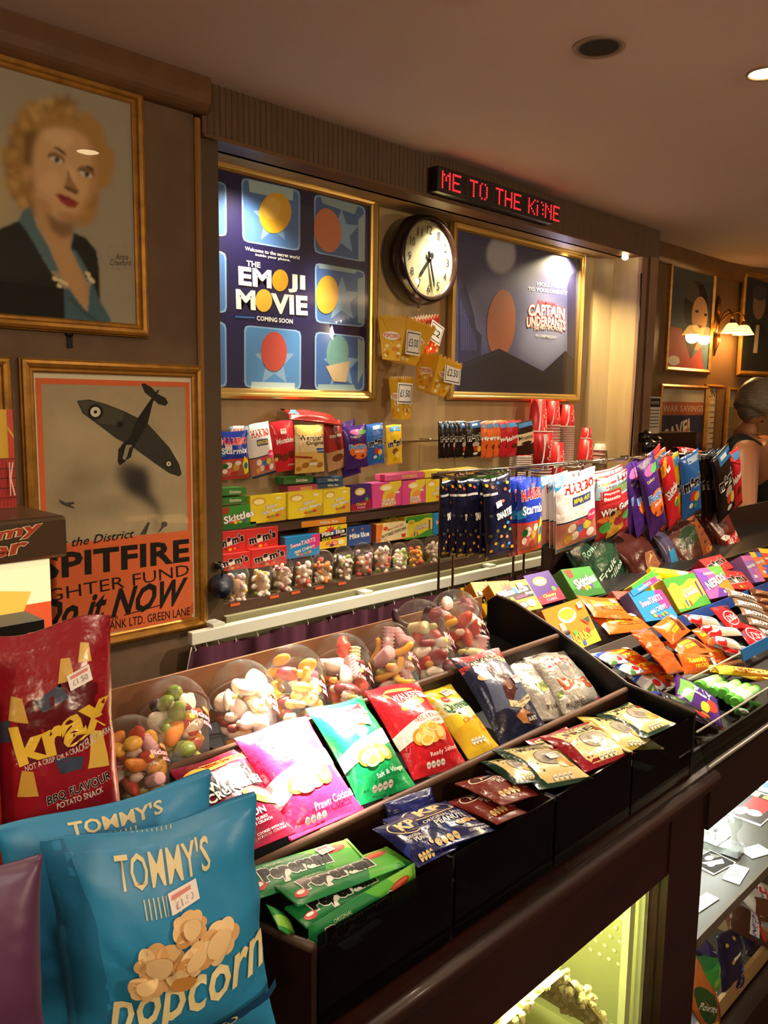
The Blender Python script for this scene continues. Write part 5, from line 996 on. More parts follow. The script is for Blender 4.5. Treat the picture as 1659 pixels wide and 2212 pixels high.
def tub(bpx, tpx, yb, yt, r, label, where, group, ns=15, small=False, pal=None, sleeve=True):
    M, L = tub_axes(at(*bpx, y=yb), at(*tpx, y=yt)); r1 = r; r0 = r*0.78; hb = L-r1*1.0; n = 20 if small else 32
    t = empty('dome_tub', None, label, 'sweet tub', group, M=M)
    b = MB(); b.lathe([(0.0004, 0.0), (r0*.9, 0.0), (r0, 0.003), (r1, hb)], n); b.build('cup', TUB, t)
    b = MB(); b.lathe([(r1, hb-.002), (r1*1.08, hb-.002), (r1*1.08, hb+.004), (r1*1.02, hb+.005)], n); b.build('rim', TUB, t)
    b = MB(); b.lathe([(r1*1.02*math.cos(math.radians(a)), hb+.005+r1*1.0*math.sin(math.radians(a))) for a in range(0, 90, 11)]+[(0.0004, hb+.005+r1)], n); b.build('lid', TUB, t)
    if sleeve and not small:
        V, Tn, C_, L_ = flat([T("Picked 'n'", .5, .62, .8, .2, '#f4d8e0', b=.06, o='#b02050'), T('mixed', .62, .40, .5, .18, '#f4d8e0', b=.06, o='#b02050'), E(.6, .86, .2, .12, '#c87a2a'), T('FIZZY', .6, .86, .3, .1, '#fff0c0', b=.03), T('110g', .1, .24, .18, .12, '#e8e4d8', b=.02), E(.1, .5, .06, .08, '#e8c84a'), E(.18, .62, .05, .07, '#f2ead8')], 1.3)
        a0 = math.radians(-50); an = a0+(V[:, 0]-.5)*1.5; rr = r1*1.012; zz = hb*.25+V[:, 1]*hb*.6
        mesh_np('sleeve_print', np.stack([rr*np.cos(an)*.97, rr*np.sin(an)*.97, zz], 1), Tn, C_, FILM, t)
    if small:
        b = MB(); nn = 46
        for k in range(nn):
            kind, cc = (pal or SK)[rnd.randrange(len(pal or SK))]; vs, fs = ell(7, 5)
            zz = rnd.uniform(.1, 1.05)*hb; rm = (r0+(r1-r0)*min(1, zz/hb))*.80; a = rnd.uniform(0, 6.28); q = rm*math.sqrt(rnd.uniform(.3, 1)); c = Vector((q*math.cos(a), q*math.sin(a), zz)); s = rnd.uniform(.0065, .0105)
            R3 = Matrix.Rotation(rnd.uniform(0, 3), 3, 'X') @ Matrix.Rotation(rnd.uniform(0, 3), 3, 'Y')
            b.add([c+R3 @ Vector((v.x*s*1.4, v.y*s, v.z*s*.8)) for v in vs], fs, cc, True)
        b.lathe([(0.0004, .004), (r0*.62, .004), (r1*.66, hb*.85), (0.0004, hb*.9)], 10, '#b08868')
        b.build('sweets', mat('sweet_mix', attr=True, rough=.35, sub=.1), t, kind='stuff'); return
    placed = []
    for k in range(ns):
        kind, cc = (pal or SK)[(k*5+rnd.randrange(3)) % len(pal or SK)]; s = rnd.uniform(.0135, .0185)*(r/.05)
        for tr in range(30):
            zz = .012+(hb-.01+r1*.35)*(k+.5)/ns+rnd.uniform(-.004, .004); rm = (r0+(r1-r0)*min(1, zz/hb))-s*1.0
            a = rnd.uniform(math.pi*.85, math.pi*2.15); q = max(0, rm)*math.sqrt(rnd.uniform(.25, 1)); c = Vector((q*math.cos(a), q*math.sin(a), zz))
            if all((c-p).length > s*1.5 for p in placed): break
        placed.append(c)
        o = bpy.data.objects.new(kind, sweet_mesh(kind, cc)); COL.objects.link(o)
        o.matrix_world = M @ Matrix.Translation(c) @ Matrix.Rotation(rnd.uniform(0, 6), 4, 'X') @ Matrix.Rotation(rnd.uniform(0, 6), 4, 'Z') @ Matrix.Scale(s, 4)
        tag(o, '%s %s sweet inside the %s' % (CN[cc], kind.split('_')[1], where), 'sweet', '%s %ss in the %s' % (CN[cc], kind.split('_')[1], where))
    # loose filler between the larger pieces
    b = MB()
    for k in range(26):
        zz = rnd.uniform(.06, .95)*hb; rm = (r0+(r1-r0)*zz/hb)*.78; a = rnd.uniform(0, 6.28); q = rm*math.sqrt(rnd.uniform(.1, 1)); c = Vector((q*math.cos(a), q*math.sin(a), zz)); s = rnd.uniform(.008, .012)
        b.add([c+Vector((v.x*s*1.3, v.y*s, v.z*s*.8)) for v in IV], IF, rnd.choice(['#d8a040', '#a8a458', '#e8dccc', '#e8cdb8', '#c85a28', '#8c4038']), True)
    b.build('mixed_sweets', mat('sweet_mix', attr=True, rough=.35, sub=.1), t, kind='stuff')
TG = 'dome tubs of sweets on the top tier'
pg = [SK[1], SK[0], SK[2], SK[3], SK[4], SK[6], SK[7], SK[1]]; pw = [SK[0], SK[9], SK[1], SK[2], SK[11], SK[0]]; py_ = [SK[5], SK[10], SK[8], SK[9], SK[6]]; pm_ = [SK[4], SK[0], SK[11], SK[6], SK[10], SK[3]]
tub((318, 1722), (262, 1560), .96, 1.04, .044, 'sweet tub with a lid half hidden behind the red snack bag', 'tub by the red bag', TG, pal=[SK[5], SK[4], SK[6], SK[7]])
tub((395, 1648), (366, 1478), 1.0, 1.10, .050, 'nearest full dome tub with green, white and dark jelly sweets', 'nearest dome tub', TG, 18, pal=pg)
tub((545, 1612), (513, 1441), 1.0, 1.10, .052, 'dome tub bleached by the light, white and green sweets, above the pink packet', 'bleached dome tub', TG, 18, pal=pw)
tub((655, 1572), (627, 1408), 1.0, 1.10, .050, 'dome tub of yellow and wine red sweets above the green packet', 'dome tub of yellow sweets', TG, 16, pal=py_)
tub((757, 1538), (733, 1384), 1.0, 1.10, .050, 'dome tub with white mushrooms and pink marshmallow, fourth from the right', 'dome tub fourth from the right', TG, 16, pal=pm_)
tub((863, 1508), (832, 1358), 1.0, 1.10, .050, 'dome tub of pale and amber sweets, third from the right', 'dome tub third from the right', TG, 16, pal=[SK[9], SK[8], SK[4], SK[10], SK[0]])
tub((955, 1478), (889, 1307), 1.0, 1.12, .052, 'tall dome tub with pink twists, second from the right', 'dome tub second from the right', TG, 16, pal=pm_)
tub((1028, 1440), (967, 1289), 1.0, 1.13, .052, 'dome tub nearest the black side panel, last on the top tier', 'last dome tub', TG, 16, pal=pm_+py_)

# ================================================================== LARGE BAGS AT THE LEFT
LG = 'large bags at the end of the counter'
TB = '#2a88ba'
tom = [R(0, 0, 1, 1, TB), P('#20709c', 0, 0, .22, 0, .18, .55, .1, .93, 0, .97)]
tom += [R(.40+k*.022, .855, .406+k*.022, .955, '#d9cf9c') for k in range(9)]+[R(.40+k*.022, .585, .406+k*.022, .66, '#d9cf9c') for k in range(9)]
tom += [T("TOMMY'S", .52, .755, .44, .115, '#ddd2a0', b=.02), T('popcorn', .58, .165, .84, .21, '#ece0a8', rot=6, b=.035, sh=.45)]
pr_ = random.Random(5)
tom += [E(cx+.8*r*math.cos(q*.785), cy+.62*r*math.sin(q*.785), r*pr_.uniform(.42, .6), r*.75*pr_.uniform(.4, .62), pr_.choice(['#d6ab72', '#e2bf88', '#cb9a5c', '#ecd09c'])) for cx, cy, r in ((.44, .41, .085), (.60, .51, .07), (.72, .40, .085), (.52, .33, .08), (.38, .32, .065), (.61, .38, .07)) for q in range(8)]
tom += [E(cx, cy, r*.7, r*.5, '#e4c590', 20) for cx, cy, r in ((.44, .41, .085), (.60, .51, .07), (.72, .40, .085), (.52, .33, .08), (.38, .32, .065), (.61, .38, .07))]
tom += [E(.55, .29, .06, .03, '#b8803e'), R(.55, .0, 1, .035, '#0f3f66'), T('SALTED', .64, .015, .3, .03, '#d9cf9c', b=.03)]
def vmap(ops, f):
    r = []
    for o in ops:
        o = list(o)
        if o[0] == 'p': o[1] = [(x, f(y)) for x, y in o[1]]
        elif o[0] == 'e': o[2] = f(o[2])
        else: o[3] = f(o[3])
        r.append(tuple(o))
    return r
tom = tom[:1]+vmap(tom[1:], lambda v: min(1, .875+(v-.755)*.9))
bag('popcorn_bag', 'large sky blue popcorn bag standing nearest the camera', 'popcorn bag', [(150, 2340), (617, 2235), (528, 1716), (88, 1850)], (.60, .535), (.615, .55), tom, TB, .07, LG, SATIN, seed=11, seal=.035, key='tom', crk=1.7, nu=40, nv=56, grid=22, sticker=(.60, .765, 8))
bag('popcorn_bag', 'large sky blue popcorn bag directly behind the front one', 'popcorn bag', [(60, 2260), (520, 2150), (424, 1674), (-30, 1810)], (.68, .635), (.70, .655), [R(.38+k*.024, .80, .388+k*.024, .90, '#d9cf9c') for k in range(10)]+[T("TOMMY'S", .52, .935, .44, .05, '#ddd2a0', b=.05)], TB, .05, LG, SATIN, seed=17, seal=.035, key='tom2', crk=1.3, nu=30, nv=40, grid=20)
bag('popcorn_bag', 'dull purple popcorn bag cut off by the left edge of the photo', 'popcorn bag', [(-160, 2330), (118, 2290), (75, 1848), (-200, 1905)], (.50, .475), (.515, .49), [R(.1, .1, .6, .4, '#5a3a5a')], '#54304f', .045, LG, SATIN, seed=23, seal=.035, crk=1.1, nu=24, nv=34)
KR = '#8e1420'
def tri(cx, cy, s, c): return P(c, cx-.5*s, cy-.3*s, cx+.5*s, cy-.4*s, cx+.35*s, cy+.4*s, cx-.2*s, cy+.5*s)
kx = [R(0, 0, 1, 1, KR), P('#5a0c16', .2, .35, .8, .4, .85, .64, .6, .7, .3, .66, .15, .5), P('#3e4658', .35, .66, .55, .70, .6, .62, .4, .6), P('#3e4658', .05, .56, .16, .58, .14, .48, .05, .46), P('#3e4658', .45, .36, .68, .34, .66, .28, .5, .28),
      tri(.60, .74, .13, '#c9a24c'), tri(.76, .79, .11, '#d8b45c'), tri(.22, .62, .14, '#c29a44'), tri(.80, .33, .19, '#d9b24e'), tri(.24, .26, .15, '#c99c40'), T('krax', .56, .49, .80, .17, '#dfb83c', rot=10, b=.09), T('NOT A CRISP OR A CRACKER BUT A KRAX', .60, .375, .74, .022, '#d9ccc0', rot=9, b=.02), T('BBQ FLAVOUR', .64, .185, .52, .045, '#2a0c10', rot=8, o='#e0d4c8', b=.05), T('POTATO SNACK', .64, .14, .36, .026, '#e0d4c8', rot=8, b=.03)]
kx = kx[:1]+vmap(kx[1:], lambda v: min(1, .60+(v-.49)*.85))
bag('snack_bag', 'large glossy dark red savoury snack bag above the blue ones', 'snack bag', [(-12, 1905), (292, 1835), (216, 1340), (-62, 1372)], (.80, .775), (.83, .805), kx, KR, .06, LG, FILM, seed=31, seal=.035, key='krax', crk=1.9, nu=34, nv=44, grid=20, sticker=(.70, .77, 8))
bag('snack_bag', 'second dark red snack bag, only its edge in view at the far left', 'snack bag', [(-220, 1930), (18, 1880), (-5, 1420), (-250, 1450)], (.76, .745), (.78, .765), [E(.92, .5, .06, .05, '#c23a30'), E(.92, .5, .04, .033, '#e8d8d0')], '#b0281e', .05, LG, FILM, seed=37, seal=.035)
# snack warmer with a lit front
c = at(145, 1113, y=1.17); xm = c[0]; zt = c[2]
t = empty('snack_warmer', (0.3, 1.32, CT+.0), 'brown hooded snack cabinet with a lit orange and yellow front panel at the left', 'snack cabinet'); off = (-.3, -1.32, -CT)
HD = mat('hood_metal', '#5c4a38', 0.3, metal=0.6)
b = MB(); b.box(-.2, xm, 1.17, 1.50, zt-.062, zt); b.build('hood', HD, t, loc=off, bevel=.006)
b = MB(); b.box(-.2, xm-.012, 1.185, 1.48, CT, CT+.03); b.box(-.2, xm-.012, 1.47, 1.48, CT+.03, zt-.062); b.build('body', HD, t, loc=off)
b = MB(); b.box(xm-.045, xm-.012, 1.187, 1.193, CT+.03, zt-.062); b.box(xm-.015, xm-.012, 1.193, 1.47, CT+.03, zt-.062); b.build('side_glass', ACRC, t, loc=off)
xp = at(108, 1250, y=1.185)[0]
fw, fh = xp+.2, (zt-.062)-(CT+.03)
pan = empty('lit_panel', None, M=Matrix.Identity(4)); pan.parent = t; pan.matrix_local = Matrix.Translation((xp-fw/2-.3, 1.185-1.32, .03)) @ Matrix(((1, 0, 0, 0), (0, 0, -1, 0), (0, 1, 0, 0), (0, 0, 0, 1)))
b = MB(); b.box(-fw/2, fw/2, 0, fh, -.004, 0, '#d8502a'); b.build('panel', LIT, pan)
flat_print([R(0, 0, 1, 1, '#d8562c'), R(0, .86, 1, 1, '#fff2c0'), P('#f0c050', .82, .72, .92, .76, .96, .90, .88, .92), P('#7a1c14', .3, .3, .8, .3, .8, .7, .3, .66), P('#f4b830', .70, .66, .88, .66, .96, .70, .90, .60, .86, .56, .88, .44, .80, .44, .80, .56), P('#c8b898', .6, .74, .76, .72, .74, .84, .62, .84), E(.5, .5, .1, .1, '#f0a030')], fw, fh, pan, LIT, key=None)
b = MB(); V, Tn, C_, L_ = flat([T('Tommy', .84, .64, .22, .34, '#a8442a', rot=6, b=.06, o='#e8d0a8', sh=.2), T('Tucker', .80, .28, .24, .34, '#a8442a', rot=6, b=.06, o='#e8d0a8', sh=.2)], (xm+.2)/.062)
mesh_np('hood_lettering', np.stack([-.2+V[:, 0]*(xm+.2)-.3, np.full(len(V), 1.1685-1.32)-L_*.0002, (zt-.062-CT)+V[:, 1]*.062], 1), Tn, C_, PAPER, t)
b = MB(); b.box(-.2, .62, 1.235, 1.62, 0, CT-.002); tag(b.build('back_cabinet', DARKW), 'dark cabinet carrying the lit snack cabinet behind the counter', 'cabinet')
c = at(68, 1326, y=1.10); b = MB(); b.box(0.05, c[0], 1.06, 1.12, c[2]-.014, c[2]); b.box(.06, c[0]-.02, 1.065, 1.115, .93, c[2]-.014); tag(b.build('dark_stand', BLACKM), 'dark slab in front of the lit panel, above the red bag', 'stand')
c0 = at(-60, 950, y=1.30); c1 = at(36, 1125, y=1.30); wd = c1[0]-c0[0]; hh = 1.40+.175-zt
t = empty('brick_sign', None, 'red and yellow card sign with a brick pattern on top of the lit cabinet', 'sign', M=wall_M((c0[0]+c1[0])/2, 1.30, zt+.001)); b = MB(); b.box(-wd/2, wd/2, 0, .15, 0, .003, '#c8a028'); bb = b.build('board', CARD, t)
flat_print([R(.85, .5, 1, 1, '#b83a24'), P('#c8a028', .85, .8, 1, .7, 1, .74, .85, .84), R(0, 0, 1, .5, '#a82c24')]+[R(0, k*.1, 1, k*.1+.008, '#3a1410') for k in range(1, 6)]+[R(.08*j+(.04 if k % 2 else 0), k*.1, .08*j+.008+(.04 if k % 2 else 0), k*.1+.1, '#3a1410') for j in range(12) for k in range(5)]+[T('K', .86, .3, .14, .34, '#e0b8a8', b=.05)], wd, .15, bb, CARD, z=.0036)
c0 = at(-40, 795, y=1.9); c1 = at(16, 955, y=1.9); 
# ================================================================== NICHE SHELVES AND GOODS
t = empty('niche_shelf', (2.4, 2.2, 1.17), 'upper brown shelf board in the niche carrying sweet boxes', 'shelf')
b = MB(); b.box(-1.42, 1.40, -0.06, 0.068, -0.030, -0.004); b.build('board', SHELFW, t)
t = empty('niche_shelf', (2.4, 2.2, 1.04), 'lower brown shelf board in the niche just above the small dome tubs', 'shelf')
b = MB(); b.box(-1.42, 1.40, -0.06, 0.068, -0.026, -0.004); b.build('board', SHELFW, t)
def crop(ox, oy, s): return lambda X, Y: (ox+X/s, oy+Y/s)
def qd(c, xbl, ybl, xbr, ybr, xtr, ytr, xtl, ytl): return [c(xbl, ybl), c(xbr, ybr), c(xtr, ytr), c(xtl, ytl)]
def front(c, x0, x1, yt0, yt1, yb0, yb1): return [c(x0, yb0), c(x1, yb1), c(x1, yt1), c(x0, yt0)]
K = '#1a1614'
BX = {
 'skit': ('#3f8a34', [P('#2c6a2a', 0, 0, 1, 0, 1, .2, 0, .3), P('#a03a20', .05, .95, .3, .98, .28, .7, .12, .66), T('Skittles', .55, .52, .8, .34, WH, rot=8, o='#3a1a14', b=.08), E(.35, .3, .05, .06, '#d83a28'), E(.46, .26, .05, .06, '#f0c030'), E(.58, .28, .05, .06, '#8ad040'), E(.68, .32, .05, .06, '#6a3aa0'), E(.5, .34, .04, .05, '#f08028')]),
 'sour': ('#e6cf2a', [R(0, 0, 1, 1, '#e6cf2a'), P('#d0a828', .4, 0, 1, 0, 1, .5, .7, .3), E(.24, .78, .2, .15, '#d6a83c'), E(.24, .76, .15, .10, '#f2e6a0'), T('Sour', .60, .58, .34, .15, WH, o='#5a3a20', rot=8, b=.07), T('Jelly Beans', .62, .38, .66, .17, WH, o='#5a3a20', rot=8, b=.07), E(.5, .18, .06, .05, '#d8602a'), E(.62, .2, .06, .05, '#8a9a30'), E(.75, .22, .06, .05, '#c83a4a'), R(.72, .8, .86, .88, '#efe9d8')]),
 'warp': ('#4a2a7a', [R(0, 0, 1, 1, '#43246e'), P('#a01e3c', 0, 0, 1, 0, 1, .4, 0, .25), E(.45, .72, .26, .15, '#e0c84a'), E(.45, .70, .19, .09, '#f0e6c0'), T('Chewy', .5, .22, .5, .14, '#d8d060', o='#3a1444', b=.06), T('CUBES', .5, .10, .4, .08, '#e8a0b0', b=.05), E(.78, .4, .08, .08, '#5a9a4a')]),
 'twist': ('#e0569a', [R(0, 0, 1, 1, '#e2c83a'), P('#d94a92', 0, 1, .6, 1, .35, .5, .3, 0, 0, 0), P('#d94a92', .7, 0, 1, 0, 1, .8, .8, .5), P('#e89a3a', .3, .0, .5, .5, .7, .6, .8, .2, .7, 0), E(.48, .78, .24, .14, '#e6cf60'), E(.48, .76, .17, .09, '#f4ecc8'), T('SOUR', .55, .26, .4, .13, WH, o='#8a2a5a', b=.07), T('TWISTS', .55, .11, .5, .13, WH, o='#8a2a5a', b=.07), R(.76, .5, .92, .58, '#e8dccc')]),
 'mm': ('#c8302c', [T("m&m's", .5, .56, .84, .42, K, rot=10, o='#e8dcd0', b=.11, ow=.07), E(.3, .18, .06, .07, '#8a3a28'), E(.44, .14, .06, .07, '#e0b030'), E(.6, .17, .06, .07, '#e85a3a'), E(.75, .2, .05, .06, '#a84828')]),
 'swt': ('#2a8ac8', [P('#d83a8a', .78, 1, 1, 1, 1, .45, .82, .3, .66, .6), T('SweeTARTS', .5, .66, .74, .2, '#f6d6e6', rot=8, o='#c02868', b=.06), T('mini CHEWY', .56, .36, .6, .15, WH, rot=8, o='#2a4a8c', b=.05), E(.35, .15, .05, .06, '#f0c030'), E(.47, .12, .05, .06, '#e85a8a'), E(.58, .16, .05, .06, '#7ac84a'), E(.7, .2, .05, .06, '#f08a3a')]),
 'mike': ('#e8b828', [R(0, 0, 1, 1, '#f0cc2e'), star(.4, .75, .3, '#d8402a', 1.3, 9, .5), P(K, .02, .70, .98, .82, .98, .42, .02, .34), T('Mike', .30, .66, .42, .2, WH, rot=5, b=.08, o=K), R(.50, .60, .58, .80, '#2a6ac0'), T('Ike', .75, .71, .32, .2, WH, rot=5, b=.08, o=K), T('SOUR', .26, .42, .34, .13, '#d8d830', rot=5, b=.08, o=K), T('-LICIOUS', .62, .47, .34, .08, '#e0408a', rot=5, b=.04), T('ZOURS', .86, .54, .2, .08, WH, b=.05), E(.3, .22, .1, .08, '#e88a28', 20), E(.55, .2, .13, .12, '#d83a30'), E(.55, .2, .1, .09, '#f0a090'), E(.78, .22, .12, .12, '#e6e8a0'), E(.44, .12, .08, .07, '#6a2a7a'), E(.7, .86, .05, .1, '#8ab040', 20)]),
 'mikeb': ('#2a4a8a', [T('Mike', .28, .52, .42, .28, WH, rot=4, b=.07), R(.50, .44, .57, .68, '#58a0d8'), T('Ike', .74, .54, .34, .28, WH, rot=4, b=.07), E(.2, .85, .06, .05, '#e89a6a', 40), E(.6, .86, .06, .05, '#d85a7a', -30)]),
 'popb': ('#e8c060', [P('#d87a28', 0, 0, .12, 0, .2, 1, 0, 1), P('#f0e0b0', .2, 1, 1, 1, 1, .1, .15, 0), T('MIKE AND IKE', .6, .72, .5, .1, '#9a3a20', rot=10, b=.03), T('BUTTERED POPCORN', .56, .45, .78, .17, K, rot=10, b=.06), star(.28, .72, .16, '#d8502a', 1.4, 8, .5), P('#d0402a', .82, .1, .92, .1, .95, .3, .79, .3)]),
 'cray': ('#e6d03a', [R(0, 0, 1, 1, '#e8d83e'), P('#4a9a3a', 0, 1, 1, 1, 1, .8, .75, .86, .5, .74, .25, .68, 0, .74), P('#4a9a3a', 0, 0, 1, 0, 1, .3, .8, .28, .55, .16, .3, .06, 0, .10), E(.2, .72, .13, .12, '#f0e04a'), E(.2, .72, .10, .09, '#c8b83a'), T('CRAYOLA', .2, .72, .16, .04, '#3a7a34', b=.03), T('COLOR YOUR MOUTH', .56, .56, .4, .06, WH, rot=6, o='#9a2a4a', b=.05), T('GUMMIES', .56, .44, .5, .13, WH, rot=6, o='#9a2a4a', b=.07), R(.86, .3, .91, .74, '#6a3a8a'), P('#3a6ac0', .30, .1, .34, .1, .34, .28, .32, .32, .30, .28), P('#d84a3a', .40, .1, .44, .1, .44, .24, .42, .28, .40, .24), P('#f0a030', .20, .08, .24, .08, .24, .22, .22, .26, .20, .22)]),
 'nerd': ('#c85a9a', [R(0, 0, 1, 1, '#d85ea6'), P('#7a4ab0', 0, 1, .35, .8, .3, .4, 0, .3), P('#6ab84a', .5, 1, 1, 1, 1, .66, .7, .6), P('#e88a30', .6, .6, 1, .5, 1, 0, .5, 0), P('#6a3aa0', .3, 0, .9, 0, .8, .22, .5, .3), T('RAINBOW', .45, .80, .4, .08, WH, o='#3a1a5a', b=.05), T('NERDS', .52, .52, .8, .28, WH, rot=10, o='#1a1440', b=.09), R(.6, .1, .84, .18, '#efe9e4')]),
 'warw': ('#ef8a1e', [R(0, 0, 1, 1, '#f08c20'), P('#f2d02e', 0, 0, 1, 0, 1, .28, .6, .2, 0, .12), E(.5, .74, .22, .17, '#f4ead0'), E(.5, .76, .18, .12, '#e8d04a'), T('WARHEADS', .5, .78, .38, .08, '#f2e23a', o='#3a2a14', b=.06, arc=.03), T('WORMS', .56, .22, .6, .2, '#e8c43a', rot=6, o='#6a2a5a', b=.10), E(.3, .30, .06, .08, '#3a7ac8'), E(.5, .34, .05, .05, '#5ab84a'), E(.8, .3, .06, .06, '#d8402a'), E(.6, .08, .04, .06, '#3a6ac8'), R(.22, .42, .34, .62, '#e8dcb8'), P('#3a5a4a', .78, .55, .96, .58, .94, .46, .82, .48), P('#d0402a', .74, .6, .78, .5, .9, .38, .86, .48), T('NET WT 4 OZ (113g)', .84, .05, .24, .025, '#6a4a14', b=0)]),
 'nerdb': ('#9a6ac0', [R(0, .66, 1, 1, '#c86ab0'), R(.5, 0, 1, .66, '#d8509a'), T('nerds', .4, .56, .7, .14, WH, rot=6, o='#3a2a8a', b=.06), R(.2, .1, .4, .2, '#8a5ac0')]),
}
def sbox(key, lab, q, y, depth=.03, name='sweet_box', group=None, side=None, **k):
    base, ops = BX[key]; return carton(name, lab, 'sweet box', q, y, k.pop('yt', y), ops, base, depth, group, side, key='bx'+key, **k)
c1 = crop(460, 840, 3.072)
GS = 'sweet boxes on the upper niche shelf'; GL = 'sweet boxes on the lower niche shelf'
YB = 2.142
def lying(lab, base, c, x0, x1, yt0, yb0, yb1, y, txt=None, depth=.09, grp=GS, tc='#e8e0c8'):
    q = [c(x0, yb0), c(x1, yb1), c(x1, yb1-(yb0-yt0)), c(x0, yt0)]
    ops = [T(txt, .6, .5, .4, .5, tc, b=.04)] if txt else []
    return carton('sweet_box', lab, 'sweet box', q, y, y, ops, base, depth, grp)
sbox('skit', 'standing green sweet box at the left end of the upper niche shelf', front(c1, 30, 285, 790, 760, 948, 905), YB, .03, group=GS)
lying('green sweet box lying flat, lower of the pair above the standing green box', '#3a7a32', c1, 30, 225, 728, 770, 752, YB, 'Skittles', .06)
lying('green sweet box lying flat, upper of the pair above the standing green box', '#3f8236', c1, 30, 222, 668, 712, 700, YB, 'Skittles', .06)
sbox('sour', 'yellow sour beans box next to the green box on the upper shelf', front(c1, 248, 482, 712, 690, 898, 868), YB, .02, group=GS)
sbox('sour', 'yellow sour beans box standing behind the second one, only its edge showing', front(c1, 470, 520, 700, 690, 868, 860), YB+.02, .02, group=GS)
sbox('sour', 'second full yellow sour beans box from the left', front(c1, 500, 728, 692, 668, 868, 838), YB, .03, group=GS)
sbox('sour', 'yellow sour beans box beside the small purple box', front(c1, 732, 910, 672, 652, 838, 815), YB, .03, group=GS)
sbox('warp', 'small purple and red sweet box on the upper shelf', front(c1, 915, 1048, 642, 626, 812, 795), YB, .03, group=GS)
sbox('twist', 'pink and yellow sour twists box, left of two', front(c1, 1058, 1250, 628, 608, 795, 768), YB, .045, group=GS)
sbox('twist', 'pink and yellow sour twists box, right of two', front(c1, 1256, 1408, 612, 598, 772, 752), YB, .03, group=GS)
sbox('sour', 'yellow sour beans box at the right, partly behind the dark hanging packets', front(c1, 1412, 1560, 598, 585, 752, 735), YB, .03, group=GS)
lying('pink sweet box lying flat on top of the twists boxes', '#d85a8a', c1, 1150, 1400, 572, 612, 590, YB, 'WARHEADS', .06, tc='#e8d860')
lying('yellow sweet box lying flat beside the pink one on top', '#e6d040', c1, 1408, 1560, 552, 590, 575, YB, None, .06)
lying('pink and yellow sweet box lying flat at the far right of the top row', '#d8a84a', c1, 1562, 1760, 542, 582, 565, YB, 'WARHEADS', .06, tc='#b03a6a')
lying('pink sweet box lying flat behind the yellow sour boxes', '#a84a5a', c1, 500, 695, 645, 690, 676, YB+.03, 'WARHEADS', .05, tc='#e8c060')
lying('green sweet box lying flat on the pink one behind the sour boxes', '#3a7038', c1, 470, 665, 590, 634, 622, YB+.03, 'Skittles', .05)
lying('blue sweet box lying flat, lower of two behind the sour boxes', '#2a4a6a', c1, 690, 865, 632, 660, 648, YB+.035, 'Mike Ike', .05)
lying('blue sweet box lying flat, upper of two behind the sour boxes', '#34587a', c1, 690, 865, 594, 628, 616, YB+.035, 'Mike Ike', .05)
c2 = crop(930, 840, 2.2757)
lying('flat green sweet box, left of two at the far right of the upper shelf', '#3f6a34', c2, 190, 290, 402, 448, 440, 2.16, 'Skittles', .06)
lying('flat green sweet box, right of two at the far right of the upper shelf', '#467238', c2, 292, 385, 396, 440, 432, 2.16, 'Skittles', .06)
# lower shelf
sbox('mm', 'red chocolate sweets box at the far left of the lower shelf, upper row', front(c1, 30, 218, 950, 935, 1095, 1075), YB-.005, .03, group=GL)
sbox('mm', 'red chocolate sweets box beside the blue tart sweets box, upper row', front(c1, 220, 432, 932, 912, 1072, 1045), YB-.005, .03, group=GL)
sbox('mm', 'red chocolate sweets box at the far left, lower row behind the tubs', front(c1, 30, 250, 1105, 1080, 1215, 1190), YB-.025, .02, group=GL)
sbox('mm', 'red chocolate sweets box second from the left, lower row behind the tubs', front(c1, 254, 490, 1070, 1040, 1190, 1165), YB-.025, .02, group=GL)
sbox('swt', 'blue tart sweets box with a pink corner on the lower niche shelf', front(c1, 480, 708, 985, 962, 1130, 1100), YB-.015, .03, group=GL, side='#5a7aa8')
sbox('mike', 'yellow and black fruit sweets box standing on the lower niche shelf', front(c1, 705, 888, 915, 898, 1065, 1040), YB-.005, .06, group=GL, side='#c8802a')
lying('orange fruit sweets box lying flat on top of the yellow and black box', '#d88a28', c1, 590, 885, 882, 920, 890, YB-.005, 'Mike Ike', .05, grp=GL)
sbox('mikeb', 'dark blue fruit sweets box on the lower niche shelf', front(c1, 895, 1050, 920, 905, 1045, 1025), YB-.005, .04, group=GL)
sbox('popb', 'cream and orange buttered popcorn sweets box', front(c1, 1085, 1290, 900, 876, 1020, 995), YB-.005, .045, group=GL, side='#b8522a')
sbox('cray', 'green and yellow gummies box on the lower niche shelf', front(c1, 1280, 1455, 850, 828, 998, 975), YB-.005, .05, group=GL, side='#d8c23a')
sbox('cray', 'yellow gummies box behind the green and yellow one, its top showing', front(c1, 1150, 1365, 845, 815, 930, 900), YB+.035, .03, group=GL)
sbox('swt', 'blue tart sweets box behind the dark hanging packets', front(c1, 1460, 1600, 825, 812, 965, 950), YB-.005, .03, group=GL)
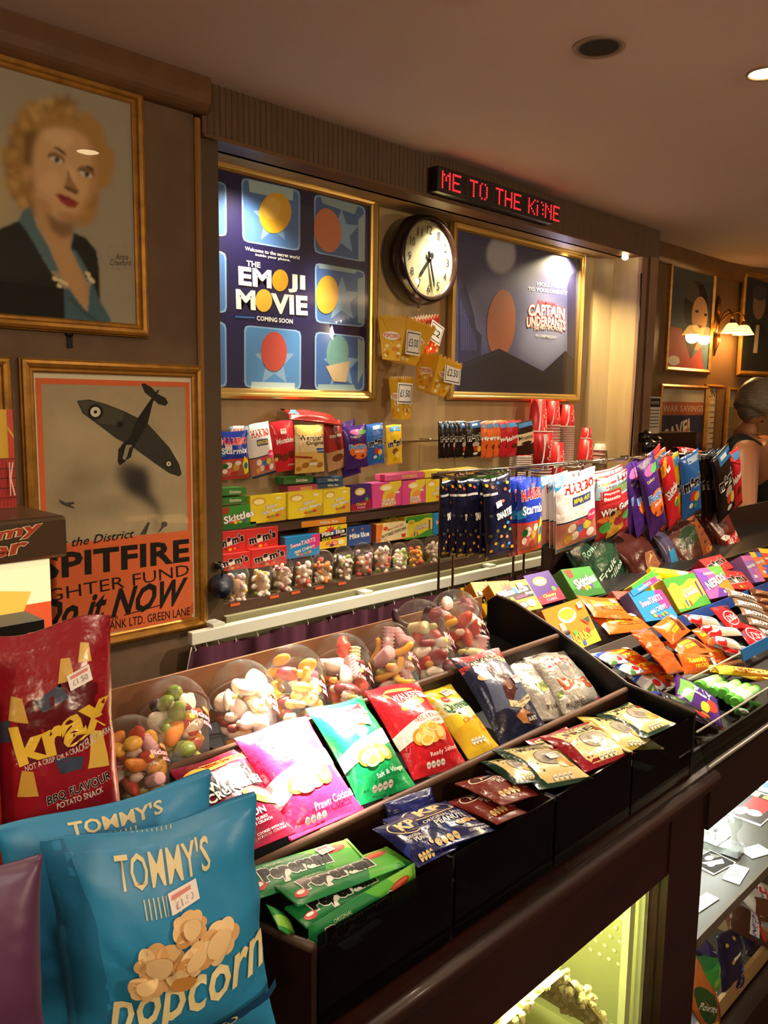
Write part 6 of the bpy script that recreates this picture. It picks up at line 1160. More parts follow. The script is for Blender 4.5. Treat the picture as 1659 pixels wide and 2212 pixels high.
# row of small dome tubs on the sill
TS = 'small dome tubs along the niche sill'
rowt = [(165, 1425, 1150), (320, 1400, 1130), (462, 1375, 1095), (600, 1345, 1075), (735, 1312, 1060), (868, 1285, 1030), (1000, 1262, 1008), (1125, 1238, 983), (1240, 1212, 1028), (1345, 1190, 1005), (1460, 1168, 975)]
names = ['nearest the blue torch', 'second from the torch', 'third from the torch, pale sweets', 'fourth from the torch, brightest lit', 'fifth from the torch', 'sixth from the torch', 'seventh from the torch', 'tallest, eighth from the torch', 'low, ninth from the torch', 'red and yellow sweets, tenth from the torch', 'last beside the dark hanging packets']
mixp = [[SK[0], SK[9], SK[4], SK[5]], [SK[0], SK[9], SK[5], SK[1]], [SK[4], SK[9], SK[0], SK[10]], [SK[9], SK[6], SK[0]], [SK[7], SK[0], SK[6], SK[9]], [SK[0], SK[3], SK[9], SK[1]], [SK[4], SK[3], SK[6], SK[0]], [SK[4], SK[6], SK[1], SK[0]], [SK[0], SK[1], SK[9]], [SK[6], SK[7], SK[5]], [SK[0], SK[1], SK[6], SK[9]]]
for (X, yb_, yt_), nm, pl in zip(rowt, names, mixp):
    if X <= 1130: yt_ = yt_+18
    tub(c1(X, yb_), c1(X-2, yt_), 2.085, 2.088, .034 if X < 1150 else .031, 'small dome tub on the niche sill, '+nm, nm, TS, small=True, pal=pl)
for k, (X, Y) in enumerate(((140, 1450), (400, 1405), (542, 1372), (700, 1335), (850, 1308))):
    p = at(*c1(X, Y), y=2.056); b = MB(); b.box(p[0]-.018, p[0]+.018, 2.0495, 2.0515, .945, .953, '#c8582a'); tag(b.build('price_tab', CARD), 'tiny orange price tab on the sill board under the %s tub' % ['first', 'third', 'fourth', 'fifth', 'sixth'][k], 'price tab')

# ================================================================== HANGING PACKETS
def hdr(t1, body, c1_='#c8302c', low=None, lowc='#6a3a2a', tcol=WH):
    return [R(0, 0, 1, 1, body), T(t1, .5, .74, .8, .13, tcol, b=.07, o=c1_)]
BG = {
 'star': ('#1c2f8a', [R(0, .42, 1, 1, '#2038a0'), P('#2a8ad0', 0, .6, .3, .66, .2, .5, 0, .48), T('HARIBO', .52, .80, .86, .15, '#d83a30', o='#f0e8e0', b=.10, ow=.06), T('Starmix', .52, .60, .84, .13, WH, b=.06), R(0, .40, 1, .43, '#d83a30'), R(0, .06, 1, .40, '#a85a48'), E(.3, .3, .12, .07, '#efe0c8'), E(.55, .25, .1, .08, '#c8a03a', 40), E(.35, .16, .14, .06, '#d86a60'), E(.6, .34, .1, .05, '#e8d8c8'), E(.2, .18, .08, .05, '#e8e0d0'), E(.5, .12, .12, .05, '#b83a30'), P('#e6d22e', .80, .48, .98, .36, .98, .12, .84, .08, .74, .3), E(.87, .27, .07, .07, '#2a6ab0'), E(.2, .29, .09, .05, '#1e6a3a'), R(0, 0, 1, .06, '#b03a28')]),
 'mini': ('#efece8', [R(0, .38, 1, 1, '#f4f1ee'), T('HARIBO', .52, .82, .74, .14, '#c82a24', b=.10), P('#3aa0d8', 0, 1, .22, 1, .10, .86, 0, .80), T('NEW', .09, .92, .14, .06, WH, rot=50, b=.05), R(.30, .58, .78, .70, '#3a4a8a'), T('MINIONS', .54, .64, .42, .08, '#e6d22e', b=.08), R(0, .37, 1, .39, '#26304a'), R(0, .04, 1, .37, '#b8705c'), E(.3, .28, .1, .06, '#efe0d0'), E(.52, .24, .1, .05, '#3a7ac0'), E(.7, .26, .1, .06, '#d8c84a'), E(.4, .16, .1, .06, '#e8d4c8'), E(.62, .14, .1, .06, '#c83a3a'), E(.25, .14, .1, .06, '#d8a04a'), E(.8, .14, .1, .06, '#efe0d8'), E(.5, .33, .1, .04, '#c84a60'), E(.82, .38, .14, .08, '#e8407a'), T('Fluffy', .82, .38, .2, .05, WH, b=.04), R(0, 0, 1, .04, '#1e3450')]),
 'munch': ('#c8222a', [R(0, 0, 1, 1, '#cc2430'), T('Munchies', .55, .62, .78, .11, WH, rot=4, b=.06), E(.2, .3, .16, .08, '#6a2a1a'), E(.48, .28, .16, .08, '#7a3420'), E(.78, .33, .15, .08, '#6a2a1a'), E(.15, .26, .07, .04, '#e8b860'), T('POWERED', .8, .12, .3, .04, WH, b=.02)]),
 'wert': ('#d8a850', [R(0, 0, 1, 1, '#e0b860'), R(0, .45, 1, .78, '#e8d2a0'), T("Werther's", .52, .74, .9, .12, '#3a1c10', b=.05), T('Original', .6, .62, .66, .11, '#3a1c10', b=.05), P('#a8402a', 0, .38, .5, .34, .5, .30, 0, .33), P('#1e4a8a', .62, .52, 1, .50, 1, .40, .66, .42), T('SUGAR FREE', .82, .46, .32, .04, WH, b=.03), E(.3, .17, .12, .06, '#a8702c'), E(.55, .22, .16, .07, '#c88a3a'), E(.8, .16, .12, .06, '#a8702c'), R(.42, .16, .7, .22, '#e8e4d8'), E(.1, .1, .09, .05, '#b87a34')]),
 'choc': ('#8c2a20', [R(0, .4, 1, 1, '#a8302a'), R(0, 0, 1, .4, '#c0946a'), P('#6a241a', .3, .9, .6, .9, .7, .4, .5, .4), E(.5, .25, .3, .08, '#7a4424'), T('Dairy Milk', .5, .7, .6, .08, WH, b=.04)]),
 'fudge': ('#3c1f6a', [R(0, 0, 1, 1, '#42246e'), E(.5, .86, .3, .06, '#d8609a'), E(.75, .84, .2, .05, '#58a858'), T('Cadbury', .4, .74, .4, .05, '#d8c080', b=.03), E(.55, .42, .40, .17, '#e8722a'), E(.62, .30, .30, .09, '#e8722a'), T('Fudge', .50, .50, .72, .14, '#4a8ad8', o=WH, b=.10), T('Minis', .56, .40, .4, .06, WH, b=.04), E(.35, .3, .06, .03, '#6a3018'), E(.7, .28, .06, .04, '#6a3018')]),
 'mmb': ('#2a66b8', [R(.3, .86, .95, .95, '#a8c8e8'), T("m&m's", .5, .56, .9, .19, K, rot=4, o='#efe6dc', b=.12, ow=.07), E(.45, .34, .16, .08, '#c83a30'), E(.65, .30, .14, .08, '#e0b83a'), E(.35, .2, .1, .04, '#e8e4d8'), E(.6, .16, .1, .05, '#3a9a48')]),
 'mmy': ('#e6c02a', [R(.15, .84, .8, .95, '#4a9ad8'), T("m&m's", .5, .55, .9, .19, K, rot=4, o='#efe6dc', b=.12, ow=.07), E(.45, .34, .18, .08, '#8a5a30'), E(.6, .24, .16, .09, '#f0d85a'), E(.5, .14, .1, .05, '#d8a428')]),
 'mmk': ('#1d130f', [R(.3, .82, .95, .97, '#2a72b8'), R(.4, .88, .7, .94, '#cfe0ee'), T("m&m's", .55, .56, .84, .19, K, rot=4, o='#e8dfd4', b=.12, ow=.08), E(.6, .36, .2, .08, '#b8a898'), E(.6, .24, .12, .08, '#b8402c'), E(.8, .22, .12, .09, '#d8b048'), E(.6, .10, .14, .04, '#d8cec0')]),
 'rev': ('#d8662a', [R(.1, .84, .9, .96, '#4a8ac0'), T('revels', .5, .56, .9, .14, WH, o='#8a3014', b=.07), E(.5, .3, .22, .08, '#6a3018'), E(.7, .18, .14, .05, '#e8b040')]),
 'mal': ('#b8222a', [R(.1, .84, .9, .96, '#4a8ac0'), T('Maltesers', .5, .56, .9, .12, WH, rot=10, b=.06), E(.5, .3, .2, .07, '#5a2414')]),
 'minst': ('#2c1a12', [R(.1, .84, .9, .96, '#4a8ac0'), R(0, .34, 1, .66, '#d8c4a0'), T('Minstrels', .5, .54, .86, .12, '#2a1a12', b=.05), E(.5, .38, .3, .05, '#3a2014')]),
 'smart': ('#10122c', [R(.0, .80, .45, .83, '#c8c4c0'), T('SMARTIES', .66, .53, .64, .10, WH, rot=8, o='#3a2a20', b=.08)]+[E(x, y, .055, .022, c, 25) for x, y, c in ((.12, .93, '#c8a02a'), (.3, .9, '#b04a30'), (.5, .94, '#3a6ab0'), (.82, .9, '#d8b040'), (.9, .78, '#5a90d0'), (.72, .83, '#c85a3a'), (.6, .70, '#d86a58'), (.15, .55, '#3a3a38'), (.75, .40, '#4a8ad0'), (.9, .44, '#c0603a'), (.62, .36, '#c8a83a'), (.85, .30, '#6aa048'), (.5, .25, '#c87a3a'), (.72, .22, '#d8784a'), (.3, .18, '#b0902a'), (.55, .12, '#c89a2a'), (.8, .12, '#4a7ac8'), (.15, .10, '#9a7a24'), (.92, .06, '#d08a40'), (.12, .30, '#4a4a24'), (.35, .34, '#5a5230'))]),
 'wine': ('#a82a30', [R(0, .66, 1, .96, '#9ab0c0'), P('#6a8a58', .3, .8, 1, .86, 1, .7, 0, .68), T('WIN', .24, .88, .2, .05, '#e6e03a', b=.06), T('NEW ZEALAND', .66, .83, .6, .035, '#5a5a58', b=.02), R(.12, .60, .66, .78, '#b8282a'), T('Maynards', .38, .73, .44, .05, WH, b=.04), T('Bassetts', .38, .655, .46, .055, WH, b=.04), T('Wine Gums', .52, .47, .88, .11, WH, rot=4, o='#3a1a14', b=.06), P('#d8a83a', .3, .42, .6, .42, .8, .1, .5, 0, .3, 0), E(.24, .20, .18, .09, '#3a9a3a'), E(.62, .25, .16, .09, '#a8342a'), E(.84, .3, .14, .08, '#5aa050'), E(.16, .34, .14, .05, '#d8702a'), E(.38, .40, .07, .04, '#2a1a18')]),
 'skr': ('#c8242a', [P('#e89a2a', .0, .9, .5, 1, .3, .8, 0, .75), T('Skittles', .5, .52, .92, .14, WH, rot=16, o='#7a1414', b=.08), E(.65, .32, .16, .07, '#e8c83a'), E(.7, .30, .16, .05, '#4a9a48')]),
}
def hbag(key, lab, q, y, th=.02, grp=None, **k):
    base, ops = BG[key]; yt = k.pop('yt', y)
    return bag('sweet_bag', lab, 'sweet bag', q, y, yt, ops, base, th, grp, k.pop('m', FILM), seal=.03, key='bg'+key, crk=k.pop('crk', .7), nu=12, nv=18, pinch=.03, hang=True, **k)
HN = 'bags hanging in the niche'
HY = 2.16
hbag('mini', 'pale bag end showing behind the leftmost blue bag in the niche', [c1(110, 400), c1(215, 380), c1(205, 242), c1(118, 250)], HY+.02, .015, HN)
hbag('star', 'blue bag of mixed jellies hanging at the left end of the niche', [c1(25, 605), c1(248, 590), c1(215, 280), c1(20, 285)], HY-.02, .03, HN, sticker=(.3, .68, 0))
hbag('mini', 'white bag of fruit jellies hanging second in the niche', [c1(245, 598), c1(440, 548), c1(345, 218), c1(215, 245)], HY-.01, .03, HN)
hbag('munch', 'red toffee chocolate bag hanging third in the niche', [c1(405, 545), c1(555, 545), c1(522, 212), c1(358, 218)], HY, .03, HN, sticker=(.45, .8, 0))
hbag('wert', 'golden butter candy bag hanging in the middle of the niche row', [c1(555, 555), c1(745, 555), c1(728, 245), c1(530, 235)], HY-.015, .035, HN)
hbag('choc', 'red brown chocolate bag twisting sideways beside the golden one', [c1(765, 545), c1(915, 510), c1(822, 222), c1(718, 222)], HY, .03, HN)
hbag('fudge', 'purple bag hanging just behind the other purple one', [c1(880, 560), c1(1020, 562), c1(900, 230), c1(800, 228)], HY+.015, .02, HN)
hbag('fudge', 'purple fudge bag with an orange splash hanging in the niche', [c1(880, 530), c1(1035, 520), c1(1010, 240), c1(855, 248)], HY-.01, .03, HN)
hbag('mmb', 'blue chocolate sweets bag hanging near the right of the niche row', [c1(1045, 500), c1(1138, 500), c1(1130, 228), c1(1000, 235)], HY, .025, HN)
hbag('mmy', 'yellow chocolate sweets bag hanging last in the niche row', [c1(1160, 500), c1(1262, 500), c1(1245, 238), c1(1138, 240)], HY, .025, HN)
bag('sweet_bag', 'red and brown bag lying on top of the hanging row in the niche', 'sweet bag', [c1(510, 222), c1(820, 215), c1(790, 165), c1(488, 145)], 2.15, 2.22, [P('#4ab0e0', .02, .4, .16, .9, .2, .3), P('#c8282a', .16, .5, .4, 1, .55, .6, .3, .2)], '#7a241c', .03, HN, crk=1.2)
HB = 'small chocolate bags hanging beside the cups'
order = [('mmk', 40, 80), ('mmk', 62, 108), ('mmk', 86, 132), ('mmk', 112, 158), ('mmk', 130, 180), ('mmk', 165, 250), ('rev', 240, 300), ('rev', 262, 350), ('rev', 300, 370), ('mal', 330, 410), ('mal', 362, 440), ('minst', 418, 500)]
ordn = ['first black packet of the row beside the cups', 'second black packet of that row', 'third black packet of that row', 'fourth black packet of that row', 'fifth black packet, tucked behind the one with its front showing', 'black packet with its front showing, before the orange ones', 'first orange packet after the black ones', 'orange packet with the name in full view', 'last orange packet before the red ones', 'first red packet after the orange ones', 'red packet beside the brown and cream one', 'brown and cream packet nearest the cups']
for k, (ky, xa, xb) in enumerate(order):
    hbag(ky, ordn[k], [c2(xa-8+(14 if k > 5 else 0), 345-k*1.2), c2(xb+10+(10 if k > 5 else 0), 340-k*1.6), c2(xb-6, 158), c2(xa+4, 162)], 2.155-k*.004, .016, HB)
b = MB()
b.tube([(1.42, 2.20, 1.415), (2.55, 2.20, 1.415)], .004, 8); b.tube([(2.62, 2.20, 1.43), (3.12, 2.20, 1.43)], .004, 8)
for x in (1.5, 2.0, 2.5, 2.7, 3.05): b.tube([(x, 2.20, 1.42), (x, 2.27, 1.42)], .003, 6)
tag(b.build('hanging_bar', CHROME), 'thin metal bars from which the bags in the niche hang', 'bar')
# the long row above the sweet stand
c3 = crop(940, 960, 4.608); c4 = crop(1280, 960, 4.377)
HS = 'bags hanging above the sweet stand'
sm = [(40, 180, 372, 1095), (130, 300, 368, 1100), (200, 390, 362, 1108), (300, 500, 358, 1105), (430, 640, 350, 1102)]
for k, (xa, xb, yt_, yb_) in enumerate(sm):
    hbag('smart', ['dark blue packet at the left end of the row over the sweet stand', 'second dark blue packet from the left end', 'third dark blue packet from the left end', 'fourth dark blue packet from the left end', 'fifth dark blue packet, behind the one with white letters'][k], [c3(xa+25, yb_), c3(xb+30, yb_-10), c3(xb, yt_-15), c3(xa, yt_)], 1.315-.006*k, .012, HS)
hbag('smart', 'dark blue packet with white letters and coloured dots, last of the dark ones', [c3(530, 1105), c3(818, 1060), c3(700, 335), c3(440, 350)], 1.275, .02, HS, sticker=(.42, .68, 10))
hbag('star', 'blue mixed jelly bag at the back of three over the sweet stand', [c3(740, 1090), c3(960, 1060), c3(850, 330), c3(690, 335)], 1.305, .018, HS)
hbag('star', 'middle blue mixed jelly bag of three over the sweet stand', [c3(760, 1080), c3(1030, 1060), c3(940, 335), c3(760, 345)], 1.29, .018, HS)
hbag('star', 'front blue mixed jelly bag of three over the sweet stand', [c3(825, 1065), c3(1090, 1045), c3(1010, 350), c3(800, 350)], 1.272, .03, HS)
for k, dx in enumerate((0, 75, 120)):
    hbag('mini', ['white jelly bag at the back of four, its blue corner showing', 'second white jelly bag of four', 'third white jelly bag of four'][k], [c3(1085+dx, 975+10*k), c3(1350+dx, 960), c3(1280+dx, 300), c3(1030+dx, 312)], 1.305-.011*k, .015, HS)
hbag('mini', 'front white bag of fruit jellies, brightly lit', [c3(1205, 1010), c3(1650, 960), c3(1525, 285), c3(1190, 300)], 1.262, .035, HS)
bag('sweet_bag', 'clear pink backed bag bottom hanging below the white jelly bags', 'sweet bag', [c3(1200, 1085), c3(1480, 1010), c3(1480, 940), c3(1195, 1000)], 1.285, 1.285, [], '#b08878', .012, HS, FOIL)
hbag('wine', 'red wine gums bag beside the white jelly bags', [c4(45, 865), c4(365, 830), c4(290, 290), c4(0, 300)], 1.275, .035, HS)
hbag('wine', 'second red bag, its top edge showing behind the wine gums', [c4(20, 780), c4(300, 760), c4(260, 235), c4(-40, 245)], 1.30, .015, HS)
for k, (xa, xb, dy) in enumerate(((250, 420, 0), (300, 500, 10))):
    hbag('fudge', ['purple bag half turned away beside the wine gums', 'purple bag seen from its side, in front of the other one'][k], [c4(xa+110, 800+dy), c4(xb+150, 720+dy), c4(xb-50, 215), c4(xa, 240)], (1.29-.015*k, 1.30-.015*k), .04, HS, yt=(1.29, 1.30))
hbag('fudge', 'purple fudge bag with an orange splash over the sweet stand', [c4(600, 740), c4(775, 680), c4(500, 240), c4(350, 262)], 1.262, .03, HS)
hbag('skr', 'red fruit sweets bag behind the first of its kind', [c4(690, 700), c4(820, 680), c4(560, 165), c4(420, 175)], 1.30, .015, HS)
hbag('rev', 'orange edged bag between the two red fruit sweets bags', [c4(700, 690), c4(840, 670), c4(620, 155), c4(500, 165)], 1.29, .015, HS)
hbag('skr', 'red fruit sweets bag with slanting white letters', [c4(785, 690), c4(885, 660), c4(690, 170), c4(560, 190)], 1.27, .025, HS, sticker=(.35, .82, 10))
hbag('mmy', 'yellow chocolate sweets bag over the sweet stand', [c4(865, 655), c4(910, 645), c4(775, 135), c4(680, 150)], 1.285, .025, HS)
hbag('mmb', 'bright blue chocolate sweets bag over the sweet stand', [c4(890, 655), c4(1060, 625), c4(965, 115), c4(785, 130)], 1.268, .03, HS)
for k in range(4):
    hbag('mmk', ['first black packet right of the bright blue bag', 'second black packet right of the bright blue bag', 'third black packet right of the bright blue bag', 'fourth black packet right of the bright blue bag'][k], [c4(1060+50*k, 618-8*k), c4(1190+52*k, 605-8*k), c4(1060+45*k, 120), c4(960+45*k, 125)], 1.30-.006*k, .014, HS)
hbag('mmk', 'black chocolate sweets packet with its front in view at the right of the row', [c4(1230, 605), c4(1405, 570), c4(1230, 135), c4(1075, 150)], 1.262, .025, HS)
hbag('mal', 'red honeycomb balls packet, last of the row beside the bare arm', [c4(1380, 545), c4(1445, 535), c4(1350, 90), c4(1245, 110)], 1.29, .025, HS)
bag('sweet_bag', 'red bag top lying over the rail at the right end of the row', 'sweet bag', [c4(930, 118), c4(1228, 105), c4(1222, 75), c4(925, 98)], 1.31, 1.33, [], '#c8242a', .015, HS)
for k, (px, py) in enumerate(((978, 1034), (1068, 1026), (1155, 1018), (1235, 1010), (1287, 1002), (1335, 998), (1378, 992), (1425, 988), (1470, 983), (1520, 985))):
    b = MB(); p = at(px, py, y=1.28)
    for s_ in (-.012, .012): b.tube([(s_, .05, .004), (s_, -.02, .004), (s_, -.03, .009)], .0022, 6); b.lathe([(.0004, .006), (.006, 0), (.0004, -.006)], 10, M=Matrix.Translation((s_, -.032, .012)))
    b.box(-.022, .022, .045, .05, -.004, .010)
    tag(b.build('display_hook', CHROME, loc=p), 'double chrome hook on the rail, %s from its left end' % ['first', 'second', 'third', 'fourth', 'fifth', 'sixth', 'seventh', 'eighth', 'ninth', 'tenth'][k], 'hook', 'chrome hooks on the hanging rail')

# ================================================================== PAPER CUPS
ORD = ['first', 'second', 'third', 'fourth', 'fifth', 'sixth', 'seventh', 'eighth', 'ninth', 'tenth', 'eleventh', 'twelfth', 'thirteenth', 'fourteenth', 'fifteenth', 'sixteenth', 'seventeenth', 'eighteenth', 'nineteenth', 'twentieth', 'twenty-first', 'twenty-second']
def cupstack(px, pyb, pyt, y, r, lab, up, ncups, cupfrac, white=False):
    p0 = at(px, pyb, y=y); p1 = at(px, pyt, y=y); H = p1[2]-p0[2]; hc = H*cupfrac
    g = 'stacked paper cups on the niche shelf'
    col = '#c4c0b4' if white else '#c01e22'
    zr = p0[2]; n = ncups
    # nested rims below the top cup: each is the rim end of one cup
    rest = H-hc; dz = rest/max(1, n)
    for k in range(n+1):
        z = zr+k*dz; top = k == n
        t = empty('paper_cup', (p0[0], p0[1], z), lab[0] if top else '%s, %s from the top' % (lab[1], ORD[n-1-k]), 'paper cup', g+', '+lab[2]); b = MB(); b.col = lin(col)
        if up:      # upright cup: wide rim on top
            if top: b.lathe([(.0004, .002), (r*.72, .002), (r, hc), (r*.97, hc), (r*.70, .01)], 26, col)
            else: b.lathe([(r*.92, 0), (r, dz*.7)], 22, '#b87a6e')
            rz = hc if top else dz*.75
        else:       # upside down: wide rim at the bottom
            if top: b.lathe([(r, .0), (r*.74, hc), (r*.70, hc), (r*.68, hc-.004), (.0004, hc-.004)], 26, col)
            else: b.lathe([(r, 0), (r*.96, dz)], 22, '#b87a6e')
            rz = .001
        b.build('cup_wall', CARD, t)
        b = MB(); b.lathe([(r*1.0, rz-.002), (r*1.05, rz), (r*1.0, rz+.0025)], 22, '#e8ddd0'); b.build('rolled_rim', CARD, t)
        if top and not white:
            V, Tn, C_, L_ = flat([P('#f0ece4', 0, .05, .1, .25, .16, .6, .1, .95, .3, .95, .24, .6, .2, .3, .1, .05), T('Coca-Cola', .62, .5, .80, .30, '#f4f0ea', rot=90, b=.03, sh=.3)], .7)
            a = math.radians(-150)+V[:, 0]*1.9; v = V[:, 1]; rr = (r*.74+(r-r*.74)*(v if up else 1-v))*1.012+.0006
            mesh_np('lettering', np.stack([rr*np.cos(a), rr*np.sin(a), v*hc*.98], 1), Tn, C_, CARD, t)
CUPS = [((1158, 1003, 862), 2.19, .046, False, 5, .62, ('upside down red cup topping the rear left stack', 'nested cup rim in the rear left stack', 'rear left')),
        ((1187, 1012, 866), 2.22, .043, False, 14, .36, ('upside down red cup topping the second rear stack', 'nested cup rim in the second rear stack', 'second rear')),
        ((1219, 1005, 874), 2.22, .042, False, 22, .36, ('upside down red cup topping the third rear stack', 'nested cup rim in the third rear stack', 'third rear')),
        ((1198, 1030, 956), 2.15, .046, False, 1, .95, ('upside down red cup between the front stacks', 'cup rim under the middle red cup', 'middle')),
        ((1168, 1030, 932), 2.12, .047, True, 3, .80, ('upright red cup on the front stack with its white rim up', 'nested cup rim in the front stack', 'front')),
        ((1123, 1030, 985), 2.12, .046, True, 11, .05, ('top rim of the upright cup stack left of the red cups', 'nested cup rim left of the red cups', 'left')),
        ((1263, 1018, 948), 2.16, .040, False, 5, .72, ('upside down red cup in the right hand stack', 'nested cup rim in the right hand stack', 'right')),
        ((1266, 948, 924), 2.16, .028, False, 1, .95, ('small red cup on top of the right hand stack', 'rim under the small red cup', 'small')),
        ((1294, 1000, 958), 2.2, .034, False, 3, .34, ('small white patterned cup on its stack at the right', 'nested small white cup rim at the right', 'white'))]
for (px, pb, pt_), y, r, up, n, fr, lab in CUPS: cupstack(px, pb, pt_, y, r, lab, up, n, fr, 'white' in lab[0] and 'small' in lab[0])
# ================================================================== SWEET STAND CONTENTS
c5 = crop(980, 1200, 4.88); c6 = crop(1280, 1180, 4.377); c7 = crop(1260, 1380, 4.158)
def q5(c, *a): return [c(a[i], a[i+1]) for i in (0, 2, 4, 6)]       # bl br tr tl
GT = 'sweet boxes on the top shelf of the sweet stand'; G2 = 'sweet boxes and packs on the second shelf of the sweet stand'; G3 = 'chocolate packs in the third tray of the sweet stand'; G4 = 'bars and tubes in the front tray of the sweet stand'
ORS = '#b8681c'
sbox('mike', 'rearmost yellow fruit sweets box at the left end of the top shelf', q5(c5, 200, 690, 480, 620, 400, 270, 110, 400), 1.25, .025, yt=1.30, group=GT, side=ORS)
sbox('mike', 'middle yellow fruit sweets box at the left end of the top shelf', q5(c5, 360, 650, 700, 570, 590, 232, 190, 320), 1.21, .03, yt=1.27, group=GT, side=ORS)
sbox('mike', 'front yellow and black fruit sweets box at the left of the top shelf', q5(c5, 560, 640, 925, 545, 755, 235, 378, 322), 1.165, .03, yt=1.225, group=GT, side=ORS, sideops=[T('Mike Ike', .5, .5, .7, .12, '#5a2a14', rot=-90, b=.04)], sticker=(.72, .8, 0))
sbox('warp', 'purple and red chewy sweets box beside the front yellow box', q5(c5, 905, 545, 1180, 440, 985, 145, 760, 225), 1.19, .03, yt=1.25, group=GT, side='#2c1a4a')
sbox('skit', 'bright green sweet box on the top shelf in front of the dark green bag', q5(c5, 1285, 465, 1612, 385, 1412, 98, 1160, 160), 1.165, .035, yt=1.225, group=GT, side='#47702c')
sbox('warw', 'orange and yellow sour worms box, leftmost on the second shelf', q5(c5, 1150, 1045, 1562, 905, 1340, 455, 912, 572), .985, .035, yt=1.045, group=G2, side='#a8541c', sideops=[T('WARHEADS', .5, .55, .8, .14, '#e8b050', rot=-70, b=.06)], sticker=(.86, .86, 0), name='sweet_box')
RE = [R(0, 0, 1, 1, '#ee6a1c'), T("Reese's", .5, .62, .78, .3, '#f2e22a', rot=6, b=.07, sh=.25, o='#6a3010', ow=.04), R(.3, .30, .86, .40, '#7a2c14'), T('2 PEANUT BUTTER CUPS', .58, .35, .5, .05, '#f2d02a', b=.02)]
RS = [R(0, 0, 1, 1, '#ec6420'), T("Reese's", .34, .66, .48, .28, '#f2e22a', rot=6, b=.07, sh=.25, o='#6a3010', ow=.04), T('STICKS', .42, .38, .34, .16, '#f2e22a', rot=6, b=.08), P('#5a2410', .62, .2, .8, .14, .84, .8, .66, .86), P('#8a4a28', .66, .6, .82, .56, .83, .72, .68, .76)]
RP = [R(0, 0, 1, 1, '#e85c1c'), T("Reese's", .4, .72, .6, .22, '#f2e22a', rot=6, b=.07, sh=.25, o='#5a2410', ow=.04), T('PIECES', .55, .42, .6, .22, '#f2e22a', rot=6, b=.08, o='#5a2410'), E(.2, .2, .08, .07, '#8a3c14'), E(.4, .18, .08, .07, '#f0b02a'), E(.65, .2, .08, .07, '#d8501c'), E(.85, .5, .08, .07, '#f0a02a')]
def pk(lab, q, yb, yt, ops, base, th, g, key, m=FILM, **k): return bag('sweet_pack', lab, 'sweet pack', q, yb, yt, ops, base, th, g, m, seal=k.pop('seal', .03), key=key, crk=k.pop('crk', .6), nu=14, nv=12, **k)
pk('orange peanut cup pack with yellow script, upper one beside the sour worms box', q5(c6, 20, 710, 330, 640, 185, 455, -75, 515), 1.02, 1.08, RE, '#ee6a1c', .016, G2, 're', sticker=(.78, .72, 10))
pk('orange peanut cup pack with yellow script, lower one leaning on the shelf lip', q5(c6, 180, 875, 535, 755, 375, 598, 30, 700), .985, 1.045, RE, '#ee6a1c', .02, G2, 're', sticker=(.82, .78, 10))
sbox('swt', 'blue and pink tart sweets box on the second shelf', q5(c6, 512, 728, 796, 660, 640, 385, 355, 462), .985, .035, yt=1.045, group=G2, side='#5a4a78', topops=None)
carton('sweet_box', 'blue and pink box lid lying on the tart sweets box', 'sweet box', q5(c6, 370, 440, 642, 362, 610, 315, 328, 392), 1.045, 1.055, [P('#d83a8a', .6, 0, 1, 0, 1, 1, .5, 1), T('SweeTARTS', .5, .5, .5, .5, WH, b=.05)], '#2a8ac8', .05, G2, side='#a83a4a')
carton('sweet_box', 'dull red sweet box behind the blue tart sweets box', 'sweet box', q5(c6, 250, 520, 380, 480, 345, 400, 205, 450), 1.07, 1.09, [], '#a84030', .03, G2)
sbox('cray', 'yellow gummies box behind, its olive back and purple print in shade', q5(c6, 560, 620, 830, 560, 610, 255, 320, 355), 1.03, .03, yt=1.09, group=G2, side='#9a8428')
sbox('cray', 'green and yellow gummies box in front on the second shelf', q5(c6, 832, 640, 1112, 530, 950, 240, 668, 322), .985, .05, yt=1.045, group=G2, side='#a88c2c')
carton('sweet_box', 'yellow box lying flat on the gummies box, with a white bar code patch', 'sweet box', q5(c6, 625, 305, 905, 235, 878, 180, 600, 260), 1.075, 1.09, [R(.62, .1, .96, .9, '#efe6b0')], '#e6cc2a', .02, G2)
sbox('nerd', 'pink and purple rainbow candy box on the second shelf', q5(c6, 1125, 520, 1335, 432, 1205, 165, 955, 238), .99, .03, yt=1.05, group=G2)
sbox('mm', 'lower red chocolate sweets box beside the rainbow candy box', q5(c6, 1335, 432, 1502, 375, 1392, 205, 1232, 262), .99, .035, yt=1.045, group=G2)
sbox('mm', 'upper red chocolate sweets box above its twin', q5(c6, 1160, 255, 1320, 205, 1215, 60, 1000, 142), 1.07, .04, yt=1.12, group=G2, side='#8a1c1c')
for k, (a, cc, c2_) in enumerate(((0, '#9a6ac0', '#c86ab0'), (88, '#e8803a', '#4a6ac8'), (178, '#d8503a', '#e8c83a'))):
    BX['nb%d' % k] = (cc, [R(0, 0, 1, 1, cc), R(0, .8, .5, 1, '#e8c83a' if k else '#c86ab0'), R(.5, .8, 1, 1, c2_), R(.5, 0, 1, .5, c2_), T('nerds', .45, .62, .8, .14, WH, rot=8, o='#2a2a7a', b=.06), R(.2, .16, .5, .26, '#e8dcec'), E(.6, .35, .12, .06, '#e85a9a')])
    sbox('nb%d' % k, ['small purple candy box in the clear tray at the right edge', 'small orange and blue candy box in the clear tray', 'small red and yellow candy box, last in the clear tray'][k], q5(c6, 1535+a*.9, 355-a*.5, 1612+a*.9, 318-a*.5, 1500+a, 72-a*.35, 1415+a, 108-a*.35), .995, .05, yt=1.05, group='small candy boxes in the clear tray', side='#8a6aa8')
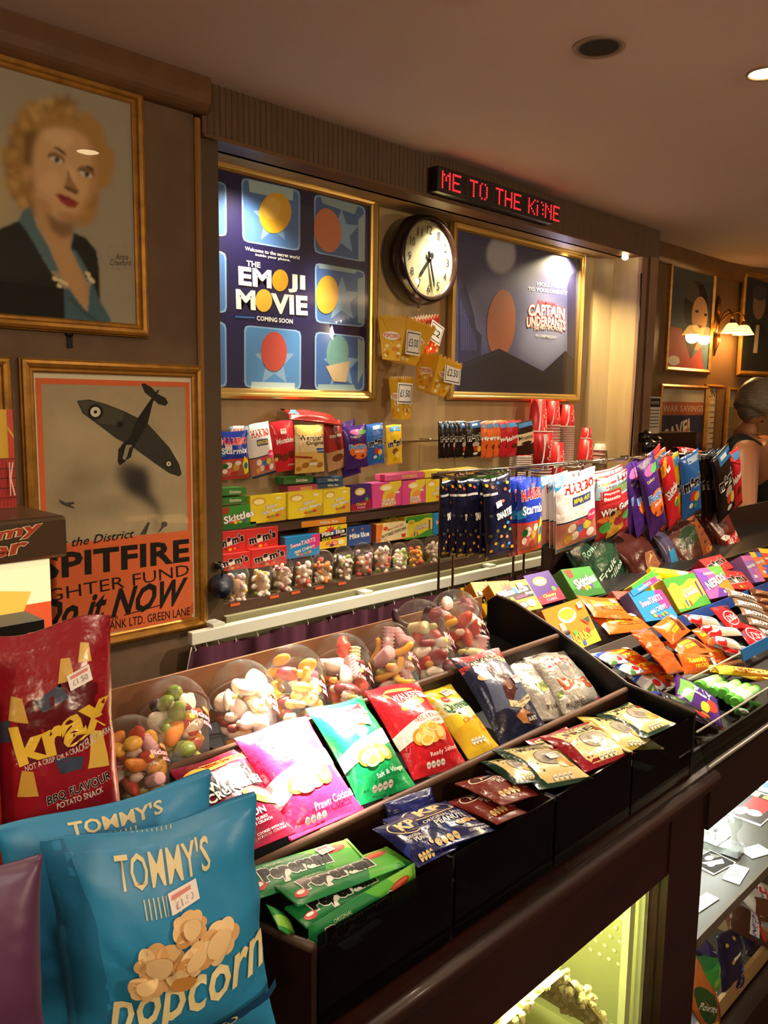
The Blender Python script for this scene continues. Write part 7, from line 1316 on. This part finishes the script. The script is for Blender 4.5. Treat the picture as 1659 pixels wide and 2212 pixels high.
# third tray
for k, (x, y) in enumerate(((470, 770), (505, 800), (560, 860), (620, 930), (690, 1010))):
    pk(['orange peanut cup pack standing on edge, first of five', 'orange pack on edge, second of five', 'orange pack on edge, third of five', 'orange pack on edge, fourth of five', 'orange pack on edge, nearest of five'][k], q5(c6, x+40, y+215, x+165, y+150, x+20, y-30, x-95, y+55), (.86-.02*k, .91-.02*k), (.90-.02*k, .95-.02*k), [T("Reese's", .5, .6, .7, .2, '#d8602a', b=.05)], '#e05a18', .02, G3, None, crk=1.3, seal=.06)
pk('orange stick pack at the top of its stack', q5(c6, 722, 893, 965, 828, 768, 660, 528, 748), .90, .95, RS, '#ec6420', .022, G3, 'rs', sticker=(.80, .80, 10))
pk('orange stick pack in the middle of its stack', q5(c6, 862, 1062, 1135, 985, 935, 848, 690, 920), .86, .92, RS, '#ec6420', .022, G3, 'rs', sticker=(.74, .80, 10))
pk('orange stick pack at the front behind the clear pane', q5(c7, 935, 368, 1192, 268, 1175, 100, 845, 185), .815, .84, RS, '#e85e1e', .024, G3, 'rs', sticker=(.82, .6, 10))
pk('small orange cup pack right of the stick packs, upper', q5(c6, 1085, 960, 1215, 925, 1040, 742, 940, 800), .90, .95, [E(.7, .5, .14, .2, '#6a2c14'), T("Reese's", .35, .6, .5, .2, '#f2e22a', b=.05)], '#ec6420', .02, G3, 'rc')
pk('small orange cup pack right of the stick packs, lower', q5(c6, 1150, 1140, 1305, 1085, 1240, 945, 1110, 985), .84, .88, [E(.7, .5, .16, .22, '#6a2c14'), T("Reese's", .35, .6, .5, .2, '#f2e22a', b=.05)], '#ec6420', .02, G3, 'rc', sticker=(.75, .55, 10))
pk('orange candy pieces pack at the top left of the third tray', q5(c7, 385, 272, 560, 190, 395, 68, 195, 128), .87, .93, RP, '#e85c1c', .022, G3, 'rp', sticker=(.78, .80, 0))
pk('orange candy pieces pack in the middle of three', q5(c7, 470, 345, 715, 270, 560, 180, 370, 265), .84, .89, RP, '#e85c1c', .022, G3, 'rp', sticker=(.75, .82, 0))
pk('orange candy pieces pack nearest the clear pane', q5(c7, 770, 430, 915, 388, 760, 240, 575, 335), .815, .87, RP, '#e85c1c', .022, G3, 'rp')
PB = [R(0, 0, 1, 1, '#d8dce4'), P('#2a5ac0', 0, .8, 1, 1, 1, .86, 0, .6), P('#4a7a3a', 0, .2, .4, .3, .4, 0, 0, 0), P('#e8b83a', .5, .6, .7, .7, .72, .5, .55, .42), E(.6, .25, .2, .14, '#c8242a'), E(.3, .55, .1, .1, '#f2f0ec'), P('#2a5ac0', .8, 1, 1, 1, 1, 0, .9, 0)]
pk('white and blue chocolate pack high beside the black side panel', q5(c7, 240, 245, 405, 200, 225, 112, 85, 138), .875, .93, PB, '#d8dce4', .016, G3, 'pb')
pk('white and blue chocolate pack in the middle against the side panel', q5(c7, 420, 330, 560, 290, 380, 205, 250, 245), .84, .89, PB, '#d8dce4', .016, G3, 'pb')
pk('white, red and blue chocolate pack lowest beside the orange packs', q5(c7, 585, 490, 785, 442, 540, 262, 380, 330), .815, .875, PB, '#d8dce4', .02, G3, 'pb')
KC = [R(0, 0, 1, 1, '#d8bfa0'), R(0, 0, .36, 1, '#c8242a'), E(.2, .5, .14, .3, WH), T('KitKat', .2, .5, .24, .3, '#c8242a', b=.06), R(.42, .25, .86, .75, '#e8e4dc'), R(.9, 0, 1, 1, '#3a5a9a'), R(.46, .4, .8, .6, '#8a9098')]
for k, a in enumerate(((965, 770, 1145, 700, 1120, 640, 940, 705), (1065, 850, 1225, 775, 1200, 712, 1040, 785), (1150, 895, 1335, 790, 1310, 725, 1120, 840), (1205, 965, 1345, 925, 1325, 862, 1185, 905), (1300, 1055, 1475, 985, 1450, 915, 1275, 985))):
    pk(['biscuit bar with a red name patch, top of its heap', 'second biscuit bar down the heap', 'tilted biscuit bar with a blue end in the middle of the heap', 'fourth biscuit bar down the heap', 'lowest biscuit bar near the blue price strip'][k], q5(c6, *a), .90-.02*k, .92-.02*k, KC, '#d8bfa0', .022, G3, 'kc', crk=.4)
KK = [R(0, 0, 1, 1, '#b81c24'), E(.48, .42, .36, .30, WH), E(.48, .42, .33, .27, '#b81c24'), T('KitKat', .48, .42, .52, .24, WH, rot=8, b=.08), P('#2a1410', .6, .95, .95, .95, .9, .7, .7, .72)]
pk('red four finger wafer pack, left one', q5(c6, 1300, 800, 1425, 760, 1272, 535, 1122, 610), .88, .94, KK, '#b81c24', .02, G3, 'kk')
pk('red four finger wafer pack, right one, in front', q5(c6, 1505, 985, 1650, 925, 1560, 700, 1385, 785), .83, .89, KK, '#b81c24', .022, G3, 'kk')
BR = [R(0, 0, 1, 1, '#8a6a50'), R(0, .1, 1, .24, '#c8c0b0'), T('BROWNIE', .5, .54, .86, .5, WH, rot=3, b=.09, o='#7a2a20'), R(0, .84, 1, .94, '#d8d0c0')]
for k in range(5):
    x, y = 1300+68*k, 455+92*k
    pk(['top bar with white capitals in the brown stack', 'second bar down the brown stack', 'third bar down the brown stack', 'fourth bar down the brown stack', 'lowest bar of the brown stack'][k], q5(c6, x+20, y+90, x+215, y+20, x+195, y-25+(-15), x, y+15), .925-.02*k, .94-.02*k, BR, '#8a6a50', .02, G3, 'br', crk=.4)
for k in range(4):
    x, y = 1500+45*k, 420+75*k
    pk(['milk chocolate coloured bar at the right edge, top', 'milk chocolate coloured bar at the right edge, second', 'milk chocolate coloured bar at the right edge, third', 'milk chocolate coloured bar at the right edge, lowest'][k], q5(c6, x+30, y+100, x+200, y+35, x+180, y-30, x, y+30), .945-.02*k, .96-.02*k, [P('#b07a50', .1, .2, .8, .3, .9, .8, .2, .7), R(.0, .8, 1, .95, '#8a4a3a')], '#6a3f28', .02, G3, 'mb', crk=.9)
pk('caramel striped biscuit pack standing behind the clear pane', q5(c7, 1260, 315, 1450, 205, 1425, 140, 1235, 265), .81, .82, [R(k*.09, 0, k*.09+.045, 1, '#8a5228') for k in range(11)], '#c88a50', .02, G3, None, crk=.2, seal=0)
# front tray
def roll(lab, xa, ya, xb, yb_, y, r, cols, c=c7, name='sweet_tube', cat='sweet tube'):
    p0 = Vector(at(*c(xa, ya), y=y)); p1 = Vector(at(*c(xb, yb_), y=y+.03)); d = p1-p0; t_ = [0, .03, .13, .13, .55, .55, .87, .87, .97, 1]; b = MB(); n = 14; cc = [cols[0], cols[0], None, cols[1], None, cols[2], None, cols[0], cols[0]]
    z = d.normalized(); u = Vector((0, 0, 1)); u = (u-z*u.dot(z)).normalized(); v = z.cross(u)
    rad = [r*.8]+[r]*8+[r*.8]; rings = [[p0+d*q+(u*math.cos(2*math.pi*k/n)+v*math.sin(2*math.pi*k/n))*rr for k in range(n)] for q, rr in zip(t_, rad)]
    for i in range(9):
        if cc[i] is None: continue
        b.add(rings[i]+rings[i+1], [(k, (k+1) % n, n+(k+1) % n, n+k) for k in range(n)], cc[i], True)
    b.add(rings[0], [tuple(range(n))], cols[0]); b.add(rings[-1], [tuple(range(n))[::-1]], cols[0])
    tag(b.build(name, FILM), lab, cat, G4)
GR = ('#5ab83a', '#dcead0', '#a8d890'); 
for k, a in enumerate(((1030, 430, 1225, 360), (1150, 480, 1270, 425), (1245, 495, 1375, 410), (1310, 545, 1470, 440), (1360, 575, 1550, 462))):
    roll(['green and white sweet tube, rearmost of five', 'green and white sweet tube, second from the back', 'green and white sweet tube, middle of five', 'green and white sweet tube, fourth from the back', 'green and white sweet tube, nearest the clear front'][k], *a, .765-.018*k, .014, GR)
GB = [R(0, 0, 1, 1, '#e8a428'), P('#f2dc4a', 0, 0, .2, 0, .24, 1, 0, 1), P('#d8641c', .25, .2, 1, .1, 1, .9, .25, .8), T('Crunchie', .6, .5, .7, .6, '#f4d060', b=.08, o='#b8401a')]
for k, a in enumerate(((1210, 385, 1480, 265, 1450, 215, 1185, 325), (1290, 420, 1640, 250, 1600, 190, 1265, 355), (1400, 445, 1780, 270, 1750, 215, 1380, 390), (1540, 480, 1850, 350, 1830, 290, 1520, 420))):
    pk(['gold honeycomb bar, rearmost of four in the front tray', 'gold honeycomb bar, second in the front tray', 'gold honeycomb bar lying in front of the second one', 'gold honeycomb bar nearest the clear front'][k], q5(c7, *a), .775-.018*k, .79-.018*k, GB, '#e8a428', .022, G4, 'gb', FOIL if False else FILM, crk=.4)
bag('sweet_bag', 'purple jelly sweets bag lying in the corner of the front tray', 'sweet bag', q5(c7, 745, 520, 1140, 690, 1290, 545, 905, 400), (.765, .70), (.79, .725), [P('#6ab04a', .02, .2, .3, .1, .4, .7, .1, .8), T('JELLY', .5, .5, .5, .3, WH, b=.08), E(.75, .3, .12, .14, '#d8402a'), E(.6, .2, .1, .12, '#e8b83a'), R(0, .86, 1, 1, '#2a1a6a')], '#4a2478', .03, G4, crk=1.2)
bag('sweet_bag', 'dark sweet bag under the purple one against the front pane', 'sweet bag', q5(c7, 720, 600, 1120, 745, 1160, 660, 720, 505), (.735, .675), (.76, .70), [E(.3, .6, .16, .2, '#2a4a24'), E(.7, .3, .12, .14, '#a8342a'), E(.85, .5, .1, .12, '#c86a2a')], '#1c1426', .02, G4, crk=1.2)
bag('sweet_bag', 'blue sweet bag corner in the front tray beside the black side panel', 'sweet bag', q5(c7, 660, 560, 760, 560, 760, 490, 640, 515), .76, .79, [], '#2c3c8c', .02, G4, crk=1.2)
for k, (X, Y) in enumerate(((1290, 820), (1100, 940), (1420, 640), (1560, 590))):
    bag('sweet_pack', ['orange and red pack seen dimly through the clear front, left', 'tan pack seen dimly through the clear front, lowest', 'green and white pack seen through the clear front, middle', 'green pack seen through the clear front, right'][k], 'sweet pack', q5(c7, X-50, Y+70, X+60, Y+20, X+50, Y-50, X-60, Y+10), .672, .68, [E(.5, .5, .3, .3, ['#c8502a', '#a8844a', '#e0e8d8', '#58a048'][k])], ['#6a2a1c', '#4a3a24', '#3f8a3a', '#2c6a30'][k], .012, G4, nu=8, nv=8)
# bags standing at the back
GBK = 'large bags standing at the back of the sweet stand'
def bb(lab, q, yb, yt, ops, base, **k): return bag('sweet_bag', lab, 'sweet bag', q, yb, yt, ops, base, .04, GBK, seal=.03, nu=14, nv=18, crk=1.2, **k)
bb('dark green pastilles bag with pale script, behind the bright green box', [(1292, 1300), (1385, 1268), (1300, 1150), (1196, 1178)], 1.25, 1.31, [T("Rowntree's", .5, .82, .6, .10, '#8aa890', rot=6, b=.02, sh=.3), E(.55, .6, .3, .1, '#1c4028'), T('Fruit', .5, .45, .5, .09, '#a8b8a8', rot=6, b=.03), T('Pastilles', .55, .34, .7, .09, '#a8b8a8', rot=6, b=.03), E(.3, .15, .14, .06, '#8a4430'), E(.7, .12, .14, .06, '#5a7a3a')], '#16301f')
bb('dark green bag tucked behind the pastilles bag', [(1280, 1280), (1330, 1262), (1265, 1145), (1205, 1160)], 1.30, 1.33, [], '#122618')
bb('glossy dark brown chocolate bag leaning beside the pastilles bag', [(1385, 1258), (1450, 1225), (1372, 1148), (1302, 1162)], 1.23, 1.30, [P('#8a5a3c', .3, .1, .9, .1, .8, .4, .5, .5), P('#c8a070', .5, .3, .7, .34, .66, .4)], '#3a1410')
bb('narrow blue and mauve bag between two brown bags', [(1448, 1232), (1478, 1224), (1428, 1142), (1404, 1152)], 1.24, 1.30, [P('#2a86b0', .1, .0, .8, .0, .6, .5, .2, .45), P('#8a3a80', .7, 0, 1, 0, .8, .6)], '#48405a')
bb('brown bag with a dark green oval, under the hanging row', [(1490, 1240), (1562, 1208), (1500, 1118), (1412, 1148)], 1.22, 1.30, [E(.42, .68, .3, .16, '#1c3a22'), T("Rowntree's", .42, .68, .4, .08, '#5a7a5a', b=.02), P('#8a4a28', .5, .1, .9, .15, .95, .9, .7, .95), E(.75, .25, .08, .06, '#d8703a'), E(.85, .2, .06, .04, '#e0b050'), E(.35, .15, .1, .06, '#b8a898')], '#4a2418')
bb('dark brown bag behind the red biscuit bites bag', [(1570, 1226), (1600, 1215), (1540, 1108), (1490, 1120)], 1.27, 1.32, [], '#3f1812')
bb('dark red biscuit bites bag at the right, beside the arm', [(1578, 1232), (1628, 1208), (1555, 1106), (1518, 1114)], 1.24, 1.31, [P('#c8242a', .0, 0, 1, 0, 1, .5, .3, .6), P(WH, .1, .62, .2, .55, .5, .5, .45, .58, .25, .64), T('Bites', .62, .48, .6, .12, WH, rot=6, b=.07), E(.6, .34, .3, .08, '#b8442a'), T('Maltesers', .6, .16, .5, .06, '#e8b8a0', b=.03)], '#5a1c16')

# ================================================================== THE PERSON BEHIND THE STAND
def skin(name, joints, edges, m, parent=None, root=0, sub=2):
    me = bpy.data.meshes.new(name); me.from_pydata([j[0] for j in joints], edges, []); o = bpy.data.objects.new(name, me); COL.objects.link(o)
    if parent is not None: o.parent = parent
    o.modifiers.new('s', 'SKIN'); sv = me.skin_vertices[0].data
    for i, j in enumerate(joints):
        r = j[1]; sv[i].radius = r if isinstance(r, tuple) else (r, r); sv[i].use_root = (i == root)
    s = o.modifiers.new('ss', 'SUBSURF'); s.levels = sub; s.render_levels = sub; me.materials.append(m)
    s2 = o.modifiers['s']; s2.use_smooth_shade = True
    return o
def A(px, py, y): return tuple(float(v) for v in at(px, py, y=y))
SKIN = mat('skin', '#a8714f', 0.5, sub=0.15, bump=.05, bscale=60)
DRESS = mat('black_dress', '#0c0b10', 0.8)
pel = A(1650, 1190, 1.78); pt_ = Vector(pel)
sh_n = A(1612, 972, 1.60); sh_f = A(1652, 955, 2.0); nb = A(1606, 936, 1.80); ch = A(1616, 1010, 1.82); wa = A(1640, 1100, 1.80)
el = A(1614, 1118, 1.52); wr = A(1700, 1185, 1.42); hd = A(1632, 872, 1.76)
hx, hy, hz = hd
joints = [(pel, .15), (wa, .115), (ch, .13), (nb, .062), (A(1622, 908, 1.78), .050), (sh_n, .066), (tuple((Vector(sh_n)+Vector(el))/2), .056), (el, .044), (tuple((Vector(el)+Vector(wr))/2), .040), (wr, .027),
          (sh_f, .062), (A(1680, 1080, 2.0), .045), (A(1690, 1165, 1.92), .03),
          ((pel[0]-.09, pel[1]-.02, .84), .11), ((pel[0]-.08, pel[1], .48), .06), ((pel[0]-.08, pel[1]+.02, .09), .042), ((pel[0]+.10, pel[1]+.02, .84), .11), ((pel[0]+.10, pel[1]+.02, .48), .06), ((pel[0]+.10, pel[1]+.04, .09), .042),
          ((pel[0]-.0, pel[1]-.12, .04), .03), ((pel[0]+.18, pel[1]-.10, .04), .03)]
edges = [(0, 1), (1, 2), (2, 3), (3, 4), (2, 5), (5, 6), (6, 7), (7, 8), (8, 9), (2, 10), (10, 11), (11, 12), (0, 13), (13, 14), (14, 15), (0, 16), (16, 17), (17, 18), (15, 19), (18, 20)]
body = skin('person', joints, edges, SKIN)
tag(body, 'person in a sleeveless black dress with grey blonde hair, bending behind the sweet stand', 'person')
# hands: palm and five fingers each
for (w0, dr) in ((Vector(wr), (Vector(wr)-Vector(el)).normalized()), (Vector(A(1690, 1165, 1.92)), Vector((.6, -.5, -.4)).normalized())):
    side = dr.cross(Vector((0, 0, 1))).normalized(); dn = side.cross(dr)
    J = [(w0, .026), (w0+dr*.05, (.036, .018))]; Ed = [(0, 1)]
    for k, (of, L) in enumerate(((-.027, .062), (-.009, .072), (.009, .068), (.026, .052))):
        b0 = w0+dr*.085+side*of; J += [(b0, .010), (b0+dr*L*.5-dn*.006, .0088), (b0+dr*L-dn*.024, .0072)]; i = len(J); Ed += [(1, i-3), (i-3, i-2), (i-2, i-1)]
    t0 = w0+dr*.035-side*.034; J += [(t0, .011), (t0+dr*.03-side*.022, .0095), (t0+dr*.055-side*.026, .008)]; i = len(J); Ed += [(1, i-3), (i-3, i-2), (i-2, i-1)]
    h = skin('hand', [(tuple(p), r) for p, r in J], Ed, SKIN, body)
dj = [(tuple(Vector(pel)+Vector((0, 0, .0))), .172), (wa, .132), (ch, .165), (tuple(Vector(sh_n)*.5+Vector(nb)*.5+Vector((-.04, .02, .0))), .058), (tuple(Vector(sh_f)*.5+Vector(nb)*.5+Vector((0, 0, -.015))), .05), ((pel[0], pel[1], .62), (.19, .17)), ((pel[0], pel[1], .48), (.19, .17))]
skin('dress', dj, [(0, 1), (1, 2), (2, 3), (2, 4), (0, 5), (5, 6)], DRESS, body)
# head turned away to the right, with face, ears and hair
HM = Matrix.Translation((hx, hy, hz)) @ Matrix.Rotation(math.radians(-20), 4, 'Z') @ Matrix.Rotation(math.radians(28), 4, 'Y')     # local +x = towards the face
vs, fs = ell(28, 20)
def headf(v):
    x, y, z = v.x, v.y, v.z; xx = x*.096; yy = y*.074; zz = z*.118
    if x > 0 and z < 0: xx *= 1-.12*(-z); yy *= 1+.22*z
    if z < -.3: yy *= .92
    if x > .93: xx += .004
    nose = math.exp(-((y/.16)**2+((z+.12)/.2)**2))*(x > 0); xx += .024*nose; eye = math.exp(-(((abs(y)-.42)/.16)**2+((z-.06)/.12)**2))*(x > 0); xx -= .010*eye
    lip = math.exp(-((y/.3)**2+((z+.5)/.07)**2))*(x > 0); xx += .006*lip; chin = math.exp(-((y/.3)**2+((z+.85)/.15)**2))*(x > 0); xx += .012*chin
    return HM @ Vector((xx, yy, zz))
b = MB(); b.add([headf(v) for v in vs], fs, smooth=True); head = b.build('head', SKIN, body)
for s_ in (-1, 1):
    b = MB(); v2, f2 = ell(12, 9); b.add([HM @ Vector((-.004+v.x*.018, s_*.075+v.y*.008, -.005+v.z*.032)) for v in v2], f2, smooth=True); b.build('ear', SKIN, head)
    b = MB(); b.add([HM @ Vector((.082+v.x*.010, s_*.031+v.y*.012, .008+v.z*.009)) for v in v2], f2, smooth=True); b.build('eye', mat('eye_white', '#d8d0c4', .2), head)
    b = MB(); b.add([HM @ Vector((.0905+v.x*.003, s_*.031+v.y*.005, .008+v.z*.005)) for v in v2], f2, smooth=True); b.build('iris', mat('iris', '#2a2018', .2), head)
b = MB(); b.add([HM @ Vector((.088+v.x*.008, v.y*.024, -.060+v.z*.007)) for v in v2], f2, smooth=True); b.build('mouth', mat('lips', '#8a4038', .4), head)
b = MB(); vs, fs = ell(48, 26); hv = []
for v in vs:
    x, y, z = v.x, v.y, v.z; face = x > .35 and z < .45
    k = 1.0+.02*math.sin(38*math.atan2(y, z+.3*x)+4*x)+.03*noise.noise(v*3)
    p = Vector((x*.113-.010, y*.090, z*.132+.010))*k
    if z < -.25 and x < 0: p += Vector((-.006, 0, -.012))*(-z)
    if face: p = Vector((min(p.x, .045), p.y*.85, p.z))
    if z < -.55: p *= .86
    hv.append(HM @ p)
b.add(hv, fs, smooth=True); b.build('hair', mat('hair_ash', '#857a66', 0.45, var=.5, vscale=30, stretch=(1, 1, 6), col2='#5c5040', bump=.6, bscale=140), body)
b = MB(); b.tube([tuple(Vector(nb)+Vector((math.cos(a)*.085, math.sin(a)*.085, .015+.02*math.sin(a)))) for a in [k*.45 for k in range(15)]], .0018, 5); b.build('necklace', mat('thin_chain', '#a86a30', .3, metal=.8), body)

# ================================================================== IN THE DISPLAY CASE
c8 = crop(1200, 1500, 3.107)
def lay_flat(name, lab, cat, pts, z, base, ops, th=.0015, m=PAPER, g=None):
    P4 = [Vector(at(*c8(*p), z=z)) for p in pts]           # near-left, near-right, far-right, far-left
    r = ((P4[1]-P4[0])+(P4[2]-P4[3]))/2; u = ((P4[3]-P4[0])+(P4[2]-P4[1]))/2; w_, h_ = r.length, u.length; r.normalize(); u = (u-r*u.dot(r)).normalized(); n = r.cross(u)
    c = (P4[0]+P4[1]+P4[2]+P4[3])/4-u*h_/2
    b = MB(); b.box(-w_/2, w_/2, 0, h_, 0, th, base)
    o = b.build(name, m, M=Matrix(((r.x, u.x, n.x, c.x), (r.y, u.y, n.y, c.y), (r.z, u.z, n.z, c.z), (0, 0, 0, 1)))); tag(o, lab, cat, g)
    if ops: flat_print(ops, w_, h_, o, m, z=th+.0005)
    return o
SZ = .3855
tx = [R(.12, .72-k*.14, .88-.1*(k % 2), .76-k*.14, '#b8b8b4') for k in range(4)]
lay_flat('info_card', 'white card in the display case, uppermost of four', 'card', [(1090, 1025), (985, 975), (1070, 912), (1160, 945)][0:0] or [(985, 978), (1092, 1028), (1162, 945), (1070, 912)], SZ, '#f0f0ec', tx)
lay_flat('info_card', 'white card in the display case, right of the clear trophy', 'card', [(1265, 1062), (1352, 1120), (1430, 1050), (1325, 990)], SZ, '#f0f0ec', tx)
lay_flat('info_card', 'white card in the display case, near the shelf edge in the middle', 'card', [(1120, 1238), (1230, 1280), (1305, 1172), (1185, 1135)], SZ, '#f0f0ec', tx)
lay_flat('info_card', 'white card in the display case, lowest beside the dark post', 'card', [(925, 1440), (978, 1476), (1083, 1365), (965, 1312)], SZ, '#f0f0ec', tx)
lay_flat('photo_print', 'black and white photograph with a white border in the display case', 'photograph', [(955, 1150), (1082, 1225), (1192, 1122), (975, 1022)], SZ, '#ecece8', [R(.04, .06, .96, .96, '#2e2a26'), P('#d8d4cc', .3, .2, .6, .3, .8, .7, .6, .85, .45, .5), E(.3, .6, .12, .16, '#c8c4bc'), E(.6, .35, .1, .12, '#efebe4'), P('#8a867e', .1, .8, .5, .95, .4, .7)])
lay_flat('leaflet', 'glossy leaflet with a red figure panel at the back of the display case', 'leaflet', [(1140, 800), (1440, 912), (1500, 700), (1310, 640)], SZ, '#e8e4dc', [R(.03, .05, .97, .95, '#3a2a1e'), R(.2, .3, .8, .8, '#a82c24'), E(.3, .25, .14, .14, '#e8dcc8'), E(.6, .3, .2, .1, '#e0d0b8'), R(.1, .8, .3, .93, '#d8c090'), R(.4, .82, .9, .92, '#c8a870')], m=GLOSSP)
lay_flat('leaflet', 'pale blue and white leaflet behind the red one', 'leaflet', [(1335, 640), (1500, 680), (1560, 560), (1440, 530)], SZ, '#dfe8f0', [R(.1, .2, .9, .5, '#6a8ac0')], m=GLOSSP)
p = Vector(at(*c8(1035, 905), z=SZ)); b = MB(); b.lathe([(.0004, .012), (.012, .012), (.020, .004), (.022, 0)], 20, '#e8eef4'); tag(b.build('white_dish', CARD, loc=p), 'small white round dish under the light strip in the case', 'dish')
p = Vector(at(*c8(1215, 1075), z=SZ)); t = empty('clear_trophy', p, 'clear plastic trophy block with a moulded figure in the display case', 'trophy', rz=.1)
CLR = clear('trophy_clear', (.88, .9, .88), .05, 1.5, 3.0, .3)
b = MB(); b.box(-.03, .03, -.012, .10, 0, .022); b.build('block', CLR, t); b = MB(); b.box(-.028, .028, -.010, .03, .0, .004); b.build('base_pad', BLACKM, t)
b = MB(); b.lathe([(.022, .022), (.016, .03), (.007, .04), (.006, .06), (.012, .07), (.018, .085), (.016, .10), (.0004, .112)], 20); b.build('figure', CLR, t, loc=(0, .01, 0))
b = MB(); b.lathe([(.02, 0), (.02, .02), (.012, .03), (.0004, .034)], 16); b.build('cap', CLR, t, loc=(0, .075, .022))
GC = 'bags on the lowest shelf of the display case'
def cb(lab, q, yb, yt, ops, base, **k): return bag('sweet_bag', lab, 'sweet bag', [c8(*p) for p in q], yb, yt, ops, base, .035, GC, nu=14, nv=18, crk=1.1, **k)
cb('brown peanut bar bag with blue letters on white, lying in the display case', [(1200, 1640), (1340, 1600), (1330, 1340), (1110, 1440)], .72, .78, [P('#e8e4ec', .45, .1, .7, .1, .95, .85, .75, .9), T('SNICKERS', .68, .5, .6, .16, '#2a3a9a', rot=66, b=.08), P('#b8682c', .1, .5, .3, .8, .2, .85), E(.85, .3, .08, .2, '#c8342a')], '#4a2a1c')
cb('white and blue topped bag marked new, in the display case', [(1330, 1560), (1480, 1500), (1440, 1260), (1235, 1330)], .735, .79, [P('#3a9ad8', 0, .9, .3, .98, .25, .75), T('NEW', .55, .8, .3, .12, '#3a7ac0', rot=40, b=.06), P('#6a3a28', .1, 0, .7, 0, .6, .6, .2, .6)], '#e8ecf0')
cb('red and white jelly bag at the right edge of the display case', [(1370, 1680), (1560, 1620), (1540, 1300), (1390, 1340)], .725, .77, [T('HARIBO', .4, .8, .8, .2, '#c8242a', b=.08), R(0, 0, 1, .5, '#a8b0b8'), E(.4, .4, .1, .1, '#e8d83a')], '#e8e8ec')
cb('dark bag with purple letters beside the brown peanut bag', [(1290, 1800), (1420, 1730), (1380, 1560), (1255, 1620)], .71, .745, [T('SNI', .6, .6, .7, .3, '#6a5a9a', rot=10, b=.08), P('#8a8ab0', .1, .7, .3, .9, .5, .8)], '#1a1424')
cb('tall dark blue bag with coloured dots in the display case', [(1130, 2060), (1262, 1990), (1250, 1540), (1075, 1640)], .695, .735, [E(.2, .82, .06, .03, '#c8a03a'), E(.6, .88, .06, .03, '#c8b04a'), E(.8, .6, .07, .03, '#5a80c8'), E(.3, .55, .06, .03, '#c8a03a'), E(.7, .4, .06, .03, '#3a70b8'), P(WH, .3, .6, .7, .68, .7, .64, .35, .55), T('SMARTIES', .6, .22, .6, .08, '#8a7ab0', rot=50, b=.04)], '#17143a')
cb('small dark blue bag at the left of the display case, beside the dark post', [(925, 1790), (1065, 1780), (1065, 1650), (930, 1640)], .715, .74, [P('#a8a8c8', .5, .4, .8, .5, .7, .56), P('#3a3a7a', .1, .1, .5, .1, .3, .8)], '#1c1a48')
cb('bright green sweet bag in the display case', [(985, 2010), (1100, 1990), (1085, 1690), (960, 1790)], .69, .715, [P('#1f7a3a', 0, .6, 1, .8, 1, 1, 0, 1), T("Rowntree's", .6, .35, .5, .1, WH, rot=60, b=.04), P('#8ac83a', .3, .0, 1, 0, 1, .4, .4, .3)], '#3fa040')
cb('orange sweet bag with a green oval at the bottom edge of the photo', [(890, 2230), (1060, 2190), (1140, 2030), (935, 1850)], .675, .70, [E(.35, .35, .34, .26, '#2c5a24'), T('Rowntree', .4, .35, .5, .14, WH, rot=20, b=.04, sh=.3), P('#a84a1a', .6, .6, 1, .4, 1, .9, .5, .9), P('#e0b040', .6, .2, .8, .1, .8, .4)], '#c8702a')
